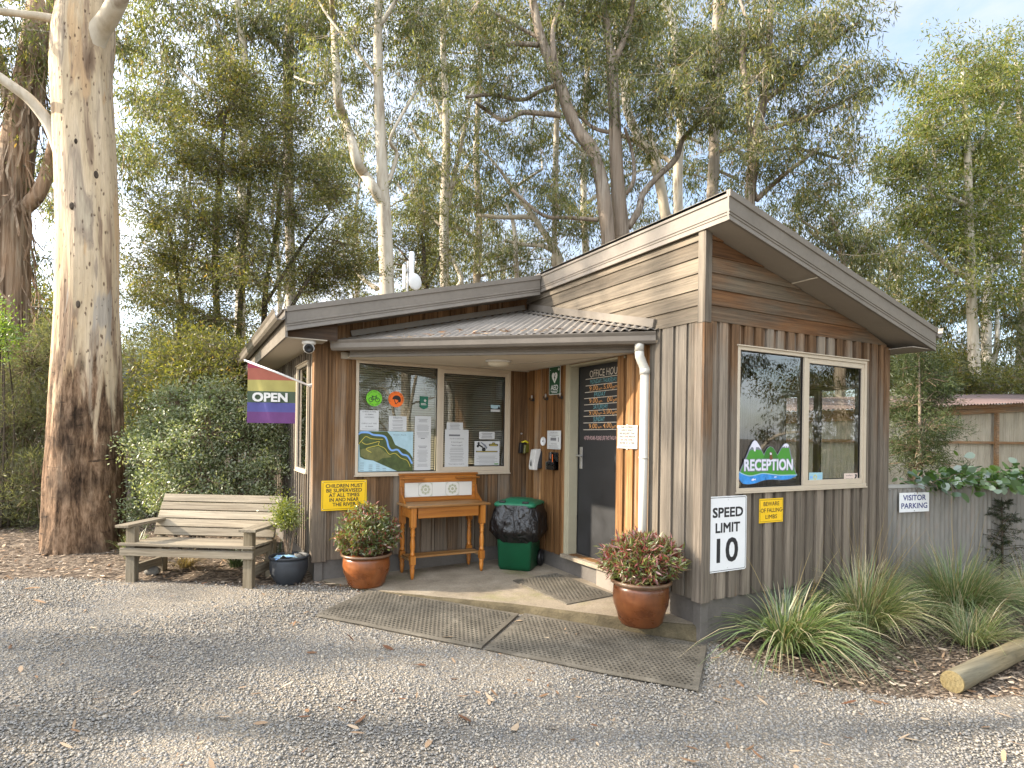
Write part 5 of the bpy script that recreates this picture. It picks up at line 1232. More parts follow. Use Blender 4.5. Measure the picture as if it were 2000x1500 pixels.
# flag
mt = Vector((-2.560, 3.02, 2.04)); tip = Vector((-3.184, 3.262, 2.285)); ft = thing('open_flag', 'rainbow striped OPEN flag on a white pole from the left wall', 'flag', mt)
b = MB(); b.sm = True; b.tube([(0.03, 0, -0.02), tuple((tip - mt) * 0.5), tuple((tip - mt) * 1.02)], [0.012, 0.011, 0.011], 12); b.lathe([(0, -0.014), (0.013, -0.010), (0.013, 0.010), (0, 0.014)], tuple((tip - mt) * 1.02), 12); b.build('pole', M['white'], ft)
b = MB(); b.tube([(0.035, 0.0, -0.05), (0.03, 0, 0.06)], 0.02, 8); b.tube([(0.03, 0, 0.02), (-0.04, 0.015, 0.004)], 0.017, 10); b.build('bracket', M['dirty_white'], ft)
b = MB(); b.sm = True
pl_ = (tip - mt); a0 = pl_ * 0.26; a1 = pl_ * 0.985
NU = 24; zbot = 1.640 - mt.z; cuts = [2.215 - mt.z, 2.092 - mt.z, 1.975 - mt.z, 1.855 - mt.z, 1.757 - mt.z]
hd_ = Vector((pl_.x, pl_.y, 0)).normalized(); nn = Vector((hd_.y, -hd_.x, 0))
edges_ = [a1.z + 0.001] + cuts + [zbot]; levels = []
for z0_, z1_ in zip(edges_, edges_[1:]): levels += [z0_ + (z1_ - z0_) * k / 8 for k in range(8)]
levels.append(zbot)
for lv_ in levels:
    for i in range(NU + 1):
        u = i / NU; top_ = a0.lerp(a1, u); z = min(lv_, top_.z); dn = max(0.0, (top_.z - z)) / 0.62
        wv = 0.013 * math.sin(u * 7 + dn * 2.2) * dn + 0.007 * math.sin(u * 13 + 1 + dn * 4) * min(1, dn * 2)
        b.v.append((top_.x + nn.x * wv, top_.y + nn.y * wv, z))
for j in range(len(levels) - 1):
    for i in range(NU):
        k = j * (NU + 1) + i
        if max(b.v[k][2] - b.v[k + NU + 1][2], b.v[k + 1][2] - b.v[k + NU + 2][2]) < 1e-5: continue
        b.f.append((k, k + 1, k + NU + 2, k + NU + 1)); b.m.append(j // 8); b.smooth.append(True)
cloth = b.build('flag_cloth', [M[q] for q in ('fl_pink', 'fl_red', 'fl_yellow', 'fl_green', 'fl_blue', 'fl_purple')], ft)
vs, fs = text_polys('OPEN', 1.0, 0.0); x0 = min(v[0] for v in vs); x1 = max(v[0] for v in vs); b = MB()
wd = 0.345
def flagpt(h, z):     # h measured along the flag from the tip side (reads left to right)
    p = a1 - pl_ * 0 ; q = Vector((a1.x, a1.y, 0)) + Vector((-hd_.x, -hd_.y, 0)) * h
    return (q.x - nn.x * 0.020, q.y - nn.y * 0.020, z)
for q, (ex, ey) in enumerate(((0, 0), (.005, 0), (-.005, 0), (0, .004), (0, -.004), (.005, .004), (-.005, -.004), (.005, -.004), (-.005, .004))):
    b.add([tuple(Vector(flagpt(0.060 + (v[0] - x0) / (x1 - x0) * wd + ex, 1.868 - mt.z + v[1] / 0.70 * 0.088 + ey)) - nn * 0.0001 * q) for v in vs], fs)
b.build('lettering', M['dirty_white'], cloth)

# ------------------------------------------------------------------ bench
bo_ = Vector((-4.246, 3.531, 0.0)); be = Vector((0.839, -0.545, 0)).normalized()
bench = thing('garden_bench', 'silvered slatted timber bench on gravel left of the porch', 'bench', bo_, rz=math.atan2(be.y, be.x))
LBN = 1.29
def bpart(name, mat, fn, bev=0.004):
    b = MB(); fn(b); return b.build(name, M[mat], bench, bevel=bev)
lg = 0.095
zf_l, zf_r = 0.02, -0.01
for x, zg in ((-0.005, zf_l), (LBN - lg + 0.02, zf_r - 0.012)):
    bpart('leg', 'bench_z', lambda b: b.box((x, 0.0, zg - 0.03), (x + lg, 0.07, 0.575)))
    bpart('leg', 'bench_z', lambda b: (b.hexa([(x, 0.46, zg), (x + 0.08, 0.46, zg), (x + 0.08, 0.54, zg), (x, 0.54, zg), (x, 0.47, 0.40), (x + 0.08, 0.47, 0.40), (x + 0.08, 0.55, 0.40), (x, 0.55, 0.40)]), b.hexa([(x, 0.47, 0.402), (x + 0.06, 0.47, 0.402), (x + 0.06, 0.53, 0.402), (x, 0.53, 0.402), (x, 0.655, 0.83), (x + 0.06, 0.655, 0.83), (x + 0.06, 0.70, 0.83), (x, 0.70, 0.83)])))
    bpart('stretcher', 'bench_y', lambda b: b.box((x + 0.02, 0.072, 0.10), (x + 0.07, 0.462, 0.19)))
    bpart('seat_rail', 'bench_y', lambda b: b.box((x + 0.02, 0.072, 0.295), (x + 0.07, 0.468, 0.368)))
bpart('apron', 'bench_x', lambda b: b.box((-0.045, -0.032, 0.295), (LBN + 0.04, -0.002, 0.372)))
def slats(b):
    n = 5; d = 0.50 / n
    for i in range(n):
        y0 = -0.045 + i * d; z0 = 0.375 + (0.022 - 0.004 * i)
        x0, x1 = (-0.055, LBN + 0.045) if i == 0 else (0.0, LBN + 0.02)
        if i == 0:
            b.box((x0, y0, z0), (x1, y0 + 0.042, z0 + 0.026)); b.box((0.092, y0 + 0.0425, z0), (LBN - 0.078, y0 + d - 0.006, z0 + 0.026))
        else: b.box((x0, max(y0, 0.072), z0 + random.uniform(-0.001, 0.001)), (x1, y0 + d - 0.006, z0 + 0.026))
bpart('seat', 'bench_x', slats)
def back(b):
    n = 5; p0 = Vector((0, 0.435, 0.435)); p1 = Vector((0, 0.625, 0.862)); dv = (p1 - p0) / n; un = dv.normalized(); nr = Vector((0, -un.z, un.y))
    for i in range(n):
        a = p0 + dv * i; c = p0 + dv * (i + 1) - un * 0.010; x0, x1 = -0.02 + random.uniform(-0.006, 0.006), LBN + 0.025 + random.uniform(-0.006, 0.006)
        b.hexa([Vector((x0, 0, 0)) + a, Vector((x1, 0, 0)) + a, Vector((x1, 0, 0)) + a - nr * 0.03, Vector((x0, 0, 0)) + a - nr * 0.03, Vector((x0, 0, 0)) + c, Vector((x1, 0, 0)) + c, Vector((x1, 0, 0)) + c - nr * 0.03, Vector((x0, 0, 0)) + c - nr * 0.03])
bpart('backrest', 'bench_x', back)
bpart('armrest', 'bench_y', lambda b: b.box((-0.065, -0.075, 0.577), (0.075, 0.50, 0.605)))
bpart('armrest', 'bench_y', lambda b: b.box((LBN - 0.085, -0.075, 0.566), (LBN + 0.09, 0.50, 0.594)))

# ------------------------------------------------------------------ pots
def pot(name_, label, cx_, cy_, z0, rmax, h, rim, base, mats, n=48):
    t = thing(name_, label, 'potted plant', (cx_, cy_, z0))
    b = MB(); b.sm = True
    b.lathe([(0.0, 0.004), (base * 0.97, 0.0), (base, 0.012), (base * 1.10, 0.03), (rmax * 0.86, h * 0.26), (rmax * 0.97, h * 0.45), (rmax, h * 0.62), (rmax * 0.985, h * 0.80), (rmax * 0.96, h * 0.90)], (0, 0, 0), n); b.build('pot', mats[0], t)
    b = MB(); b.sm = True
    b.lathe([(rmax * 0.955, h * 0.895), (rim * 0.985, h * 0.925), (rim, h * 0.96), (rim * 0.985, h * 0.99), (rim * 0.94, h), (rim * 0.90, h * 0.985), (rim * 0.88, h * 0.93), (rim * 0.87, h * 0.80)], (0, 0, 0), n); b.build('rim', mats[1], t)
    b = MB(); b.lathe([(rim * 0.885, 0), (rim * 0.5, 0.014), (0, 0.018)], (0, 0, h * 0.85), 24); b.build('soil', M['soil'], t)
    return t

# ------------------------------------------------------------------ leaves, twigs, blades (numpy)
def unit(a): return a / np.maximum(1e-9, np.linalg.norm(a, axis=-1, keepdims=True))
def leaves_arrays(P, Dv, Ln, Wd, rng):
    n = len(P); rnd = unit(rng.normal(size=(n, 3))); S = unit(np.cross(Dv, rnd)); N = np.cross(S, Dv)
    mid = P + Dv * (Ln * 0.42)[:, None] + N * (Ln * 0.05)[:, None]
    tip = P + Dv * Ln[:, None] - N * (Ln * 0.04)[:, None]
    V = np.stack([P, mid + S * (Wd * 0.5)[:, None], tip, mid - S * (Wd * 0.5)[:, None]], 1).reshape(-1, 3)
    return V, np.arange(n * 4).reshape(n, 4)
def twig_arrays(A, B, r0, r1, rng, sag=0.08):
    n = len(A); d = B - A; ln = np.linalg.norm(d, axis=1, keepdims=True); t = unit(d); x = unit(np.cross(t, unit(rng.normal(size=(n, 3))))); y = np.cross(t, x)
    mid = (A + B) / 2 + x * ln * rng.uniform(-0.13, 0.13, (n, 1)) + np.array([0, 0, 1.0]) * ln * sag
    rings = []
    for c, r in ((A, r0), (mid, (r0 + r1) / 2), (B, r1)):
        for k in range(3):
            a = 2 * PI * k / 3; rings.append(c + (x * math.cos(a) + y * math.sin(a)) * np.reshape(r, (-1, 1)))
    V = np.stack(rings, 1).reshape(-1, 3); base = (np.arange(n) * 9)[:, None, None]
    q = np.array([[s * 3 + k, s * 3 + (k + 1) % 3, s * 3 + 3 + (k + 1) % 3, s * 3 + 3 + k] for s in range(2) for k in range(3)])[None]
    return V, (base + q).reshape(-1, 4)
class Geo:
    def __init__(s): s.V = []; s.F = []; s.n = 0
    def add(s, V, F): s.V.append(V); s.F.append(F + s.n); s.n += len(V)
    def build(s, name, mat, parent=None, smooth=False):
        return np_mesh(name, np.concatenate(s.V), np.concatenate(s.F), mat, parent, smooth)
STYLE = {   # leaf length, width, leaves per clump, clump radius, droop, outward
    'gum': (0.13, 0.025, 52, 0.25, 0.85, 0.3), 'lime': (0.115, 0.028, 66, 0.30, 0.55, 0.4), 'wattle': (0.092, 0.021, 74, 0.28, 0.15, 0.6),
    'feather': (0.10, 0.0085, 60, 0.13, -0.25, 0.8), 'pale': (0.042, 0.018, 62, 0.10, -0.1, 0.7), 'limeleaf': (0.06, 0.02, 70, 0.14, -0.2, 0.6), 'conifer': (0.085, 0.009, 60, 0.12, 0.05, 0.8)}
CAMN = np.array(CAM)
def foliage(style, blobs, anchors, rng, crown, branch, leafscale=1.0, mult=1.0):
    """blobs (x,y,z,rx,rz,n): every blob gets a branch from the nearest anchor, every clump a twig, every twig end a spray of leaves"""
    LL, WW, NL, SG, DR_, OUT = STYLE[style]
    anc = np.array(anchors)[:, :3]
    for (bx, by, bz, rx, rz, n) in blobs:
        c = np.array([bx, by, bz]); n = max(3, int(n * mult)); dist = np.linalg.norm(c - CAMN)
        ls = leafscale * min(1.9, max(0.85, dist / 16)) if style in ('gum', 'lime', 'wattle') else leafscale
        dd = np.linalg.norm(anc - c, axis=1) + np.maximum(0, anc[:, 2] - c[2]) * 0.6; a = anc[np.argmin(dd)]
        k = 6; tt = np.linspace(0, 1, k)[:, None]; bend = rng.normal(size=3) * 0.10 * np.linalg.norm(c - a); bend[2] = abs(bend[2])
        bp = a + (c - a) * tt + bend * (np.sin(tt * PI)); r_ = np.linspace(min(0.06, max(0.010, 0.018 * np.linalg.norm(c - a))), 0.009, k)
        V, F = twig_arrays(bp[:-1], bp[1:], r_[:-1], r_[1:], rng, 0.0); branch.add(V, F)
        u = unit(rng.normal(size=(n, 3))) * (rng.random((n, 1)) ** 0.45); cl = c + u * np.array([rx, rx, rz]) * (1.15 if style in ('gum', 'lime') else 1.1)
        cl[:, 2] = np.maximum(cl[:, 2], 0.05 + 0.1 * rng.random(n))
        near = bp[2:][np.argmin(np.linalg.norm(cl[:, None] - bp[None, 2:], axis=2), axis=1)]
        V, F = twig_arrays(near, cl, np.full(n, 0.011 if rx > 0.3 else 0.004), np.full(n, 0.004 if rx > 0.3 else 0.0025), rng); branch.add(V, F)
        if style in ('gum', 'lime', 'wattle'):      # a clump is a handful of separate sprays on their own twigs
            SUB = {'gum': 7, 'lime': 7, 'wattle': 7}[style]; cw = rng.uniform(0.7, 1.4, (n, 1)); so = np.repeat(cw, SUB, 0); sc_ = np.repeat(cl, SUB, 0)
            off_ = rng.normal(size=(n * SUB, 3)) * np.array([0.27, 0.27, 0.13]) * so * (ls if ls > 1 else 1); sp_ = sc_ + off_
            V, F = twig_arrays(sc_, sp_, np.full(n * SUB, 0.0045 * max(1, ls)), np.full(n * SUB, 0.002), rng, 0.05); branch.add(V, F)
            per = max(8, int(NL / 2.6)); m = n * SUB * per; ci = np.repeat(np.arange(n * SUB), per)
            g = rng.normal(size=(m, 3)) * np.array([1, 1, 0.85]) * (0.085 if style != 'lime' else 0.11) * (ls if ls > 1 else 1)
            Dv = rng.normal(size=(m, 3)) * 0.42 + unit(off_)[ci] * 0.45 * OUT + unit(g) * 0.35 + np.array([0, 0, -DR_])
            V, F = leaves_arrays(sp_[ci] + g, unit(Dv), LL * ls * rng.uniform(0.6, 1.3, m), WW * ls * rng.uniform(0.7, 1.3, m), rng); crown.add(V, F)
            continue
        m = n * NL; ci = np.repeat(np.arange(n), NL); sz = rng.uniform(0.65, 1.35, n)[ci]
        g = rng.normal(size=(m, 3)) * (SG * sz * (1.0 if ls <= 1 else ls * 0.9))[:, None] * np.array([0.62, 0.62, 0.55])
        P = cl[ci] + g
        cd = unit(rng.normal(size=(n, 3)))[ci]
        Dv = rng.normal(size=(m, 3)) * 0.55 + cd * 0.35 + unit(g) * OUT + np.array([0, 0, -DR_])
        V, F = leaves_arrays(P, unit(Dv), LL * ls * rng.uniform(0.6, 1.3, m), WW * ls * rng.uniform(0.7, 1.3, m), rng); crown.add(V, F)
def stem_mesh(b, pts, n=10, wob=0.06, sub=5):
    P = smooth_line([Vector(p[:3]) for p in pts], sub); Rr = []
    for i in range(len(P)):
        t = i / sub; j = min(int(t), len(pts) - 2); f_ = min(1.0, t - j); Rr.append((pts[j][3] * (1 - f_) + pts[j + 1][3] * f_) * (1 + wob * mnoise.noise(P[i] * 1.7)))
    b.sm = True; b.tube(P, Rr, n); return P
def grow_tree(name, label, cat, style, bk, stems, blobs, group=None, seed=0, mult=2.0, bare=False):
    rng = np.random.default_rng(seed); base = stems[0][0]
    root = thing(name, label, cat, (0, 0, 0), group)
    b = MB(); anchors = []
    for i, st in enumerate(stems):
        P = stem_mesh(b, st, 12 if i == 0 else 8); anchors += [tuple(p) for p in P if p.z > (1.2 if style != 'wattle' else 0.5)] if i < 99 else []
    b.build('trunk', M['bark_' + bk], root)
    crown, branch = Geo(), Geo(); foliage(style, blobs, anchors, rng, crown, branch, mult=mult)
    crown.build('crown', M['leaf_' + style], root); branch.build('branches', M['pale_twig'] if style in ('gum', 'lime') else M['twig'], root)
    return root
TREES = [
 ('gum_tree','ragged stringy bark gum with hanging bark strips at left edge of photo','gum','stringy',
  [[(-6.56,10.46,-0.1,0.404),(-6.56,10.46,3.38,0.299),(-6.58,10.47,4.32,0.318),(-6.61,10.48,5.62,0.336),(-6.46,10.4,6.75,0.271),(-6.28,10.3,7.96,0.234),(-6.18,10.25,8.81,0.215),(-6.03,10.17,9.93,0.187),(-5.91,10.1,11.24,0.140)],
   [(-6.51,10.43,5.44,0.131),(-6.14,10.1,5.73,0.117),(-5.96,10.06,6.26,0.107),(-5.81,9.72,6.71,0.098),(-5.65,9.41,7.24,0.084)],
   [(-6.46,10.41,6.56,0.112),(-6.67,10.65,7.65,0.093),(-6.82,10.79,8.34,0.084),(-7.1,11,9.32,0.065)],
   [(-6.2,10.26,8.25,0.084),(-5.87,10.1,8.49,0.065),(-5.53,9.75,8.73,0.047)]],
  [(-6.43,9.94,8.54,0.65,0.56,21),(-6.19,10.29,7.51,0.47,0.56,15),(-6.06,10.48,6.4,0.37,0.47,10),(-6.95,12.4,5.33,0.37,0.37,8),(-4.8,10.52,9.12,0.47,0.56,15),(-6.23,11.27,9.89,0.47,0.37,10),(-4.91,11.11,6.9,0.47,0.65,18),(-7.15,10.36,8.19,0.84,1.12,55),(-5.59,10.58,4.67,0.28,0.28,5),(-5.85,11.38,3.8,0.37,0.37,8)]),
 ('gum_tree','tall gum with drooping sparse leaves behind the dense dark wattle','gum','pale',
  [[(-2.38,15.01,-0.1,0.175),(-2.38,15.01,5.63,0.130),(-2.38,15.01,7.94,0.116),(-2.36,15,10.1,0.116),(-2.36,15,11.98,0.101),(-2.53,15.09,13.42,0.087),(-2.68,15.18,14.87,0.072),(-2.77,15.22,16.6,0.043)],
   [(-2.35,15,11.4,0.058),(-2.97,15.45,12.9,0.043),(-3.37,15.79,14.29,0.029)],
   [(-2.38,15.01,9.96,0.058),(-3.33,15.57,11.12,0.043),(-4.23,16.13,12.01,0.029)],
   [(-2.36,15,8.95,0.043),(-3.57,15.56,9.75,0.036),(-4.59,16.2,10.49,0.029)],
   [(-2.47,15.06,12.85,0.043),(-1.58,14.71,13.81,0.029)]],
  [(-4.63,16.74,12.21,0.72,1.16,25),(-4.88,17.01,10.79,0.65,1.01,20),(-3.74,15.48,12.67,1.01,1.01,30),(-2.92,16.43,12.58,0.87,1.01,26),(-2.05,15.27,13.41,1.01,0.87,26),(-3.35,16.07,13.88,1.3,0.58,22),(-3.97,15.78,10.9,0.87,0.87,22),(-1.23,15.08,12.67,0.87,1.01,26),(-4.62,16.12,13.17,0.87,0.58,15),(-0.59,14.74,13.59,0.87,0.87,22),(-2.75,15.12,14.51,1.73,0.87,45),(-4.81,15.88,9.16,0.58,0.58,10)]),
 ('gum_tree','slim grey gum with bare upper stem rising behind the wattle','gum','grey',
  [[(-0.82,16.44,-0.1,0.196),(-0.82,16.44,5.48,0.145),(-0.88,16.47,7.9,0.145),(-0.95,16.51,10.32,0.145),(-1,16.53,12.74,0.145),(-0.96,16.51,14.2,0.145),(-0.88,16.47,15.17,0.145),(-0.86,16.46,16.46,0.129),(-0.81,16.43,18.4,0.081)],
   [(-0.96,16.51,14.2,0.065),(-0.18,16.19,14.59,0.048),(0.17,15.61,15,0.048)],
   [(-0.99,16.53,13.07,0.048),(-1.6,16.91,14.21,0.048)]],
  [(-0.49,15.96,11.8,0.81,0.97,18),(-1.29,16.74,11.96,0.81,0.81,15),(-0.19,16.06,13.7,0.97,0.81,18),(0.21,16.23,10.16,0.81,0.97,18),(-0.54,16.97,16.6,1.94,0.97,42)]),
 ('gum_tree','pale smooth gum forked into two white stems behind the roof antenna','gum','pale',
  [[(0.68,11.06,-0.1,0.258),(0.68,11.06,4.18,0.191),(0.66,11.07,5.01,0.185),(0.61,11.1,6.22,0.178),(0.56,11.13,7.24,0.166),(0.52,11.15,8,0.140),(0.46,11.18,9.15,0.134),(0.4,11.21,10.42,0.115),(0.38,11.23,11.57,0.108),(0.39,11.22,12.59,0.102),(0.39,11.22,14.37,0.064)],
   [(0.6,11.11,7.05,0.115),(0.49,11.14,7.29,0.140),(0.27,11.1,7.6,0.140),(0.16,11.47,8.02,0.127),(-0.09,11.2,8.16,0.127),(-0.2,11.31,8.66,0.115),(-0.22,12.02,9.54,0.108),(-0.55,11.33,9.7,0.115),(-0.52,11.87,11.12,0.089),(-0.4,12.81,12.64,0.076),(-0.9,10.65,11.98,0.064),(-1.02,10.45,13.08,0.038)],
   [(0.45,11.18,5.13,0.064),(0.16,11.43,5.4,0.051),(-0.13,11.58,5.78,0.051),(-0.53,11.47,6.01,0.038)],
   [(0.4,11.22,11.67,0.064),(0.61,11,12.02,0.051),(0.88,10.93,12.58,0.038)],
   [(0.32,11.26,10.48,0.041),(-0.14,11.57,11.15,0.036),(-0.68,12.06,12.08,0.032),(-0.94,12.38,12.71,0.025)],
   [(0.65,11.08,7.75,0.051),(0.87,11.11,8.57,0.051),(0.6,10.8,8.76,0.038),(1.03,10.67,9.7,0.038),(1.6,11.15,10.74,0.032)],
   [(-0.54,11.73,10.4,0.038),(-0.93,11.91,10.19,0.032),(-1.39,12.48,10.54,0.025)]],
  [(-0.13,11.67,11.65,0.76,0.76,22),(1.2,11.67,12.1,0.76,0.89,26),(-0.76,11.56,10.38,0.57,0.76,17),(1.39,10.94,10.31,0.7,0.76,20),(1.01,11.38,9.37,0.51,0.64,12),(0.11,12.02,10.48,0.64,0.76,19),(1.35,10.53,11.87,0.64,0.64,16),(-0.99,13.17,12.65,0.64,0.64,16),(-0.12,11.27,12.93,1.78,0.76,52),(-0.69,11.82,9.39,0.64,0.51,12),(1.26,11.26,8.2,0.51,0.51,10)]),
 ('gum_tree','thin many branched gum standing midway behind the left roof','gum','pale',
  [[(4.26,15.95,-0.1,0.217),(4.26,15.95,5.26,0.161),(4.17,15.99,7.04,0.161),(4.14,16.01,9.54,0.161),(4.18,15.99,11.32,0.143),(4.13,16.02,13.11,0.125),(4.04,16.06,14.89,0.107),(4.05,16.06,16.67,0.089),(4.06,16.05,18.82,0.054)],
   [(4.18,15.99,9.18,0.107),(4.5,15.9,10.83,0.089),(4.66,15.64,12.01,0.071),(4.91,15.39,13.56,0.054)],
   [(4.13,16.02,10.61,0.071),(3.57,16.47,11.56,0.054),(3.03,16.57,12.36,0.045)],
   [(4.16,16,8.11,0.071),(4.62,15.6,7.02,0.089),(4.5,15.53,6.63,0.089)],
   [(4.14,16.01,12.22,0.071),(3.67,16.32,13.84,0.054),(3.49,16.14,14.93,0.036)],
   [(4.15,16,8.65,0.054),(3.39,16.42,9.53,0.045),(2.87,16.54,9.82,0.036)],
   [(4.32,15.91,10.08,0.054),(5.04,15.39,11.29,0.045)]],
  [(4.28,15.97,14.92,1.07,1.25,25),(4.12,16.96,13.19,0.98,1.07,19),(4.88,15.48,12.17,0.89,1.07,18),(5.27,17.2,10.92,0.89,0.89,15),(3.52,16.32,10.77,0.89,0.89,15),(3.79,16.98,9.24,0.89,1.07,18),(5.55,16.83,8.75,1.07,0.89,18),(3.87,15.52,16.97,1.61,1.07,32),(4.52,15.69,16.08,1.07,0.89,18)]),
 ('gum_tree','leaning brown barked gum with long curving limbs behind the high roof','gum','brown',
  [[(6.77,10.01,-0.1,0.292),(6.77,10.01,5.77,0.217),(6.7,10.05,7.07,0.202),(6.6,10.11,8.08,0.202),(6.48,10.17,8.87,0.188),(6.25,10.3,9.66,0.188),(5.96,10.46,10.09,0.173),(5.67,10.62,10.74,0.159),(5.47,10.72,11.39,0.159),(5.21,10.87,12.1,0.144),(4.95,11.01,12.82,0.130),(4.8,11.09,13.54,0.116),(4.61,11.19,14.55,0.087),(4.4,11.31,15.99,0.058)],
   [(5.41,10.76,11.46,0.072),(4.96,11.13,11.29,0.058),(4.61,11.4,11.11,0.058),(3.76,11.66,11.14,0.051),(2.92,11.52,10.77,0.043)],
   [(5.48,10.72,10.59,0.087),(5,10.9,10.59,0.072),(4.45,11.1,10.56,0.072),(3.98,11.28,10.31,0.058),(3.82,12.1,10.93,0.058),(3.17,11.41,10.64,0.043)],
   [(4.91,11.03,12.56,0.072),(4.31,11.5,12.67,0.065),(3.76,11.7,12.46,0.058),(3.4,12.32,13.21,0.043)],
   [(6.44,10.19,7.65,0.058),(5.77,10.69,7.75,0.058),(5.12,11.02,7.8,0.051),(4.42,11.58,8.58,0.043)],
   [(5.67,10.62,10.74,0.087),(5.43,10.74,11.38,0.087),(5.21,10.6,11.82,0.087),(5.13,10.63,12.81,0.072),(5.73,11.06,14.14,0.058)],
   [(4.95,11.01,12.75,0.058),(4.17,11.57,13.32,0.043),(3.31,11.8,13.74,0.043)]],
  [(3.69,11.91,13.22,0.87,0.72,20),(4.69,11.9,13.4,0.87,0.72,20),(5.35,10.99,13.38,0.87,0.87,24),(6.45,11.3,13.33,0.72,0.87,20),(3.39,11.9,11.95,0.87,0.58,16),(4.16,11.2,11.67,0.87,0.58,16),(4.88,10.73,11.5,0.72,0.58,13),(3.65,11.4,10.06,0.87,0.51,14),(5.22,12.12,10.17,0.72,0.58,13),(4.4,11.93,11.23,0.72,0.43,10),(5.72,10.92,9.35,0.72,0.58,13),(5.56,11.77,8.88,0.72,0.58,13),(5.59,10.95,8.16,0.72,0.72,16),(4.71,11.37,14.7,1.73,0.87,47),(3,11.45,13.13,0.72,0.58,13)]),
 ('gum_tree','straight grey barked gum forked high behind the high roof edge','gum','brown',
  [[(7.41,10.23,-0.1,0.301),(7.41,10.23,6.2,0.223),(7.35,10.27,7.46,0.223),(7.25,10.32,8.58,0.208),(7.17,10.36,9.76,0.186),(7.12,10.39,10.95,0.171),(7.06,10.43,11.99,0.164),(7.02,10.44,12.47,0.149),(6.91,10.51,13.33,0.104),(6.82,10.56,14.22,0.089),(6.67,10.64,15.7,0.059)],
   [(7.1,10.4,12.37,0.119),(7.24,10.21,12.9,0.089),(7.65,10.4,13.82,0.074),(7.69,10.24,14.78,0.059)],
   [(7.5,10.18,7.61,0.104),(7.72,9.96,8.1,0.104),(7.92,10.04,8.62,0.097),(8.29,9.82,9.14,0.089),(8.9,9.74,9.77,0.089),(9.32,9.87,10.54,0.074),(8.99,8.83,10.52,0.059),(8.98,8.27,10.75,0.045)],
   [(7.44,10.22,8.58,0.059),(7.55,10,8.97,0.059),(7.73,10.3,9.87,0.052),(7.18,9.99,10.35,0.045)],
   [(7.18,10.36,10.36,0.059),(6.65,10.74,10.54,0.052),(6.2,11.14,11.13,0.045)]],
  [(6.86,10.6,13.67,0.74,0.89,27),(8.1,10.72,14,0.74,0.89,27),(6.24,10.46,12.06,0.67,0.74,21),(8.22,10.37,12.61,0.74,0.59,18),(7.98,9.01,11.25,1.04,0.67,29),(9.21,8.88,11.69,1.04,0.74,32),(8.73,9.2,12.23,1.04,0.52,22),(7.8,9.41,10.97,0.74,0.59,18),(9.42,8.49,10.76,0.74,0.59,18),(8.22,8.46,10.42,0.89,0.59,22),(6.56,10.63,11.21,0.59,0.59,15),(8.19,10.51,10.22,0.59,0.59,15),(7.06,10.41,14.96,1.64,0.89,60),(6.42,11.27,14.22,0.59,0.59,15)]),
 ('gum_tree','pinkish sunlit gum leaning left behind the roof peak','gum','pale',
  [[(11.12,12.2,-0.1,0.265),(11.12,12.2,7.51,0.196),(10.87,12.33,9.47,0.178),(10.65,12.45,10.72,0.178),(10.44,12.57,11.43,0.169),(10.09,12.76,11.92,0.161),(9.69,12.98,12.93,0.143),(9.57,13.04,13.91,0.125),(9.34,13.17,15.33,0.089),(9.24,13.22,17.11,0.071)],
   [(10.9,12.31,9.65,0.089),(10.66,12.33,10.85,0.071),(10.27,12.57,12.28,0.071)],
   [(10.33,12.63,11.51,0.107),(9.94,12.85,11.87,0.089),(9.21,12.92,11.95,0.071)]],
  [(10.57,13.3,10.83,0.71,0.71,9),(11.12,13.21,16.31,0.89,1.07,16),(9.54,13.17,11.1,0.71,0.71,9),(10.17,13.46,14.3,0.89,0.89,14),(9.78,12.77,17.02,1.43,0.89,22)]),
 ('gum_tree','slender straight gum between the leaning gum and the roof peak','gum','pale',
  [[(12.77,13.57,-0.1,0.264),(12.77,13.57,8.08,0.195),(12.73,13.59,10.04,0.176),(12.69,13.61,11.79,0.176),(12.78,13.57,13.36,0.156),(12.62,13.66,15.31,0.137),(12.53,13.71,17.07,0.137),(12.2,13.88,18.23,0.098),(12.01,13.99,20.18,0.078)],
   [(12.57,13.68,16.09,0.098),(12.38,13.72,17.22,0.078),(12.01,13.82,18.12,0.059)],
   [(12.76,13.58,11.8,0.098),(12.19,14.04,12.43,0.078),(11.6,13.95,12.84,0.059)],
   [(12.78,13.57,13.16,0.059),(13.5,13.22,12.8,0.059)]],
  [(13.06,13.94,17.78,0.98,0.98,14),(12.28,13.86,12.97,0.78,0.78,9),(13.86,13.57,12.84,0.98,0.78,11),(14.05,14.28,12.14,0.78,0.78,9),(12.42,14.14,19.47,1.76,0.98,25),(13.41,13.2,16.48,0.78,0.98,11)]),
 ('gum_tree','grey straight trunked gum standing just behind the roof peak','gum','grey',
  [[(10.81,10.08,-0.1,0.261),(10.81,10.08,6.32,0.194),(10.82,10.08,8.09,0.186),(10.8,10.09,9.38,0.186),(10.83,10.07,10.51,0.161),(10.8,10.09,11.64,0.161),(10.84,10.07,12.93,0.145),(10.85,10.06,14.39,0.145),(10.87,10.05,15.36,0.129),(10.87,10.05,17.29,0.081)],
   [(10.88,10.05,14.39,0.097),(10.99,9.89,14.98,0.081),(11.03,9.84,15.76,0.065)],
   [(10.82,10.08,10.51,0.065),(11.31,9.79,10.67,0.065),(11.82,9.73,10.44,0.048)],
   [(10.84,10.07,10.03,0.048),(11.56,9.79,9.76,0.048)]],
  [(10.83,9.63,14.13,0.81,0.97,19),(11.53,9.78,10.72,0.73,0.65,11),(11.99,10.23,13.69,0.81,0.97,19),(10.82,9.86,16.02,1.61,0.81,31),(12.07,10.03,9.79,0.65,0.56,9)]),
 ('gum_tree','broad gum with crown spreading right into the open sky','gum','brown',
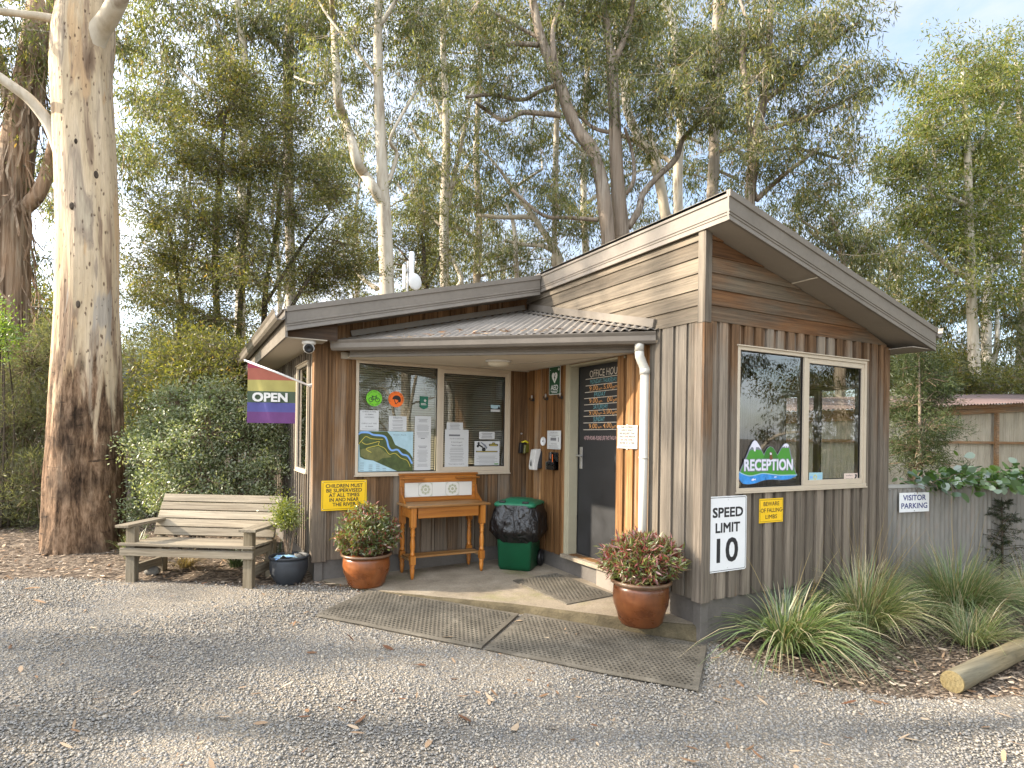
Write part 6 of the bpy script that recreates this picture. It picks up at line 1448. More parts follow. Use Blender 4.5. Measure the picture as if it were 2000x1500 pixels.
  [[(9.37,7.45,-0.1,0.202),(9.37,7.45,5.58,0.149),(9.37,7.46,7.75,0.136),(9.43,7.42,8.7,0.136),(9.51,7.38,9.66,0.122),(9.64,7.3,10.47,0.109),(9.75,7.25,11.56,0.095),(9.79,7.22,12.79,0.082),(9.81,7.21,14.01,0.068)],
   [(9.53,7.37,7.89,0.082),(9.96,7.2,8.33,0.068),(10.08,6.75,8.59,0.054),(10.82,6.48,9.2,0.041)],
   [(9.7,7.27,10.54,0.082),(10.23,6.98,11.03,0.068),(10.93,6.74,11.79,0.054),(11.4,6.33,12.26,0.041),(11.42,5.79,12.35,0.027)],
   [(9.53,7.36,9.73,0.054),(10.33,7.04,9.99,0.054),(11.12,6.41,10.32,0.041),(12.37,6.07,11.05,0.034)],
   [(9.38,7.45,8.3,0.068),(9.59,7.38,7.9,0.054)],
   [(9.2,7.55,12.37,0.082),(9.18,7.59,11.57,0.082),(9.22,7.41,10.41,0.082),(9.66,7.69,9.27,0.095),(9.37,7.41,8.55,0.109)],
   [(9.75,7.25,11.56,0.054),(9.21,7.48,12.61,0.041),(9.17,7.8,13.61,0.041)],
   [(9.48,7.39,9.11,0.041),(10.4,6.93,9.28,0.041),(11.42,6.3,8.99,0.034)]],
  [(9.14,7.09,12.08,0.82,0.95,31),(10.74,7.08,12.89,0.82,0.68,22),(10.75,6.05,12.28,0.75,0.68,20),(11.66,6.08,12.34,0.34,0.34,5),(10.13,6.76,11.42,0.82,0.68,22),(9.21,6.97,10.99,0.68,0.82,22),(10.4,6.06,10.22,0.82,0.61,20),(11.88,6.05,10.77,0.68,0.48,13),(11.61,5.33,10.59,0.3,0.24,3),(11.09,7.29,10.44,0.95,0.68,26),(9.39,6.93,9.3,0.82,0.68,22),(10.75,6.58,9.22,0.82,0.68,22),(11.01,5.9,8.87,0.48,0.61,12),(9.81,6.93,8.33,0.82,0.48,15),(10.35,6.14,8.03,0.68,0.41,11),(8.89,7.13,8.47,0.54,0.54,12),(10.53,7.42,14.28,1.63,0.68,44),(11.19,6.02,9.89,0.54,0.41,9)]),
 ('gum_tree','tall sunlit gum with white trunk beyond the roofed corrugated shed','lime','pale',
  [[(27.47,10.1,-0.1,0.303),(27.4,10.14,3.44,0.241),(27.24,10.23,6.42,0.218),(27.09,10.31,9.86,0.195),(27.01,10.35,12.15,0.161),(26.94,10.39,14.45,0.138),(26.81,10.46,16.28,0.115),(26.69,10.53,18.11,0.069)],
   [(27.07,10.32,8.83,0.138),(26.34,10.66,9.26,0.115),(25.66,10.96,9.81,0.092),(24.75,11.13,10.39,0.069)],
   [(27.01,10.35,12.15,0.115),(26.29,10.89,12.65,0.092),(25.94,11.15,13.82,0.069),(25.79,11.3,15.24,0.057)],
   [(27,10.36,14.45,0.092),(27.88,10.02,15.67,0.069),(28.09,9.54,16.65,0.046)],
   [(27.08,10.32,11.47,0.092),(27.97,9.83,12.63,0.069),(29.02,9.3,13.12,0.046)],
   [(27.15,10.27,8.49,0.092),(28.29,9.73,9.44,0.069)],
   [(25.76,11.03,11.67,0.069),(25.33,11.15,13.23,0.069),(25.42,11.32,14.69,0.046)]],
  [(26.72,10.75,18.7,0.8,0.92,14),(26.63,10.89,16.9,1.38,1.15,30),(24.73,11.19,15.6,1.15,1.15,25),(28.55,10.53,17.25,1.15,1.15,25),(23.75,11.29,13.83,1.03,1.03,20),(26.7,11.11,14.91,1.61,1.15,35),(28.19,10.15,14.88,1.15,1.15,25),(24.74,11.16,12.65,1.61,0.92,28),(23.91,12.02,13.24,0.8,0.69,10),(27.6,10.88,12.91,1.38,1.03,27),(28.41,10.01,12.32,1.38,1.15,30),(25.62,10.74,10.88,1.61,0.92,28),(24.34,11.57,11.12,1.15,0.69,15),(26.63,10.39,9.81,1.15,0.92,20),(28.11,10.77,18.91,0.92,0.92,16),(24.81,12.1,15.57,0.69,0.69,9),(25.58,11.22,17.22,0.92,0.92,16),(28.37,9.82,13.86,1.15,1.15,25),(27.25,11.11,11.51,1.38,1.15,30),(27.87,10.16,10.64,1.15,1.15,25),(25.34,11.49,14.28,1.15,0.92,20),(26.22,10.8,8.47,1.61,0.92,28),(28.08,10.02,8.09,1.15,0.92,20)]),
 ('gum_tree','bright crowned gum at the right edge of the photo','lime','pale',
  [[(32.77,10.62,-0.1,0.306),(32.82,10.6,5.72,0.229),(32.98,10.51,10.82,0.204),(32.82,10.59,14.64,0.178),(32.55,10.74,18.46,0.127),(32.42,10.82,20.5,0.076)],
   [(32.85,10.58,12.86,0.102),(32,11.11,14.14,0.076),(31.33,11.48,14.9,0.076)],
   [(32.7,10.66,15.92,0.076),(33.84,10.19,18.04,0.076)]],
  [(32.25,11.07,20.84,1.27,1.02,20),(32.05,10.55,18.73,1.53,1.53,35),(31.88,11.09,17.17,1.15,1.27,22),(33.73,10.75,16.19,1.53,1.53,35),(33.1,11.11,13.59,1.4,1.53,33),(33.87,11.17,11.13,1.27,1.53,30),(34.28,9.94,18.56,1.53,2.04,47),(31.73,10.94,9.22,1.27,1.02,20),(31.66,11.24,19.47,1.27,1.02,20),(31.84,11.49,15.27,1.27,1.27,25),(31.6,11.57,12.68,1.53,1.27,30),(33.03,11.07,21.6,1.02,0.76,12),(33.62,11.04,7.92,1.27,1.53,30),(32.69,11.28,4.75,1.27,1.02,20)]),
 ('gum_tree','white trunked gum right of the tall sunlit gum beyond the shed','gum','white',
  [[(30.26,10.86,-0.1,0.296),(30.2,10.89,3.59,0.234),(30.13,10.93,5.56,0.222),(30.09,10.95,7.53,0.209),(30.16,10.91,9.01,0.148),(30.24,10.87,10.98,0.099),(30.32,10.82,12.96,0.074)],
   [(30.35,10.8,5.2,0.123),(30.43,10.68,5.8,0.123),(30.44,10.63,7.03,0.099),(30.96,10.91,8.37,0.074)],
   [(30.1,10.94,6.67,0.099),(29.84,11.18,7.05,0.074),(29.53,11.37,7.79,0.062)]],
  [(31.01,11.08,10.66,1.48,1.23,26),(32.19,11.11,7.78,1.23,1.23,22),(30.82,10.22,5.78,0.99,1.23,18),(30.7,11.79,8.25,0.99,0.99,14),(28.44,12.29,7.58,1.23,1.23,22),(29.92,11.86,6.15,1.48,0.99,21),(31.8,10.29,4.62,1.23,1.23,22),(29.34,12.25,5.14,1.48,0.99,21),(30.43,11.62,4.14,1.48,0.74,16)]),
 ('gum_tree','thin pale gum glimpsed under the right eave end','gum','white',
  [[(27.43,13.54,-0.1,0.183),(27.41,13.55,3.6,0.140),(27.41,13.55,5.89,0.140),(27.42,13.54,8.19,0.127),(27.42,13.55,10.23,0.102),(27.44,13.53,12.01,0.064)],
   [(27.41,13.55,5.89,0.076),(27.14,13.86,6.67,0.051)],
   [(27.43,13.54,9.21,0.076),(26.95,13.93,10.76,0.051),(26.49,14.18,11.52,0.051)],
   [(27.43,13.54,9.72,0.064),(28.11,13.22,11.01,0.051)]],
  [(26.46,14.69,12.17,1.53,1.15,24),(27.96,13.77,12.43,1.53,1.15,24),(27.62,14.31,10.7,1.27,1.02,18),(28.5,13.04,9.24,1.53,1.15,24),(28.3,13.9,8.09,1.53,1.27,26),(27.52,14.48,8.89,1.27,1.02,18),(28.84,13.42,5.99,1.53,1.27,26),(27.93,14.18,6.79,1.27,1.27,22),(29.77,12.7,6.75,1.53,1.27,26),(29.32,13.89,4.22,1.53,1.02,21)]),
 ('gum_tree','dark leafy gum behind the sloping right roof verge','gum','grey',
  [[(17.27,9.98,-0.1,0.227),(17.27,9.98,2.65,0.168),(17.32,9.95,5.45,0.149),(17.37,9.92,7.51,0.131),(17.19,10.02,8.82,0.093),(16.85,10.2,9.74,0.075)],
   [(17.33,9.94,7.88,0.075),(18.06,9.41,8.79,0.056)],
   [(17.28,9.97,8.26,0.056),(16.3,10.63,9.21,0.056)],
   [(17.19,10.02,8.63,0.056),(15.68,10.81,9.72,0.037)]],
  [(16.06,10.88,9.81,1.03,0.75,17),(16.98,10.29,9.42,1.03,0.75,17),(15.64,11.2,9.45,0.75,0.75,12),(17.42,9.4,8.5,1.03,0.75,17),(17.64,10.13,10.25,0.84,0.56,10),(18.26,8.79,8.11,0.84,0.75,14),(17.23,10.85,8.67,0.93,0.75,15),(16.12,10.52,10.36,0.75,0.47,8),(18.94,9.92,7.73,0.93,0.75,15)]),
 ('gum_tree','twiggy young gum with spreading dead limbs behind the low roof','gum','pale',
  [[(6.6,12.39,-0.1,0.174),(6.6,12.39,5.6,0.129),(6.61,12.38,6.89,0.129),(6.48,12.45,7.38,0.129),(6.15,12.63,7.94,0.097),(5.83,12.81,8.5,0.081),(5.39,13.04,9.13,0.065),(4.89,13.32,9.93,0.048),(4.39,13.6,10.57,0.032)],
   [(6.55,12.41,7.3,0.097),(6.07,12.56,7.5,0.081),(5.79,13.05,7.62,0.065),(5.18,13.47,7.76,0.048)],
   [(6.12,12.65,8.02,0.065),(5.84,12.82,8.42,0.081),(5.04,13.22,8.4,0.065),(4.42,13.79,8.54,0.048)],
   [(6.44,12.47,6.89,0.081),(6.5,12.55,8.86,0.097),(6.6,12.7,10.57,0.097),(6.56,12.61,12.15,0.081),(6.73,12.85,13.97,0.065)],
   [(5.43,13.02,6.23,0.081),(5.32,13.05,7.99,0.065),(5.21,13.37,8.88,0.048)]],
  [(4.85,13.8,10.11,0.81,0.65,11),(5.68,13.58,9.88,0.81,0.65,11),(4.07,13.23,8.61,0.81,0.65,11),(5.32,13.93,8.42,0.81,0.56,10),(6.23,13.49,8.28,0.73,0.56,9),(6.53,11.82,7.69,0.81,0.81,14),(4.91,14.19,7.41,0.81,0.65,11),(6.64,13.48,7.16,0.65,0.48,7),(5.43,13.39,7.13,0.73,0.65,10)]),
 ('gum_tree','slender leafy gum filling the gap behind the roof antenna','gum','grey',
  [[(6.86,19.08,-0.1,0.229),(6.86,19.08,5.98,0.170),(6.87,19.08,8.53,0.170),(6.92,19.05,10.66,0.149),(6.77,19.13,13.2,0.127),(6.84,19.09,15.75,0.106),(6.9,19.06,18.3,0.085),(6.87,19.07,20.43,0.064)],
   [(6.89,19.06,9.6,0.085),(5.51,19.86,10.65,0.064),(4.14,20.41,11.41,0.042)],
   [(6.9,19.06,10.66,0.085),(8.12,18.44,11.76,0.064),(9.15,17.71,12.56,0.042)],
   [(6.82,19.1,12.78,0.064),(5.47,19.88,14.05,0.053),(4.31,20.37,14.39,0.042)],
   [(6.89,19.06,8.11,0.064),(8.38,18.38,8.59,0.042)]],
  [(4.16,21.09,10.78,1.27,1.06,20),(5.08,20.58,12.52,1.27,1.06,20),(6.47,19.85,8.66,1.27,0.85,16),(7.69,18.9,7.97,1.27,0.85,16),(8.92,18.44,7.82,1.06,0.64,10),(10.74,17,10.31,1.06,1.06,16),(3.13,22.24,12.94,1.06,1.06,16),(2.97,21.46,9.6,1.06,1.06,16),(7.36,18.81,11.09,1.27,1.06,20),(9.33,18.48,14.64,1.06,1.06,16),(6.3,19.72,15.91,1.27,1.06,20),(7.81,18.97,18.12,1.27,1.06,20),(4.85,20.77,17.53,1.27,1.06,20),(10.49,17.33,8.65,0.85,0.85,11),(6.04,20.03,11.23,1.27,1.06,20)]),
 ('gum_tree','slender leafy gum filling the gap left of the roof peak','gum','pale',
  [[(11.55,17.66,-0.1,0.209),(11.55,17.66,6.23,0.155),(11.44,17.72,8.88,0.155),(11.29,17.8,11.53,0.144),(11.29,17.8,14.84,0.121),(11.37,17.76,17.71,0.110),(11.38,17.75,20.36,0.088),(11.36,17.76,21.69,0.066)],
   [(11.33,17.78,11.53,0.088),(12.69,17.13,12.69,0.066),(13.75,16.72,13.21,0.044)],
   [(11.3,17.79,13.74,0.066),(10.22,18.26,14.77,0.055)],
   [(11.34,17.78,15.95,0.066),(12.83,17.06,17.35,0.044)],
   [(11.37,17.76,18.15,0.066),(10.16,18.26,18.93,0.044)]],
  [(13.51,17.06,11.27,1.1,0.88,13),(14.07,16.79,15.11,1.1,1.1,16),(12.73,17.64,17.17,1.1,1.1,16),(10.15,17.77,15.61,1.1,1.1,16),(11.88,18.25,12.24,1.1,1.1,16),(10.98,17.79,13.66,1.1,1.1,16),(13.32,17.01,19.25,1.1,1.1,16),(10.02,18.46,19,1.1,1.33,20),(15.2,16.04,12.83,1.1,0.88,13),(15.91,16.26,19,1.1,1.1,16),(17.42,15.25,15.97,1.1,1.1,16),(17.53,15.28,11.92,0.88,0.66,8)]),
 ('wattle_tree','dense dark wattle standing left of the building roof','wattle','dark',
  [[(-3.07,10.26,-0.1,0.115),(-3.11,10.28,1.99,0.085),(-3.15,10.31,3.59,0.074),(-3.22,10.34,5.18,0.064),(-3.15,10.3,6.77,0.053),(-3.07,10.26,8.15,0.032)],
   [(-2.83,10.13,-0.1,0.089),(-2.81,10.08,2.21,0.064),(-2.74,10.15,4.14,0.053),(-2.7,9.61,5.59,0.042),(-2.6,9.89,6.95,0.032)],
   [(-2.24,9.81,-0.1,0.089),(-2.3,9.92,3.08,0.064),(-2.26,10.05,4.6,0.053),(-2.13,9.56,5.67,0.042),(-2,9.92,6.88,0.027)],
   [(-3.35,10.42,-0.1,0.076),(-3.66,10.65,3.05,0.053),(-3.86,10.65,4.52,0.042),(-4.06,10.49,5.6,0.032)],
   [(-2.43,9.91,2,0.053),(-1.88,9.74,3.94,0.042),(-1.31,9.57,5.06,0.032)],
   [(-2.32,9.85,4.13,0.032),(-1.63,9.55,5.44,0.032),(-1.19,9.18,6.04,0.021)]],
  [(-3.25,10.53,8.12,0.64,0.64,39),(-2.57,10.45,8.38,0.64,0.64,39),(-3.71,10.37,6.99,0.64,0.64,39),(-2.98,9.92,6.88,0.74,0.64,46),(-2.16,9.43,6.98,0.64,0.74,46),(-4.26,10.93,6.23,0.48,0.53,25),(-3.53,9.3,5.54,0.74,0.64,46),(-2.74,9.19,5.56,0.74,0.64,46),(-1.87,9.32,5.96,0.64,0.64,39),(-1.22,10.16,7.02,0.42,0.53,22),(-4.14,10.34,5.04,0.53,0.53,27),(-3.41,10.12,4.78,0.74,0.53,38),(-2.58,8.75,4.48,0.74,0.53,38),(-1.53,10.09,5.15,0.64,0.53,33),(-1.01,9.02,5.5,0.53,0.53,27),(-4.04,10.23,4.1,0.53,0.42,22),(-3.33,9.33,3.72,0.64,0.53,33),(-3.85,10.82,3.49,0.53,0.42,22),(-4.53,11.29,4.57,0.32,0.42,13),(-3.01,10.19,3.16,0.53,0.42,22),(-2.78,10.33,9.02,0.64,0.42,26),(-1.97,9.48,7.98,0.53,0.53,27),(-0.93,9.44,6.39,0.42,0.42,18),(-0.69,9.47,5.13,0.53,0.42,22),(-1.18,10.24,4.79,0.53,0.32,16),(-4.3,10.47,3.19,0.42,0.42,18),(-3.57,9.73,2.56,0.64,0.42,26)]),
 ('wattle_tree','dark bushy wattle directly behind the roof antenna','wattle','dark',
  [[(2.56,13.45,-0.1,0.124),(2.56,13.45,3.8,0.092),(2.61,13.43,5.33,0.076),(2.52,13.47,6.56,0.061),(2.45,13.52,7.47,0.046)],
   [(2.56,13.45,5.94,0.046),(1.95,13.66,6.82,0.031)],
   [(2.59,13.44,5.95,0.046),(2.9,13.2,6.85,0.031)]],
  [(2.54,13.56,7.65,0.69,0.61,17),(2.18,13.88,7.07,0.61,0.54,13),(2.97,13.79,7.01,0.61,0.61,15),(2.22,13.06,6.12,0.84,0.54,18),(1.18,15.36,6.49,0.92,0.61,23),(0.14,14.91,6.24,0.76,0.46,14),(0.82,15.27,7.85,0.61,0.61,15)]),
]
SHRUBS = [
 ('casuarina_shrub','feathery grey green shrub left of the big mottled gum trunk','shrub','feather',(-6.03,8.69),
  [(-5.92,8.6,2.51,0.66,0.66,89),(-6.13,8.44,1.52,0.66,0.74,100),(-5.7,7.85,0.67,0.49,0.66,67),(-6.84,9.34,1.84,0.82,1.24,208),(-5.5,8.46,2.77,0.41,0.49,42),(-6.43,8.45,0.41,0.66,0.49,67),(-6.04,8.35,0.08,0.49,0.29,29),(-5.62,8.45,1.69,0.41,0.74,62),(-7.1,8.96,0.62,0.66,0.74,100)]),
 ('casuarina_shrub','feathery dull green shrub just right of the big mottled gum trunk','shrub','feather',(-4.41,8.37),
  [(-4.48,8.48,2.59,0.39,0.52,35),(-4.26,8.03,1.89,0.43,0.52,39),(-4.57,8.39,1.37,0.35,0.52,32),(-4.42,8.49,0.76,0.43,0.52,39),(-4.06,8.38,2.87,0.35,0.35,21)]),
 ('leafy_shrub','bright lime green shrub tip at the left edge beside the stringy gum','shrub','limeleaf',(-6.2,7.98),
  [(-6.17,8.1,3.22,0.21,0.23,5),(-6.16,7.76,2.72,0.19,0.23,4),(-6.19,8.06,3.06,0.23,0.38,9)]),
 ('flowering_shrub','pale green small leaved shrub spreading behind the wooden bench','shrub','pale',(-3.5,5.03),
  [(-3.91,5.03,1.17,0.46,0.39,80),(-3.46,5.01,1.49,0.46,0.39,80),(-2.97,5.09,1.43,0.39,0.39,68),(-4.13,5.31,0.77,0.29,0.29,38),(-2.83,4.59,0.99,0.26,0.33,38),(-3.52,4.74,0.93,0.52,0.33,76),(-3.22,4.79,0.79,0.46,0.26,53),(-3.9,4.79,0.81,0.33,0.26,38),(-4.09,5.46,1.55,0.2,0.26,23),(-2.68,4.79,1.44,0.23,0.39,40),(-3.75,5.63,1.83,0.26,0.26,30),(-4.27,5.29,0.52,0.14,0.2,13),(-3.81,5.3,1.89,0.33,0.26,38),(-3.34,5.15,1.96,0.33,0.26,38),(-2.93,4.89,1.84,0.33,0.26,38),(-4.2,5.4,1.29,0.23,0.29,30)]),
 ('wattle_shrub','sunlit olive shrub beneath the dense wattle left of the roof gutter','shrub','wattle',(-3.29,7.08),
  [(-3.82,7.54,2.22,0.41,0.41,35),(-3.25,6.89,2.13,0.49,0.41,42),(-2.72,6.99,2.07,0.41,0.41,35),(-3.45,7.72,2.76,0.49,0.33,33),(-4.02,7.22,1.71,0.33,0.33,22),(-2.96,6.83,1.73,0.49,0.33,33),(-3.02,7.15,2.57,0.33,0.33,22)]),
 ('conifer_tree','soft green cypress sapling in front of the roofed corrugated shed','tree','conifer',(6.58,1.68),
  [(6.26,1.59,2.91,0.16,0.24,16),(6.51,1.68,2.53,0.37,0.33,47),(6.78,1.81,2.14,0.49,0.29,55),(6.43,1.55,1.72,0.53,0.24,51),(6.55,1.76,1.39,0.49,0.2,39),(6.1,1.73,2.67,0.2,0.16,13),(6.85,1.58,2.3,0.24,0.16,16),(6.55,1.93,2.05,0.33,0.2,26),(6.41,1.61,1.2,0.49,0.16,32)]),
 ('leafy_shrub','mid green shrub behind the shed seen under the right eave','shrub','wattle',(16.68,6.88),
  [(15.83,7.06,3.47,0.97,0.65,25),(17.18,6.71,3.36,0.97,0.48,18),(15.75,7.41,4.14,0.48,0.65,12),(18.09,6.41,3.22,0.97,0.4,15),(19.27,5.8,3.41,0.97,0.48,18),(17.14,7.31,4.4,0.65,0.48,12)]),
]
for i, (nm, lb, sty, bk, stems, blobs) in enumerate(TREES):
    root = grow_tree(nm, lb, 'tree', sty, bk, stems, blobs, seed=100 + i, mult=0.52 if sty == 'gum' else (0.44 if sty == 'lime' else 0.64))
    if bk == 'stringy':     # long ribbons of shed bark hanging from the trunk
        rb = random.Random(5); b = MB()
        for k in range(150):
            st = stems[0]; j = rb.randrange(1, 6); f_ = rb.random(); c = Vector(st[j][:3]).lerp(Vector(st[j + 1][:3]), f_); r = st[j][3] * (1 - f_) + st[j + 1][3] * f_
            a = rb.uniform(0, 2 * PI); o = Vector((math.cos(a), math.sin(a), 0)); ln = rb.uniform(0.4, 1.7); wd = rb.uniform(0.015, 0.05); tq = Vector((-o.y, o.x, 0))
            pts = [c + o * (r * 1.0 + 0.035 + 0.30 * (t_ ** 1.5) * rb.uniform(0.3, 1.2)) + Vector((0, 0, -ln * t_)) + tq * (0.12 * t_ * rb.uniform(-1, 1)) for t_ in (0, 0.25, 0.5, 0.75, 1.0)]
            vs = [p + tq * wd * s_ for p in pts for s_ in (-0.5, 0.5)]
            b.add(vs, [(2 * q, 2 * q + 1, 2 * q + 3, 2 * q + 2) for q in range(4)])
        b.build('hanging_bark', M['bark_stringy'], root)
for i, (nm, lb, cat, sty, base, blobs) in enumerate(SHRUBS):
    rng = np.random.default_rng(300 + i); root = thing(nm, lb, cat, (0, 0, 0)); b = MB(); anchors = []
    z0 = gz(*base) - 0.05
    zt = max(q[2] for q in blobs)
    for k in range(7 if cat == 'shrub' else 1):
        tg = blobs[(k * 3) % len(blobs)] if cat == 'shrub' else (blobs[0][0], blobs[0][1], zt)
        p0 = Vector((base[0] + rng.uniform(-.25, .25) * (cat == 'shrub'), base[1] + rng.uniform(-.25, .25) * (cat == 'shrub'), z0)); p1 = Vector(tg[:3])
        md = p0.lerp(p1, 0.5) + Vector((rng.uniform(-.1, .1), rng.uniform(-.1, .1), 0.1))
        st = [(*p0, 0.022), (*md, 0.014), (*p1, 0.006)] if cat == 'shrub' else [(*p0, 0.05), (*p0.lerp(p1, 0.5), 0.03), (*p1, 0.008)]
        P = stem_mesh(b, st, 6); anchors += [tuple(p) for p in P[2:]]
    b.build('stems' if cat == 'shrub' else 'trunk', M['bark_dark'] if sty != 'conifer' else M['bark_brown'], root)
    crown, branch = Geo(), Geo(); foliage(sty, blobs, anchors, rng, crown, branch)
    crown.build('foliage' if cat == 'shrub' else 'crown', M['leaf_' + sty], root); branch.build('twigs', M['twig'], root)

# the big mottled gum by the bench
big = thing('gum_tree', 'big mottled gum trunk with rough brown butt beside the bench', 'tree', (-4.84, 5.78, 0))
prof = [(-0.15, 0.55), (0.0, 0.485), (0.12, 0.465), (0.5, 0.445), (1.1, 0.422), (1.8, 0.398), (2.45, 0.372), (3.1, 0.348), (4.1, 0.345), (5.1, 0.335), (6.05, 0.320), (6.6, 0.325), (7.2, 0.27), (8.4, 0.23), (10.6, 0.18), (13.6, 0.11)]
lean = [(-0.15, -0.0, 0.0), (2.4, 0.0, 0.0), (4.1, -0.014, 0.0), (6.1, -0.12, 0.05), (7.2, -0.06, 0.06), (8.4, -0.02, 0.09), (10.6, 0.0, 0.3), (13.6, 0.05, 0.5)]
def interp(tab, z, k):
    for q0, q1 in zip(tab, tab[1:]):
        if q0[0] <= z <= q1[0]: return q0[k] + (q1[k] - q0[k]) * (z - q0[0]) / (q1[0] - q0[0])
    return tab[-1][k]
zs = np.concatenate([np.arange(-0.15, 2.6, 0.035), np.arange(2.6, 7.4, 0.08), np.arange(7.4, 13.6, 0.4)]); NR = 110; vs = []
for z in zs:
    r0 = interp(prof, z, 1); lx, ly = interp(lean, z, 1), interp(lean, z, 2); rough = sstep(3.4, 0.6, z) if False else (1 - sstep(0.7, 3.0, z))
    for k in range(NR):
        a = 2 * PI * k / NR; ca, sa = math.cos(a), math.sin(a)
        d1 = mnoise.noise(Vector((ca * 1.6, sa * 1.6, z * 0.35))) * 0.035 + 0.05 * (1 - sstep(-0.1, 0.5, z)) * math.sin(a * 5 + 0.7)
        d2 = mnoise.noise(Vector((ca * 7, sa * 7, z * 1.0))) * 0.026 * rough + mnoise.noise(Vector((ca * 17, sa * 17, z * 3.0))) * 0.018 * rough + mnoise.noise(Vector((ca * 9, sa * 9, z * 0.7 + 8))) * 0.008
        r = r0 + d1 + d2
        vs.append((lx + ca * r, ly + sa * r, z))
nz_ = len(zs); ii = np.arange(nz_ * NR).reshape(nz_, NR); F_ = np.stack([ii[:-1], np.roll(ii[:-1], -1, 1), np.roll(ii[1:], -1, 1), ii[1:]], -1).reshape(-1, 4)
np_mesh('trunk', np.array(vs), F_, M['bark_big'], big, smooth=True)
BO = Vector((-4.84, 5.78, 0))
limbs = [[(-4.96, 5.86, 5.75, 0.10), (-4.90, 5.76, 6.15, 0.135), (-4.77, 5.60, 6.52, 0.126), (-4.62, 5.37, 6.67, 0.108), (-4.47, 5.11, 6.88, 0.096), (-4.27, 4.77, 7.28, 0.075), (-3.98, 4.27, 7.86, 0.052), (-3.4, 3.4, 8.6, 0.03)],
         [(-5.02, 5.86, 4.72, 0.09), (-5.14, 5.91, 4.98, 0.083), (-5.21, 5.91, 5.18, 0.079), (-5.3, 5.91, 5.41, 0.072), (-5.48, 5.89, 5.64, 0.065), (-5.68, 5.88, 5.77, 0.059), (-6.06, 5.87, 5.99, 0.052), (-6.69, 5.87, 6.32, 0.039), (-8.0, 5.9, 7.2, 0.02)],
         [(-5.1, 5.93, 6.76, 0.06), (-5.4, 5.96, 6.75, 0.047), (-5.66, 5.99, 6.72, 0.043), (-6.1, 6.0, 6.67, 0.039), (-6.74, 6.01, 6.87, 0.026), (-7.6, 6.2, 7.4, 0.015)]]
b = MB(); anc = []
for lm in limbs:
    P = stem_mesh(b, [(p[0] + 4.84, p[1] - 5.78, p[2], p[3]) for p in lm], 14); anc += [tuple(p + BO) for p in P[4:]]
b.build('limb', M['bark_pale'], big)
b = MB()
kn = Matrix.Translation((0, 0, 0))
for (z, az, r) in ((4.28, -1.95, 0.045), (5.08, -1.72, 0.035), (4.72, -1.15, 0.05), (3.08, -1.75, 0.045)):
    rr = interp(prof, z, 1); c = Vector((interp(lean, z, 1) + math.cos(az) * rr, interp(lean, z, 2) + math.sin(az) * rr, z)); q = Vector((math.cos(az), math.sin(az), 0.1)).normalized().to_track_quat('Z', 'Y').to_matrix()
    b.sm = True; b.lathe([(r, -0.03), (r * 0.9, 0.004), (r * 0.5, 0.010), (0, 0.004)], c, 14, q @ Matrix(((0.6, 0, 0), (0, 1.1, 0), (0, 0, 1))))
b.build('knot', M['bark_dark'], big)
crown, branch = Geo(), Geo(); rng = np.random.default_rng(77)
anc2 = anc + [(-4.84, 5.9, z) for z in (8.5, 9.5, 10.5, 11.5, 12.5)]
bl = [(-3.6, 4.0, 8.6, 0.8, 0.6, 30), (-4.9, 5.0, 9.6, 1.2, 0.8, 50), (-6.3, 5.8, 8.4, 1.0, 0.7, 36), (-7.8, 6.0, 7.8, 1.0, 0.7, 36), (-5.6, 6.6, 10.4, 1.3, 0.9, 60), (-4.2, 6.4, 11.6, 1.3, 0.9, 60), (-5.2, 5.6, 13.2, 1.4, 1.0, 60), (-3.2, 5.4, 9.8, 0.9, 0.7, 36), (-6.8, 5.0, 9.6, 1.0, 0.8, 40)]
foliage('gum', bl, anc2, rng, crown, branch, mult=0.6)
crown.v = 0
o1 = np_mesh('crown', np.concatenate(crown.V) - np.array(BO), np.concatenate(crown.F), M['leaf_gum'], big); o2 = np_mesh('branches', np.concatenate(branch.V) - np.array(BO), np.concatenate(branch.F), M['bark_brown'], big)

# further forest: beyond the edges of the photo (its shade falls on the gravel, its reflection stands in the windows) and deep behind
def forest_tree(x, y, h, r, sty, bk, seed, label, group, nb=16, z0=0.35, cr=1.6, mult=1.3, z1=1.0):
    rd = random.Random(seed); pts = []; cx_, cy_ = x, y
    for k in range(8):
        t_ = k / 7; pts.append((x + rd.uniform(-.25, .25) * t_ * 2, y + rd.uniform(-.25, .25) * t_ * 2, gz(x, y) - 0.1 + h * t_, r * (1.25 if k == 0 else 1 - 0.8 * t_)))
    stems = [pts]; blobs = []
    for k in range(nb):
        zz = h * rd.uniform(z0, z1); rad = cr * (0.5 + 0.8 * rd.random()) * (1.15 - 0.5 * (zz / h)); a = rd.uniform(0, 2 * PI)
        bx, by = x + math.cos(a) * rad, y + math.sin(a) * rad; s_ = rd.uniform(0.55, 1.0); blobs.append((bx, by, zz, s_, s_ * 0.75, int(30 * s_ * s_)))
        if k % 3 == 0: stems.append([(*pts[min(6, int(zz / h * 7) - 1 if zz / h * 7 > 1 else 0)][:3], r * 0.35), ((x + bx) / 2, (y + by) / 2, zz - 0.3, r * 0.22), (bx, by, zz, r * 0.1)])
    return grow_tree('wattle_tree' if sty == 'wattle' else 'gum_tree', label, 'tree', sty, bk, stems, blobs, group, seed, mult)
FAR = 'gum trees deep in the forest behind the office'
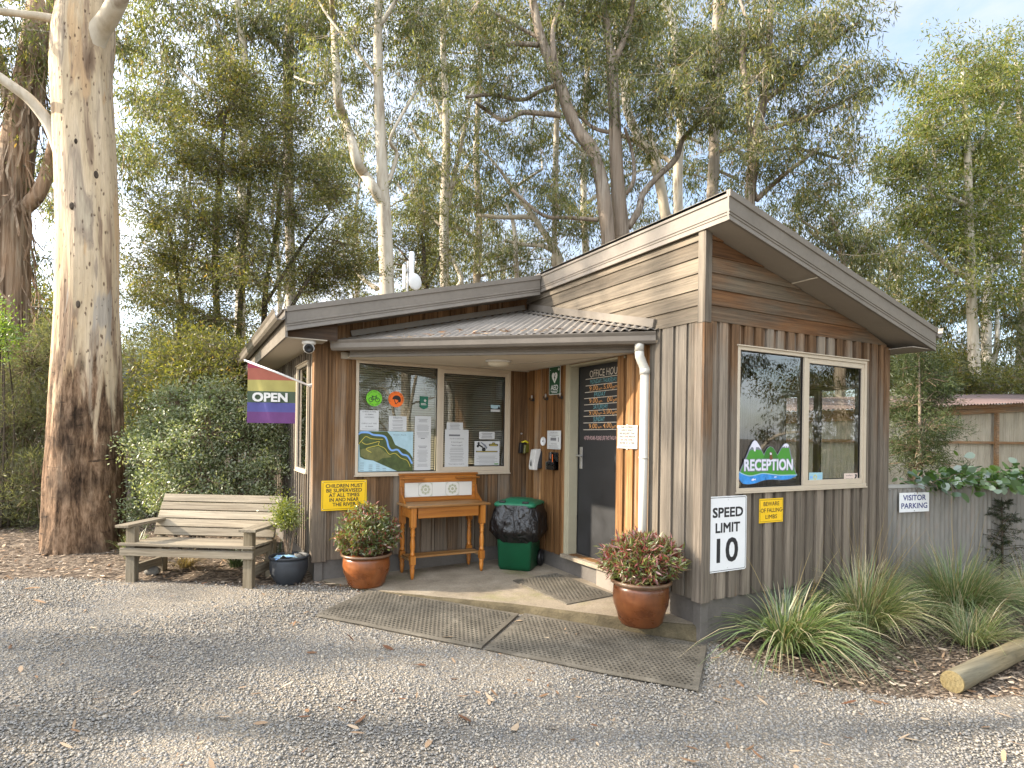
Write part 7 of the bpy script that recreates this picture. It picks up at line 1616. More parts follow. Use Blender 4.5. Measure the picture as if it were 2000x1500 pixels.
for i, (x, y, h, sty, bk) in enumerate(((1, 34, 20, 'gum', 'pale'), (6, 36, 22, 'gum', 'grey'), (11, 38, 21, 'lime', 'pale'), (16, 34, 16, 'gum', 'grey'), (21, 36, 14, 'lime', 'pale'), (26, 33, 13, 'gum', 'white'), (-4, 33, 18, 'gum', 'grey'), (-9, 30, 16, 'gum', 'pale'), (30, 29, 15, 'lime', 'white'), (34, 25, 15, 'lime', 'pale'), (37, 20, 14, 'gum', 'pale'), (25, 24, 10, 'lime', 'grey'))):
    forest_tree(x, y, h, 0.2, sty, bk, 500 + i, 'distant gum tree standing deep in the forest behind the office', FAR, nb=30, z0=0.08, cr=2.6, mult=0.2)
EDG = 'leafy trees at the far edge of the clearing'
for i, (x, y, h, sty, bk) in enumerate(((-12, 19, 6.5, 'lime', 'grey'), (-16, 15, 6, 'gum', 'grey'), (-9.5, 23, 7, 'gum', 'pale'), (-21, 20, 8, 'gum', 'grey'), (-14.5, 25, 7.5, 'lime', 'pale'), (-10.5, 15.5, 4.5, 'wattle', 'dark'), (-13.5, 12.5, 4.5, 'wattle', 'dark'), (-7.5, 17, 5, 'wattle', 'dark'), (25, 3.5, 11, 'lime', 'pale'), (30, 1, 12, 'gum', 'pale'), (33, 7, 13, 'gum', 'grey'), (21, -1, 11, 'gum', 'white')  )):
    forest_tree(x, y, h, 0.12, sty, bk, 620 + i, 'leafy tree standing low at the far edge of the clearing', EDG, nb=24, z0=0.08, cr=1.9, mult=0.35)
LFT = 'gum trees beyond the left edge of the photo'
for i, (x, y, h, nb, z0, z1) in enumerate(((-13.5, 4.6, 12, 7, 0.3, 0.75), (-10.5, 0.6, 9, 4, 0.3, 0.6), (-16.0, 1.6, 12, 5, 0.25, 0.7), (-20.0, 9.0, 16, 8, 0.3, 0.9))):
    forest_tree(x, y, h, 0.22, 'gum', 'pale', 540 + i, 'gum tree beyond the left edge of the gravel yard', LFT, nb=nb, z0=z0, cr=1.6, mult=0.36, z1=z1)
RFL = 'gum trees across the yard mirrored in the windows'
for i, (x, y, h, sty, bk) in enumerate(((3.5, -12, 13, 'gum', 'pale'), (7.0, -10, 13, 'lime', 'white'), (10.5, -9, 14, 'gum', 'white'), (13.5, -7.5, 13, 'lime', 'pale'), (17, -8, 14, 'gum', 'white'), (1.0, -15, 14, 'gum', 'grey'), (12, -14, 14, 'gum', 'pale'), (20, -4.5, 12, 'lime', 'pale'))):
    forest_tree(x, y, h, 0.22, sty, bk, 570 + i, 'gum tree across the yard mirrored in the office windows', RFL, nb=36, z0=0.06, cr=2.0, mult=0.7)

# ------------------------------------------------------------------ potted plants
def spray_plant(parent, c, r, h, n, per, leaf, mat, seed, z0, flat=0.85, LLn=0.055, WWn=0.012):
    rng = np.random.default_rng(seed); crown, branch = Geo(), Geo()
    u = unit(rng.normal(size=(n, 3))); u[:, 2] = np.abs(u[:, 2]) * 1.0 + 0.03; u = unit(u); u[:, :2] *= (0.80 + 0.25 * np.minimum(1, u[:, 2:] * 2.2)) * (0.45 + 0.55 * rng.random((n, 1)) ** 0.6)
    tips = np.array(c) + u * np.array([r, r, h]) + np.array([0, 0, z0]); base = np.array(c) + np.concatenate([rng.normal(size=(n, 2)) * 0.05, np.full((n, 1), z0 - 0.06)], 1)
    V, F = twig_arrays(base, tips, np.full(n, 0.0035), np.full(n, 0.0015), rng, 0.05); branch.add(V, F)
    m = n * per; ci = np.repeat(np.arange(n), per); t_ = rng.uniform(0.55, 1.05, m); P = base[ci] + (tips[ci] - base[ci]) * t_[:, None] + rng.normal(size=(m, 3)) * 0.018
    Dv = unit(unit(tips - base)[ci] * 0.5 + rng.normal(size=(m, 3)) * 0.6 + np.array([0, 0, -0.15]))
    V, F = leaves_arrays(P, Dv, LLn * rng.uniform(0.6, 1.3, m), WWn * rng.uniform(0.7, 1.3, m), rng); crown.add(V, F)
    crown.build('foliage', mat, parent); branch.build('stems', M['twig'], parent)
t = pot('glazed_pot', 'brown glazed pot of green and red nandina left of the washstand', -2.100, 2.500, slabz(-2.1, 2.5) + 0.001, 0.236, 0.332, 0.258, 0.168, (M['glaze'], M['glaze_rim']))
spray_plant(t, (0, 0, 0), 0.345, 0.42, 260, 44, 'nandina', M['leaf_nandina'], 21, 0.375, LLn=0.05, WWn=0.016)
t = pot('glazed_pot', 'brown glazed pot of red nandina at the foot of the downpipe', -0.385, 0.292, slabz(-0.385, 0.292) - 0.001, 0.232, 0.372, 0.256, 0.166, (M['glaze_dark'], M['glaze_rim']))
spray_plant(t, (0, 0, 0), 0.36, 0.29, 290, 44, 'nandina', M['leaf_nandina_red'], 23, 0.425, LLn=0.07, WWn=0.014)
t = pot('dark_pot', 'charcoal pot with small yellow green bush between bench and wall', -2.785, 2.945, gz(-2.785, 2.945) - 0.005, 0.190, 0.285, 0.200, 0.125, (M['dark_pot'], M['dark_pot']))
rng = np.random.default_rng(31); crown, branch = Geo(), Geo()
foliage('pale', [(-0.03, 0.03, 0.73, 0.075, 0.06, 10), (0.02, 0.05, 0.64, 0.08, 0.06, 10), (-0.06, 0.02, 0.80, 0.045, 0.04, 5), (-0.05, 0.05, 0.64, 0.07, 0.05, 8)], [(0, 0.05, 0.3), (0, 0.05, 0.45), (-0.02, 0.04, 0.55)], rng, crown, branch, 0.8)
cv = np.concatenate(crown.V); cv[:, :] = np.array([0, 0.02, 0.68]) + (cv - np.array([0, 0.02, 0.68])) * np.array([0.85, 0.85, 0.95])
np_mesh('foliage', cv, np.concatenate(crown.F), M['leaf_potgreen'], t)
b = MB(); rs_ = random.Random(3)
for k in range(14):
    a = rs_.uniform(0, 2 * PI); b.tube([(0.02 * math.cos(a), 0.05 + 0.02 * math.sin(a), 0.22), (0.04 * math.cos(a), 0.05 + 0.04 * math.sin(a), 0.38), (0.07 * math.cos(a), 0.05 + 0.07 * math.sin(a), rs_.uniform(0.42, 0.68))], [0.005, 0.004, 0.0015], 5)
b.build('stems', M['twig'], t)
tb = thing('blue_wrapper', 'crumpled blue plastic wrapper lying in the charcoal pot', 'wrapper', (-2.83, 2.86, gz(-2.785, 2.945) + 0.245)); b = MB(); b.sm = True
for i in range(7):
    for j in range(7): b.v.append(((i - 3) * 0.035, (j - 3) * 0.022, 0.030 + 0.03 * mnoise.noise(Vector((i * 0.8, j * 0.8, 4))) + 0.02 - 0.003 * ((i - 3) ** 2)))
for i in range(6):
    for j in range(6): b.f.append((i * 7 + j, i * 7 + j + 1, i * 7 + j + 8, i * 7 + j + 7)); b.m.append((i + 2 * j) % 3 == 0); b.smooth.append(True)
b.m = [int(q) for q in b.m]; b.build('film', [M['pale_blue'], M['map_blue']], tb)
def rock(label, c, r, seed):
    b = MB(); b.sm = True; n1, n2 = 10, 14
    rows = []
    for i in range(n1 + 1):
        th_ = PI * i / n1
        for k in range(n2):
            a = 2 * PI * k / n2; d = Vector((math.sin(th_) * math.cos(a), math.sin(th_) * math.sin(a), math.cos(th_))); q = 1 + 0.35 * mnoise.noise(d * 1.6 + Vector((seed, 0, 0)))
            b.v.append((d.x * r[0] * q, d.y * r[1] * q, d.z * r[2] * q))
    for i in range(n1):
        for k in range(n2): b.f.append((i * n2 + k, i * n2 + (k + 1) % n2, (i + 1) * n2 + (k + 1) % n2, (i + 1) * n2 + k)); b.m.append(0); b.smooth.append(True)
    o = b.build('rock', M['rock']); o.location = c; tag(o, label, 'stone'); return o
rock('round grey stone on the soil of the charcoal pot', (-2.70, 2.93, gz(-2.785, 2.945) + 0.262), (0.05, 0.045, 0.035), 2)
rock('dark grey stone on the ground under the left bench arm', (-4.02, 3.75, 0.07), (0.07, 0.06, 0.05), 5)

# ------------------------------------------------------------------ washstand
ws = thing('washstand', 'honey pine washstand with tiled splashback below the porch window', 'washstand', (0, 0, 0))
def wp(name, mat, fn, parent=ws, bev=0.004, sm=False):
    b = MB(); b.sm = sm; fn(b); return b.build(name, M[mat], parent, bevel=bev)
wx0, wx1, wy0, wy1 = -1.615, -0.805, 2.485, 2.825
wp('top', 'pine_worn', lambda b: b.box((wx0 - 0.062, wy0 - 0.045, 0.765), (wx1 + 0.088, 2.862, 0.788)), bev=0.006)
wp('apron', 'pine', lambda b: (b.box((wx0 + 0.05, wy0 - 0.02, 0.650), (wx1 - 0.05, wy0 - 0.002, 0.7645)), b.box((wx0 + 0.05, wy1 - 0.01, 0.650), (wx1 - 0.05, wy1 + 0.008, 0.7645)), b.box((wx0 - 0.018, wy0 + 0.032, 0.650), (wx0, wy1 - 0.032, 0.7645)), b.box((wx1, wy0 + 0.032, 0.650), (wx1 + 0.018, wy1 - 0.032, 0.7645))))
for x, y in ((wx0, wy0), (wx1, wy0), (wx0, wy1), (wx1, wy1)):
    zb = slabz(x, y) + 0.001
    b = MB(); b.box((x - 0.030, y - 0.030, 0.56), (x + 0.030, y + 0.030, 0.7645)); b.box((x - 0.028, y - 0.028, 0.165), (x + 0.028, y + 0.028, 0.255))
    b.sm = True
    b.lathe([(0.022, 0.256), (0.030, 0.272), (0.024, 0.285), (0.020, 0.30), (0.026, 0.34), (0.027, 0.38), (0.020, 0.44), (0.018, 0.458), (0.027, 0.47), (0.019, 0.484), (0.026, 0.51), (0.019, 0.535), (0.028, 0.548), (0.022, 0.5595)], (x, y, 0), 16)
    b.lathe([(0.013, zb), (0.017, zb + 0.02), (0.026, 0.11), (0.020, 0.125), (0.028, 0.145), (0.024, 0.1645)], (x, y, 0), 16); b.build('leg', M['pine_v'], ws)
wp('stretcher_shelf', 'pine_worn', lambda b: (b.box((wx0 - 0.02, wy0 + 0.08, 0.212), (wx1 + 0.02, wy1 - 0.06, 0.230)), b.box((wx0 - 0.022, wy0 + 0.029, 0.19), (wx0 + 0.012, wy1 - 0.029, 0.2115)), b.box((wx1 - 0.012, wy0 + 0.029, 0.19), (wx1 + 0.022, wy1 - 0.029, 0.2115))))
bx0, bx1 = -1.648, -0.715
def sb(b):
    b.box((bx0, 2.835, 0.7885), (bx0 + 0.055, 2.860, 1.085)); b.box((bx1 - 0.055, 2.835, 0.7885), (bx1, 2.860, 1.085)); b.box((bx0 + 0.0555, 2.835, 1.002), (bx1 - 0.0555, 2.860, 1.085)); b.box((bx0 + 0.0555, 2.835, 0.7885), (bx1 - 0.0555, 2.860, 0.840))
wp('splashback', 'pine', sb)
wp('cornice', 'pine', lambda b: b.box((bx0 - 0.012, 2.815, 1.0855), (bx1 + 0.012, 2.864, 1.108)))
wp('ledge', 'pine', lambda b: b.box((bx0 + 0.01, 2.765, 1.045), (bx0 + 0.27, 2.8345, 1.062)), bev=0.006); wp('ledge', 'pine', lambda b: b.box((bx1 - 0.275, 2.765, 1.045), (bx1 + 0.012, 2.8345, 1.062)), bev=0.006)
for x in (bx0 + 0.0, bx1 - 0.022): wp('bracket', 'pine_v', lambda b: b.prism([(x, 2.8345, 0.7885), (x, 2.66, 0.7885), (x, 2.70, 0.82), (x, 2.79, 0.87), (x, 2.815, 0.96), (x, 2.8345, 0.97)], (0.02, 0, 0)), bev=0.003)
tiles = thing('x', 'x', 'x'); bpy.data.objects.remove(tiles)
b = MB(); tw = (bx1 - bx0 - 0.112) / 5
for i in range(5): b.box((bx0 + 0.056 + i * tw + 0.0012, 2.838, 0.8415), (bx0 + 0.056 + (i + 1) * tw - 0.0012, 2.85, 1.0005))
tl = b.build('tiles', M['tile'], ws, bevel=0.0015)
b = MB()
for i in (1, 3):
    cx_, cz_ = bx0 + 0.056 + (i + 0.5) * tw, 0.921
    def ringf(r0, r1, a0=0, a1=360, n=20):
        o1 = arc_pts(cx_, cz_, r0, a0, a1, n); o2 = arc_pts(cx_, cz_, r1, a0, a1, n); k = len(o1); b.add([(x, 2.8372, z) for x, z in o1 + o2], [(q, q + 1, k + q + 1, k + q) for q in range(k - 1)])
    ringf(0.0, 0.018); ringf(0.032, 0.042); ringf(0.050, 0.054)
    for a in range(0, 360, 45):
        px2, pz2 = cx_ + 0.046 * math.cos(R(a)), cz_ + 0.046 * math.sin(R(a)); o1 = arc_pts(px2, pz2, 0.012, 0, 340, 10); b.add([(x, 2.8369, z) for x, z in o1], [tuple(range(len(o1)))])
    for sx, sz in ((1, 1), (-1, 1), (-1, -1), (1, -1)):
        x, z = cx_ + sx * 0.066, cz_ + sz * 0.066; b.add([(x + sx * 0.008, 2.8371, z + sz * 0.008), (x - sx * 0.026, 2.8371, z + sz * 0.008), (x, 2.8371, z), (x + sx * 0.008, 2.8371, z - sz * 0.026)], [(0, 1, 2, 3)])
b.build('tile_print', M['tile_print'], tl)

# ------------------------------------------------------------------ wheelie bin
bf = Vector((-0.66, -0.751, 0)); bang = math.atan2(-bf.x, bf.y) + PI    # local -y faces the yard
bz0 = slabz(-0.34, 2.44) + 0.001
binr = thing('rubbish_bin', 'green wheelie bin wrapped in a black liner in the porch corner', 'bin', (-0.345, 2.445, bz0), rz=math.atan2(-0.72, 0.69))
def rrect(w_, d_, r, z, n=5): return [(x, y, z) for x, y in rounded(w_, d_, r, n)]
def loft(b, rings, cap=True):
    k = len(rings[0]); b.add([p for r_ in rings for p in r_], [(i * k + j, i * k + (j + 1) % k, (i + 1) * k + (j + 1) % k, (i + 1) * k + j) for i in range(len(rings) - 1) for j in range(k)] + ([tuple(range(k))[::-1], tuple(range((len(rings) - 1) * k, len(rings) * k))] if cap else []))
b = MB(); b.sm = True
loft(b, [rrect(0.36, 0.36, 0.03, 0.0), rrect(0.375, 0.375, 0.03, 0.03), rrect(0.385, 0.385, 0.03, 0.032), rrect(0.43, 0.43, 0.04, 0.62), rrect(0.455, 0.455, 0.04, 0.70)]); b.build('body', M['bin_green'], binr)
b = MB(); b.sm = True
loft(b, [rrect(0.475, 0.475, 0.05, 0.715), rrect(0.485, 0.485, 0.05, 0.735), rrect(0.475, 0.475, 0.06, 0.752), rrect(0.43, 0.43, 0.07, 0.766), rrect(0.30, 0.30, 0.06, 0.776), rrect(0.27, 0.27, 0.06, 0.792), rrect(0.20, 0.20, 0.05, 0.797)]); lid = b.build('lid', M['bin_lid'], binr)
b = MB(); b.box((-0.17, -0.235, 0.757), (-0.10, -0.20, 0.780)); b.box((0.10, -0.235, 0.757), (0.17, -0.20, 0.780)); b.build('lid_lug', M['black'], lid, bevel=0.006)
b = MB(); b.sm = True; rings = []; NA = 72
for i in range(26):
    t_ = i / 25; z = 0.735 - 0.42 * t_; rr_ = 0.262 + 0.050 * math.sin(min(1, t_ * 1.25) * PI * 0.62) - 0.075 * max(0, t_ - 0.72) / 0.28
    row = []
    for k in range(NA):
        a = 2 * PI * k / NA; ca, sa = math.cos(a), math.sin(a); sq = (abs(ca) ** 5 + abs(sa) ** 5) ** (-0.2)
        wr = 0.020 * mnoise.noise(Vector((ca * 3.2, sa * 3.2, z * 4))) + 0.018 * abs(mnoise.noise(Vector((ca * 7 + z * 6, sa * 7, z * 3)))) + 0.008 * mnoise.noise(Vector((ca * 16, sa * 16 + z * 11, z * 9)))
        r_ = (rr_ + wr * (0.4 + 1.2 * math.sin(t_ * PI))) * (0.35 + 0.65 * sq * 0.94); row.append((ca * r_, sa * r_, z + 0.014 * mnoise.noise(Vector((ca * 4, sa * 4, 7))) * (t_ > 0.85)))
    rings.append(row)
loft(b, rings, False); b.build('liner', M['bag'], binr)
for sx in (-1, 1):
    b = MB(); b.sm = True; ax = Matrix(((0, 0, 1), (0, 1, 0), (-1, 0, 0)))
    b.lathe([(0, -0.022), (0.045, -0.022), (0.07, -0.026), (0.092, -0.022), (0.098, 0), (0.092, 0.022), (0.07, 0.026), (0.045, 0.022), (0, 0.022)], (sx * 0.215, 0.16, 0.098), 28, ax); wh = b.build('wheel', M['black'], binr)
    b = MB(); b.sm = True; b.lathe([(0.04, 0.0225), (0.036, 0.032), (0, 0.034)], (sx * 0.215, 0.16, 0.098), 18, ax if sx > 0 else ax); b.build('hub', M['darkgrey'], wh)

# ------------------------------------------------------------------ fence, vine, shed, log
def corr_sheet(b, p0, dvec, length, z0, z1, pitch, amp, out, th=0.003):
    n = int(length / pitch) * 8; o = Vector(out); p0 = Vector(p0); dv = Vector(dvec); lo = []; hi = []
    for i in range(n + 1):
        u = length * i / n; q = p0 + dv * u + o * (amp * math.sin(2 * PI * u / pitch)); lo.append((q.x, q.y, z0(q) if callable(z0) else z0)); hi.append((q.x, q.y, z1))
    k = n + 1; b.sm = True; b.add(lo + hi, [(i, i + 1, k + i + 1, k + i) for i in range(n)])
fo = Vector((fd.y, -fd.x, 0)); fo = fo if fo.y < 0 else -fo
fence = thing('corrugated_fence', 'low grey corrugated iron fence joining the right wall', 'fence', (0, 0, 0))
u0 = 0.0
for i, ln in enumerate((0.76, 0.92, 0.92, 0.92, 0.92)):
    b = MB(); corr_sheet(b, Vector((2.592, -0.005, 0)) + fd * u0 + fo * (0.008 * (i % 2)), fd, ln + 0.02, lambda q: gz(q.x, q.y) - 0.03, 1.082 - 0.003 * (i % 3), 0.068, 0.0125, fo); b.build('sheet', M['fence_steel'], fence); u0 += ln
b = MB(); b.bar(Vector((2.585, -0.004, 1.086)), Vector((2.585, -0.004, 1.086)) + fd * 4.5, 0.032, 0.012); b.bar(Vector((2.585, -0.004, 1.074)) + fo * 0.017, Vector((2.585, -0.004, 1.074)) + fd * 4.5 + fo * 0.017, 0.004, 0.034); b.build('capping', M['galv'], fence)
b = MB()
for k in range(14): b.lathe([(0.006, 0), (0.004, 0.003), (0, 0.004)], Vector((2.64, -0.012, 1.045)) + fd * (k * 0.128) + fo * 0.012, 8, Matrix(((1, 0, 0), (0, 0, -1), (0, 1, 0))))
b.build('screw', M['galv'], fence)
rustb = MB(); rp0 = Vector((2.93, -0.058, 0)) + fo * 0.0105
b = MB()
for k in range(3): b.box((2.7 + k * 1.4, 0.05 - 0.21 * k, -0.3), (2.78 + k * 1.4, 0.12 - 0.21 * k, 1.04))
b.build('post', M['shed_post'], fence)
vine = thing('fence_vine', 'broad leaved green vine sprawling along the top of the corrugated fence', 'vine', (0, 0, 0)); rng = np.random.default_rng(41)
crown, branch = Geo(), Geo(); n = 1150; u = 0.35 + 3.4 * rng.random(n) ** 0.75; fdn = np.array(fd); fon = np.array(fo)
P = np.array([2.60, -0.005, 1.10]) + fdn * u[:, None] - fon * (rng.normal(size=n) * 0.14 + 0.05)[:, None] + np.array([0, 0, 1.0]) * (np.abs(rng.normal(size=n)) * 0.085 * np.minimum(1, u) - 0.01)[:, None]
hang = rng.random(n) < 0.22; P[hang] += fon * 0.20 + np.array([0, 0, -0.11]) * rng.random((hang.sum(), 1))
Dv = unit(rng.normal(size=(n, 3)) * 0.6 + fon * 0.5 + np.array([0, 0, -0.25])); Ln = rng.uniform(0.055, 0.125, n); rnd = unit(rng.normal(size=(n, 3)) * 0.4 + np.array([0, 0, 1.0]) + fon * 0.4); S = unit(np.cross(Dv, rnd)); N = np.cross(S, Dv)
hx = [(0, 0), (0.18, 0.36), (0.5, 0.44), (0.78, 0.27), (1.0, 0.0), (0.78, -0.27), (0.5, -0.44), (0.18, -0.36)]
V = np.stack([P + Dv * (Ln * a)[:, None] + S * (Ln * c * 0.95)[:, None] + N * (Ln * (0.10 * abs(c) - 0.12 * a * a))[:, None] for a, c in hx], 1).reshape(-1, 3); F = np.arange(n * 8).reshape(n, 8)
np_mesh('leaves', V, F, M['leaf_vine'], vine)
m = 90; ub = 0.3 + 3.3 * rng.random(m); A = np.array([2.60, -0.005, 1.095]) + fdn * ub[:, None] - fon * (rng.normal(size=m) * 0.08)[:, None]; B = A + fdn * rng.uniform(-0.3, 0.3, m)[:, None] + fon * rng.uniform(-0.1, 0.25, m)[:, None] + np.array([0, 0, 1]) * rng.uniform(-0.1, 0.12, m)[:, None]
V, F = twig_arrays(A, B, np.full(m, 0.005), np.full(m, 0.003), rng); branch.add(V, F); branch.build('stems', M['twig'], vine)
shed = thing('garden_shed', 'long corrugated shed with dusty red roof behind the fence', 'shed', (0, 0, 0))
def sheet_wall(b, x0, x1, y, z0, z1f, pitch=0.11, amp=0.012):
    n = int((x1 - x0) / pitch * 8); lo = []; hi = []
    for i in range(n + 1):
        x = x0 + (x1 - x0) * i / n; q = y + amp * math.sin(2 * PI * x / pitch); lo.append((x, q, z0)); hi.append((x, q, z1f(x)))
    k = n + 1; b.sm = True; b.add(lo + hi, [(i, i + 1, k + i + 1, k + i) for i in range(n)])
zr_ = lambda x: 2.10 + 0.055 * (x - 8.0)
b = MB(); sheet_wall(b, 5.2, 19.0, 3.56, -0.2, lambda x: zr_(x) - 0.02); b.build('wall', M['shed_steel'], shed)
b = MB(); b.bar((5.2, 3.50, zr_(5.2) - 0.085), (19, 3.50, zr_(19) - 0.085), 0.05, 0.13); b.bar((5.2, 3.40, zr_(5.2) + 0.02), (19, 3.40, zr_(19) + 0.02), 0.05, 0.075); b.build('beam', M['shed_post'], shed)
b = MB(); b.box((5.2, 3.50, 1.50), (19, 3.535, 1.56)); b.build('rail', M['shed_post'], shed)
for x in (6.2, 9.75, 13.28, 16.8):
    b = MB(); b.box((x - 0.05, 3.44, -0.2), (x + 0.05, 3.51, zr_(x) - 0.16)); b.build('post', M['shed_post'], shed)
b = MB(); n = 400; lo = []; hi = []
for i in range(n + 1):
    x = 5.1 + 14.2 * i / n; h = 0.016 * math.sin(2 * PI * x / 0.14); lo.append((x, 3.22, zr_(x) + 0.075 + h)); hi.append((x, 5.6, zr_(x) + 0.36 + h))
b.add(lo + hi, [(i, i + 1, n + 2 + i, n + 1 + i) for i in range(n)]); b.build('roof', M['red_roof'], shed)
log = thing('parking_log', 'round treated pine log lying at the edge of the mulch', 'log', (0, 0, 0))
la = Vector((0.955, -1.405, -0.124)); lb_ = Vector((4.2, -1.15, -0.112)); ld = (lb_ - la).normalized()
b = MB(); b.sm = True; P = [la + (lb_ - la) * (i / 30) for i in range(31)]; b.tube(P, [0.076 + 0.004 * mnoise.noise(Vector((i * 0.5, 0, 0))) for i in range(31)], 28, cap=False); b.build('trunk', M['log'], log)
b = MB(); q = (-ld).to_track_quat('Z', 'Y').to_matrix(); b.lathe([(0.076, -0.001), (0.072, 0.005), (0.04, 0.006), (0, 0.006)], la, 28, q); b.build('cut_end', M['log_end'], log)

# ------------------------------------------------------------------ grasses
def tuft(name, label, c, n, h, spread, wd, mat, seed, lean=(0, 0), droop=1.0, cat='grass clump', base_r=0.07, stalks=0, group=None, sh=(0.5, 1.0)):
    rng = np.random.default_rng(seed); root = thing(name, label, cat, (0, 0, 0), group)
    def blades(n, h0, sp, w0, dr, mt, nm, hl):
        a = rng.uniform(0, 2 * PI, n); out = np.stack([np.cos(a), np.sin(a), np.zeros(n)], 1); r = base_r * np.sqrt(rng.random(n)); P0 = np.array([c[0], c[1], gz(c[0], c[1]) - 0.02]) + out * r[:, None]
        H = h0 * rng.uniform(hl[0], hl[1], n); el = rng.uniform(0.25, 1.0, n); hd = unit(out + np.array([lean[0], lean[1], 0]) + rng.normal(size=(n, 3)) * np.array([0.5, 0.5, 0])); hd[:, 2] = 0
        sd = np.stack([-hd[:, 1], hd[:, 0], np.zeros(n)], 1) * 1.0; sd = unit(sd + rng.normal(size=(n, 3)) * 0.25)
        K = 7; rows = []
        for k in range(K):
            t_ = k / (K - 1); horiz = sp * el * H * (t_ ** 1.35) ; vert = H * (t_ * (1.0 - 0.12 * el)) - dr * el * H * t_ ** 2.6
            p = P0 + hd * horiz[:, None] + np.array([0, 0, 1.0]) * vert[:, None]; p[:, 2] = np.maximum(p[:, 2], gz(c[0], c[1]) + 0.01 + 0.02 * rng.random(n))
            wv = w0 * (1 - t_ ** 2.2) * 0.5 + 0.0004; rows += [p - sd * wv, p + sd * wv]
        V = np.stack(rows, 1).reshape(-1, 3); bs = (np.arange(n) * 2 * K)[:, None, None]; q = np.array([[2 * k, 2 * k + 1, 2 * k + 3, 2 * k + 2] for k in range(K - 1)])[None]
        np_mesh(nm, V, (bs + q).reshape(-1, 4), mt, root)
    blades(n, h, spread, wd, droop, mat, 'blades', (0.55, 1.1))
    if stalks: blades(stalks, h * 1.6, spread * 0.5, wd * 0.9, droop * 0.15, M['blade_dry'], 'seed_stalks', sh)
    return root
GRP = 'grass clumps along the right wall'
tuft('grass_clump', 'broad strappy grass clump nearest the speed limit sign', (0.56, -0.42), 720, 0.80, 1.15, 0.0115, M['blade_green'], 1, (0.55, -0.45), 0.92, base_r=0.11, stalks=8, group=GRP)
tuft('grass_clump', 'fine dry seeding grass clump in the middle of the mulch bed', (1.50, -0.48), 1150, 0.95, 0.85, 0.0058, M['blade_fine'], 2, (0.55, -0.35), 0.70, base_r=0.10, stalks=46, group=GRP)
tuft('grass_clump', 'large fine green grass clump in front of the corrugated fence', (2.72, -0.62), 1600, 0.95, 0.90, 0.0066, M['blade_green'], 3, (0.2, -0.25), 0.68, base_r=0.14, stalks=22, group=GRP)
tuft('grass_clump', 'small dark strappy clump against the wall below the reception window', (1.42, -0.16), 190, 0.58, 0.6, 0.009, M['blade_dark'], 4, (0.1, -0.3), 0.6, base_r=0.07, group=GRP)
tuft('grass_clump', 'fine grass clump at the right edge behind the log', (3.85, -0.80), 700, 0.75, 1.0, 0.0045, M['blade_fine'], 5, (0.3, -0.1), 0.7, base_r=0.12, stalks=14, group=GRP)
tuft('grass_clump', 'soft green grass tuft between the fine clump and the fence clump', (2.12, -1.0), 480, 0.58, 1.05, 0.0042, M['blade_fine'], 6, (0.6, -0.3), 0.8, base_r=0.10, stalks=6, group=GRP)
G2 = 'grass tufts around the bench'
tuft('grass_clump', 'dry straw coloured grass tuft under the bench seat', (-3.72, 3.95), 170, 0.34, 0.9, 0.006, M['blade_dry'], 11, (0.4, -0.3), 0.9, base_r=0.06, group=G2)
tuft('grass_clump', 'green strappy tuft under the right half of the bench', (-3.22, 3.75), 120, 0.36, 0.7, 0.010, M['blade_dark'], 12, (0.1, -0.2), 0.6, base_r=0.06, group=G2)
tuft('grass_clump', 'green strappy tuft between the bench and the charcoal pot', (-2.83, 3.42), 110, 0.50, 0.6, 0.011, M['blade_dark'], 13, (-0.1, -0.2), 0.5, base_r=0.06, group=G2)
tuft('grass_clump', 'bright strappy tuft behind the left bench arm', (-4.25, 4.55), 110, 0.50, 0.6, 0.012, M['blade_green'], 14, (0.0, -0.2), 0.5, base_r=0.06, group=G2)
# dark young conifer before the fence
cr_ = thing('conifer_sapling', 'small dark spiky conifer in front of the corrugated fence', 'tree', (0, 0, 0)); rng = np.random.default_rng(51); crown, branch = Geo(), Geo()
cb = np.array([4.22, -0.36, gz(4.22, -0.36)]); b = MB(); stem_mesh(b, [(*cb, 0.016), (cb[0] - 0.01, cb[1], 0.45, 0.010), (cb[0] + 0.01, cb[1] + 0.02, 0.94, 0.003)], 6); b.build('trunk', M['bark_dark'], cr_)
n = 75; z = rng.uniform(0.12, 0.88, n); a = rng.uniform(0, 2 * PI, n); ln = (0.42 * (1 - z / 1.0) + 0.05) * rng.uniform(0.6, 1.15, n); A = np.stack([np.full(n, cb[0]), np.full(n, cb[1]), z], 1); B = A + np.stack([np.cos(a) * ln, np.sin(a) * ln, ln * rng.uniform(-0.05, 0.5, n)], 1)
V, F = twig_arrays(A, B, np.full(n, 0.004), np.full(n, 0.002), rng); branch.add(V, F); per = 42; m = n * per; ci = np.repeat(np.arange(n), per); t_ = rng.uniform(0.15, 1.0, m); P = A[ci] + (B[ci] - A[ci]) * t_[:, None]; Dv = unit(unit(B - A)[ci] * 0.8 + rng.normal(size=(m, 3)) * 0.7)
V, F = leaves_arrays(P, Dv, 0.042 * rng.uniform(0.6, 1.4, m), np.full(m, 0.006), rng); crown.add(V, F); crown.build('crown', M['leaf_dkconifer'], cr_); branch.build('branches', M['bark_dark'], cr_)

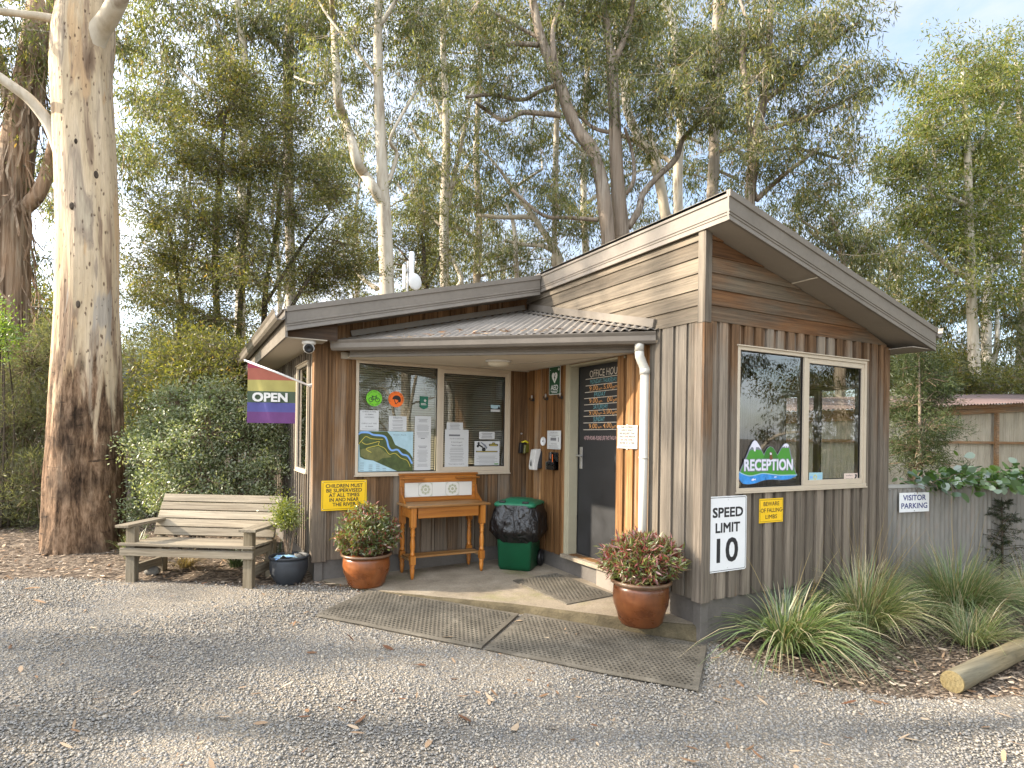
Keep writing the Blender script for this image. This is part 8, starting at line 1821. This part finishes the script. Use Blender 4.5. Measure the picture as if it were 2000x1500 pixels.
# ------------------------------------------------------------------ stones, chips, litter (what nobody could count)
def scatter(name, label, pts, size, flat, mat, rng, shape='stone', lift=0.3):
    n = len(pts); z = np.array([gz(x, y) for x, y in pts]); P = np.concatenate([pts, z[:, None]], 1)
    q = rng.normal(size=(n, 4)); q = q / np.linalg.norm(q, axis=1, keepdims=True)
    if shape == 'stone':
        base = np.array([(0, 0, 1), (0, 0, -1), (1, 0, 0), (-1, 0, 0), (0, 1, 0), (0, -1, 0)] + [(a, b_, c_) for a in (.62, -.62) for b_ in (.62, -.62) for c_ in (.62, -.62)], float)
        fc = np.array([(0, 6, 2), (2, 6, 4), (4, 6, 0)])
        tri = []
        for i, (a, b_, c_) in enumerate([(x, y, zz) for x in (1, -1) for y in (1, -1) for zz in (1, -1)]):
            X_ = 2 if a > 0 else 3; Y_ = 4 if b_ > 0 else 5; Z_ = 0 if c_ > 0 else 1; k = 6 + i
            tri += [(X_, Y_, k), (Y_, Z_, k), (Z_, X_, k)] if a * b_ * c_ > 0 else [(Y_, X_, k), (Z_, Y_, k), (X_, Z_, k)]
        tri = np.array(tri); sc = size * np.exp(rng.normal(size=(n, 1)) * 0.28); ax = np.concatenate([rng.uniform(0.8, 1.35, (n, 1)), rng.uniform(0.6, 1.0, (n, 1)), rng.uniform(0.4, 0.75, (n, 1))], 1) * sc
        L = base[None] * ax[:, None] * rng.uniform(0.82, 1.12, (n, len(base), 1))
        yaw_ = rng.uniform(0, 2 * PI, n); tl = rng.normal(size=n) * 0.35; cyw, syw, ct, st = np.cos(yaw_), np.sin(yaw_), np.cos(tl), np.sin(tl)
        y2 = L[..., 1] * ct[:, None] - L[..., 2] * st[:, None]; z2 = L[..., 1] * st[:, None] + L[..., 2] * ct[:, None]; x3 = L[..., 0] * cyw[:, None] - y2 * syw[:, None]; y3 = L[..., 0] * syw[:, None] + y2 * cyw[:, None]
        V = (np.stack([x3, y3, z2], -1) + P[:, None] + np.array([0, 0, 1.0]) * (sc[:, :, None] * lift)).reshape(-1, 3); F = (np.arange(n) * 14)[:, None, None] + tri[None]
        o = np_mesh(name, V, F.reshape(-1, 3), mat, smooth=False)
    else:
        a = rng.uniform(0, 2 * PI, n); Dv = np.stack([np.cos(a), np.sin(a), rng.normal(size=n) * 0.16], 1); S = np.stack([-np.sin(a), np.cos(a), rng.normal(size=n) * 0.25], 1); ln = size * np.exp(rng.normal(size=n) * 0.4); wd = ln * rng.uniform(0.14, 0.36, n) * flat
        P = P + np.array([0, 0, 1.0]) * (rng.uniform(0.006, 0.022, n) * lift)[:, None]
        pr = [(-0.5, 0.0), (-0.2, 0.5), (0.25, 0.42), (0.5, 0.0), (0.25, -0.42), (-0.2, -0.5)]
        cl = rng.normal(size=n) * 0.10
        V = np.stack([P + Dv * (ln * p)[:, None] + S * (wd * s_)[:, None] + np.array([0, 0, 1.0]) * (ln * cl * (p * p * 4 - 0.5) * 0.5 + 0.0)[:, None] for p, s_ in pr], 1).reshape(-1, 3)
        o = np_mesh(name, V, np.arange(n * 6).reshape(n, 6), mat)
    kind(o, 'stuff'); o['label'] = label; return o
rng = np.random.default_rng(61)
fw2 = np.array([fwd.x, fwd.y]); rt2 = np.array([rt0.x, rt0.y]); c2 = np.array([CAM.x, CAM.y])
def in_view(n, d0, d1, pw=1.0):
    d = d0 + (d1 - d0) * rng.random(n) ** pw; s_ = rng.uniform(-0.92, 0.92, n) * d; return c2 + fw2 * d[:, None] + rt2 * s_[:, None]
def blocked(x, y):
    if x > -0.02 and y > -0.02: return True
    if y > 2.88 and x > -2.55: return True
    return (y + 1.149 * x) > -0.02 and x <= 0.02 and y > -0.05 and x > -2.6
def onmat(x, y):
    v = np.array([x + 2.735, y - 1.785]); a, c_ = v @ np.array([0.650, -0.760]), v @ np.array([0.760, 0.650]); return -0.01 < a < 3.2 and -0.01 < c_ < 0.87
cand = in_view(120000, 1.9, 7.0, 0.8); keep = np.array([(not blocked(x, y)) and (not onmat(x, y)) and bed_mask(x, y) < 0.45 + 0.3 * rng.random() for x, y in cand])
scatter('gravel', 'loose blue grey gravel over the yard', cand[keep], 0.0068, 1, M['stone'], rng, 'stone', 0.35)
cand = in_view(42000, 2.6, 10.5, 0.8); keep = np.array([(not blocked(x, y)) and bed_mask(x, y) > 0.30 + 0.35 * rng.random() for x, y in cand])
scatter('bark_chips', 'brown bark chips of the garden beds', cand[keep], 0.036, 1.1, M['chips'], rng, 'chip', 1.0)
cand = in_view(2600, 2.0, 8.5, 0.9); keep = np.array([(not blocked(x, y)) and (rng.random() < 0.28 + 0.72 * bed_mask(x, y)) for x, y in cand])
scatter('leaf_litter', 'fallen brown gum leaves and bark strips on the ground', cand[keep], 0.068, 0.85, M['litter'], rng, 'chip', 1.4)
# needles caught on the porch roof
n = 90; us = rng.random(n); vv = rng.random(n) ** 2 * 0.8; pp = np.array([(A0 + (A1 - A0) * (0.1 + 0.7 * q) - go * (0.03 + 0.35 * w2))[:2] for q, w2 in zip(us, vv)])
a = rng.uniform(0, 2 * PI, n); Dv = np.stack([np.cos(a), np.sin(a), np.full(n, 0.05)], 1); P = np.concatenate([pp, np.array([[pz(x, y) + 0.014] for x, y in pp])], 1)
V, F = leaves_arrays(P, unit(Dv), rng.uniform(0.05, 0.16, n), rng.uniform(0.006, 0.015, n), rng); lt = np_mesh('leaf_litter', V, F, M['litter']); kind(lt, 'stuff'); lt['label'] = 'fallen leaves caught on the porch roof'
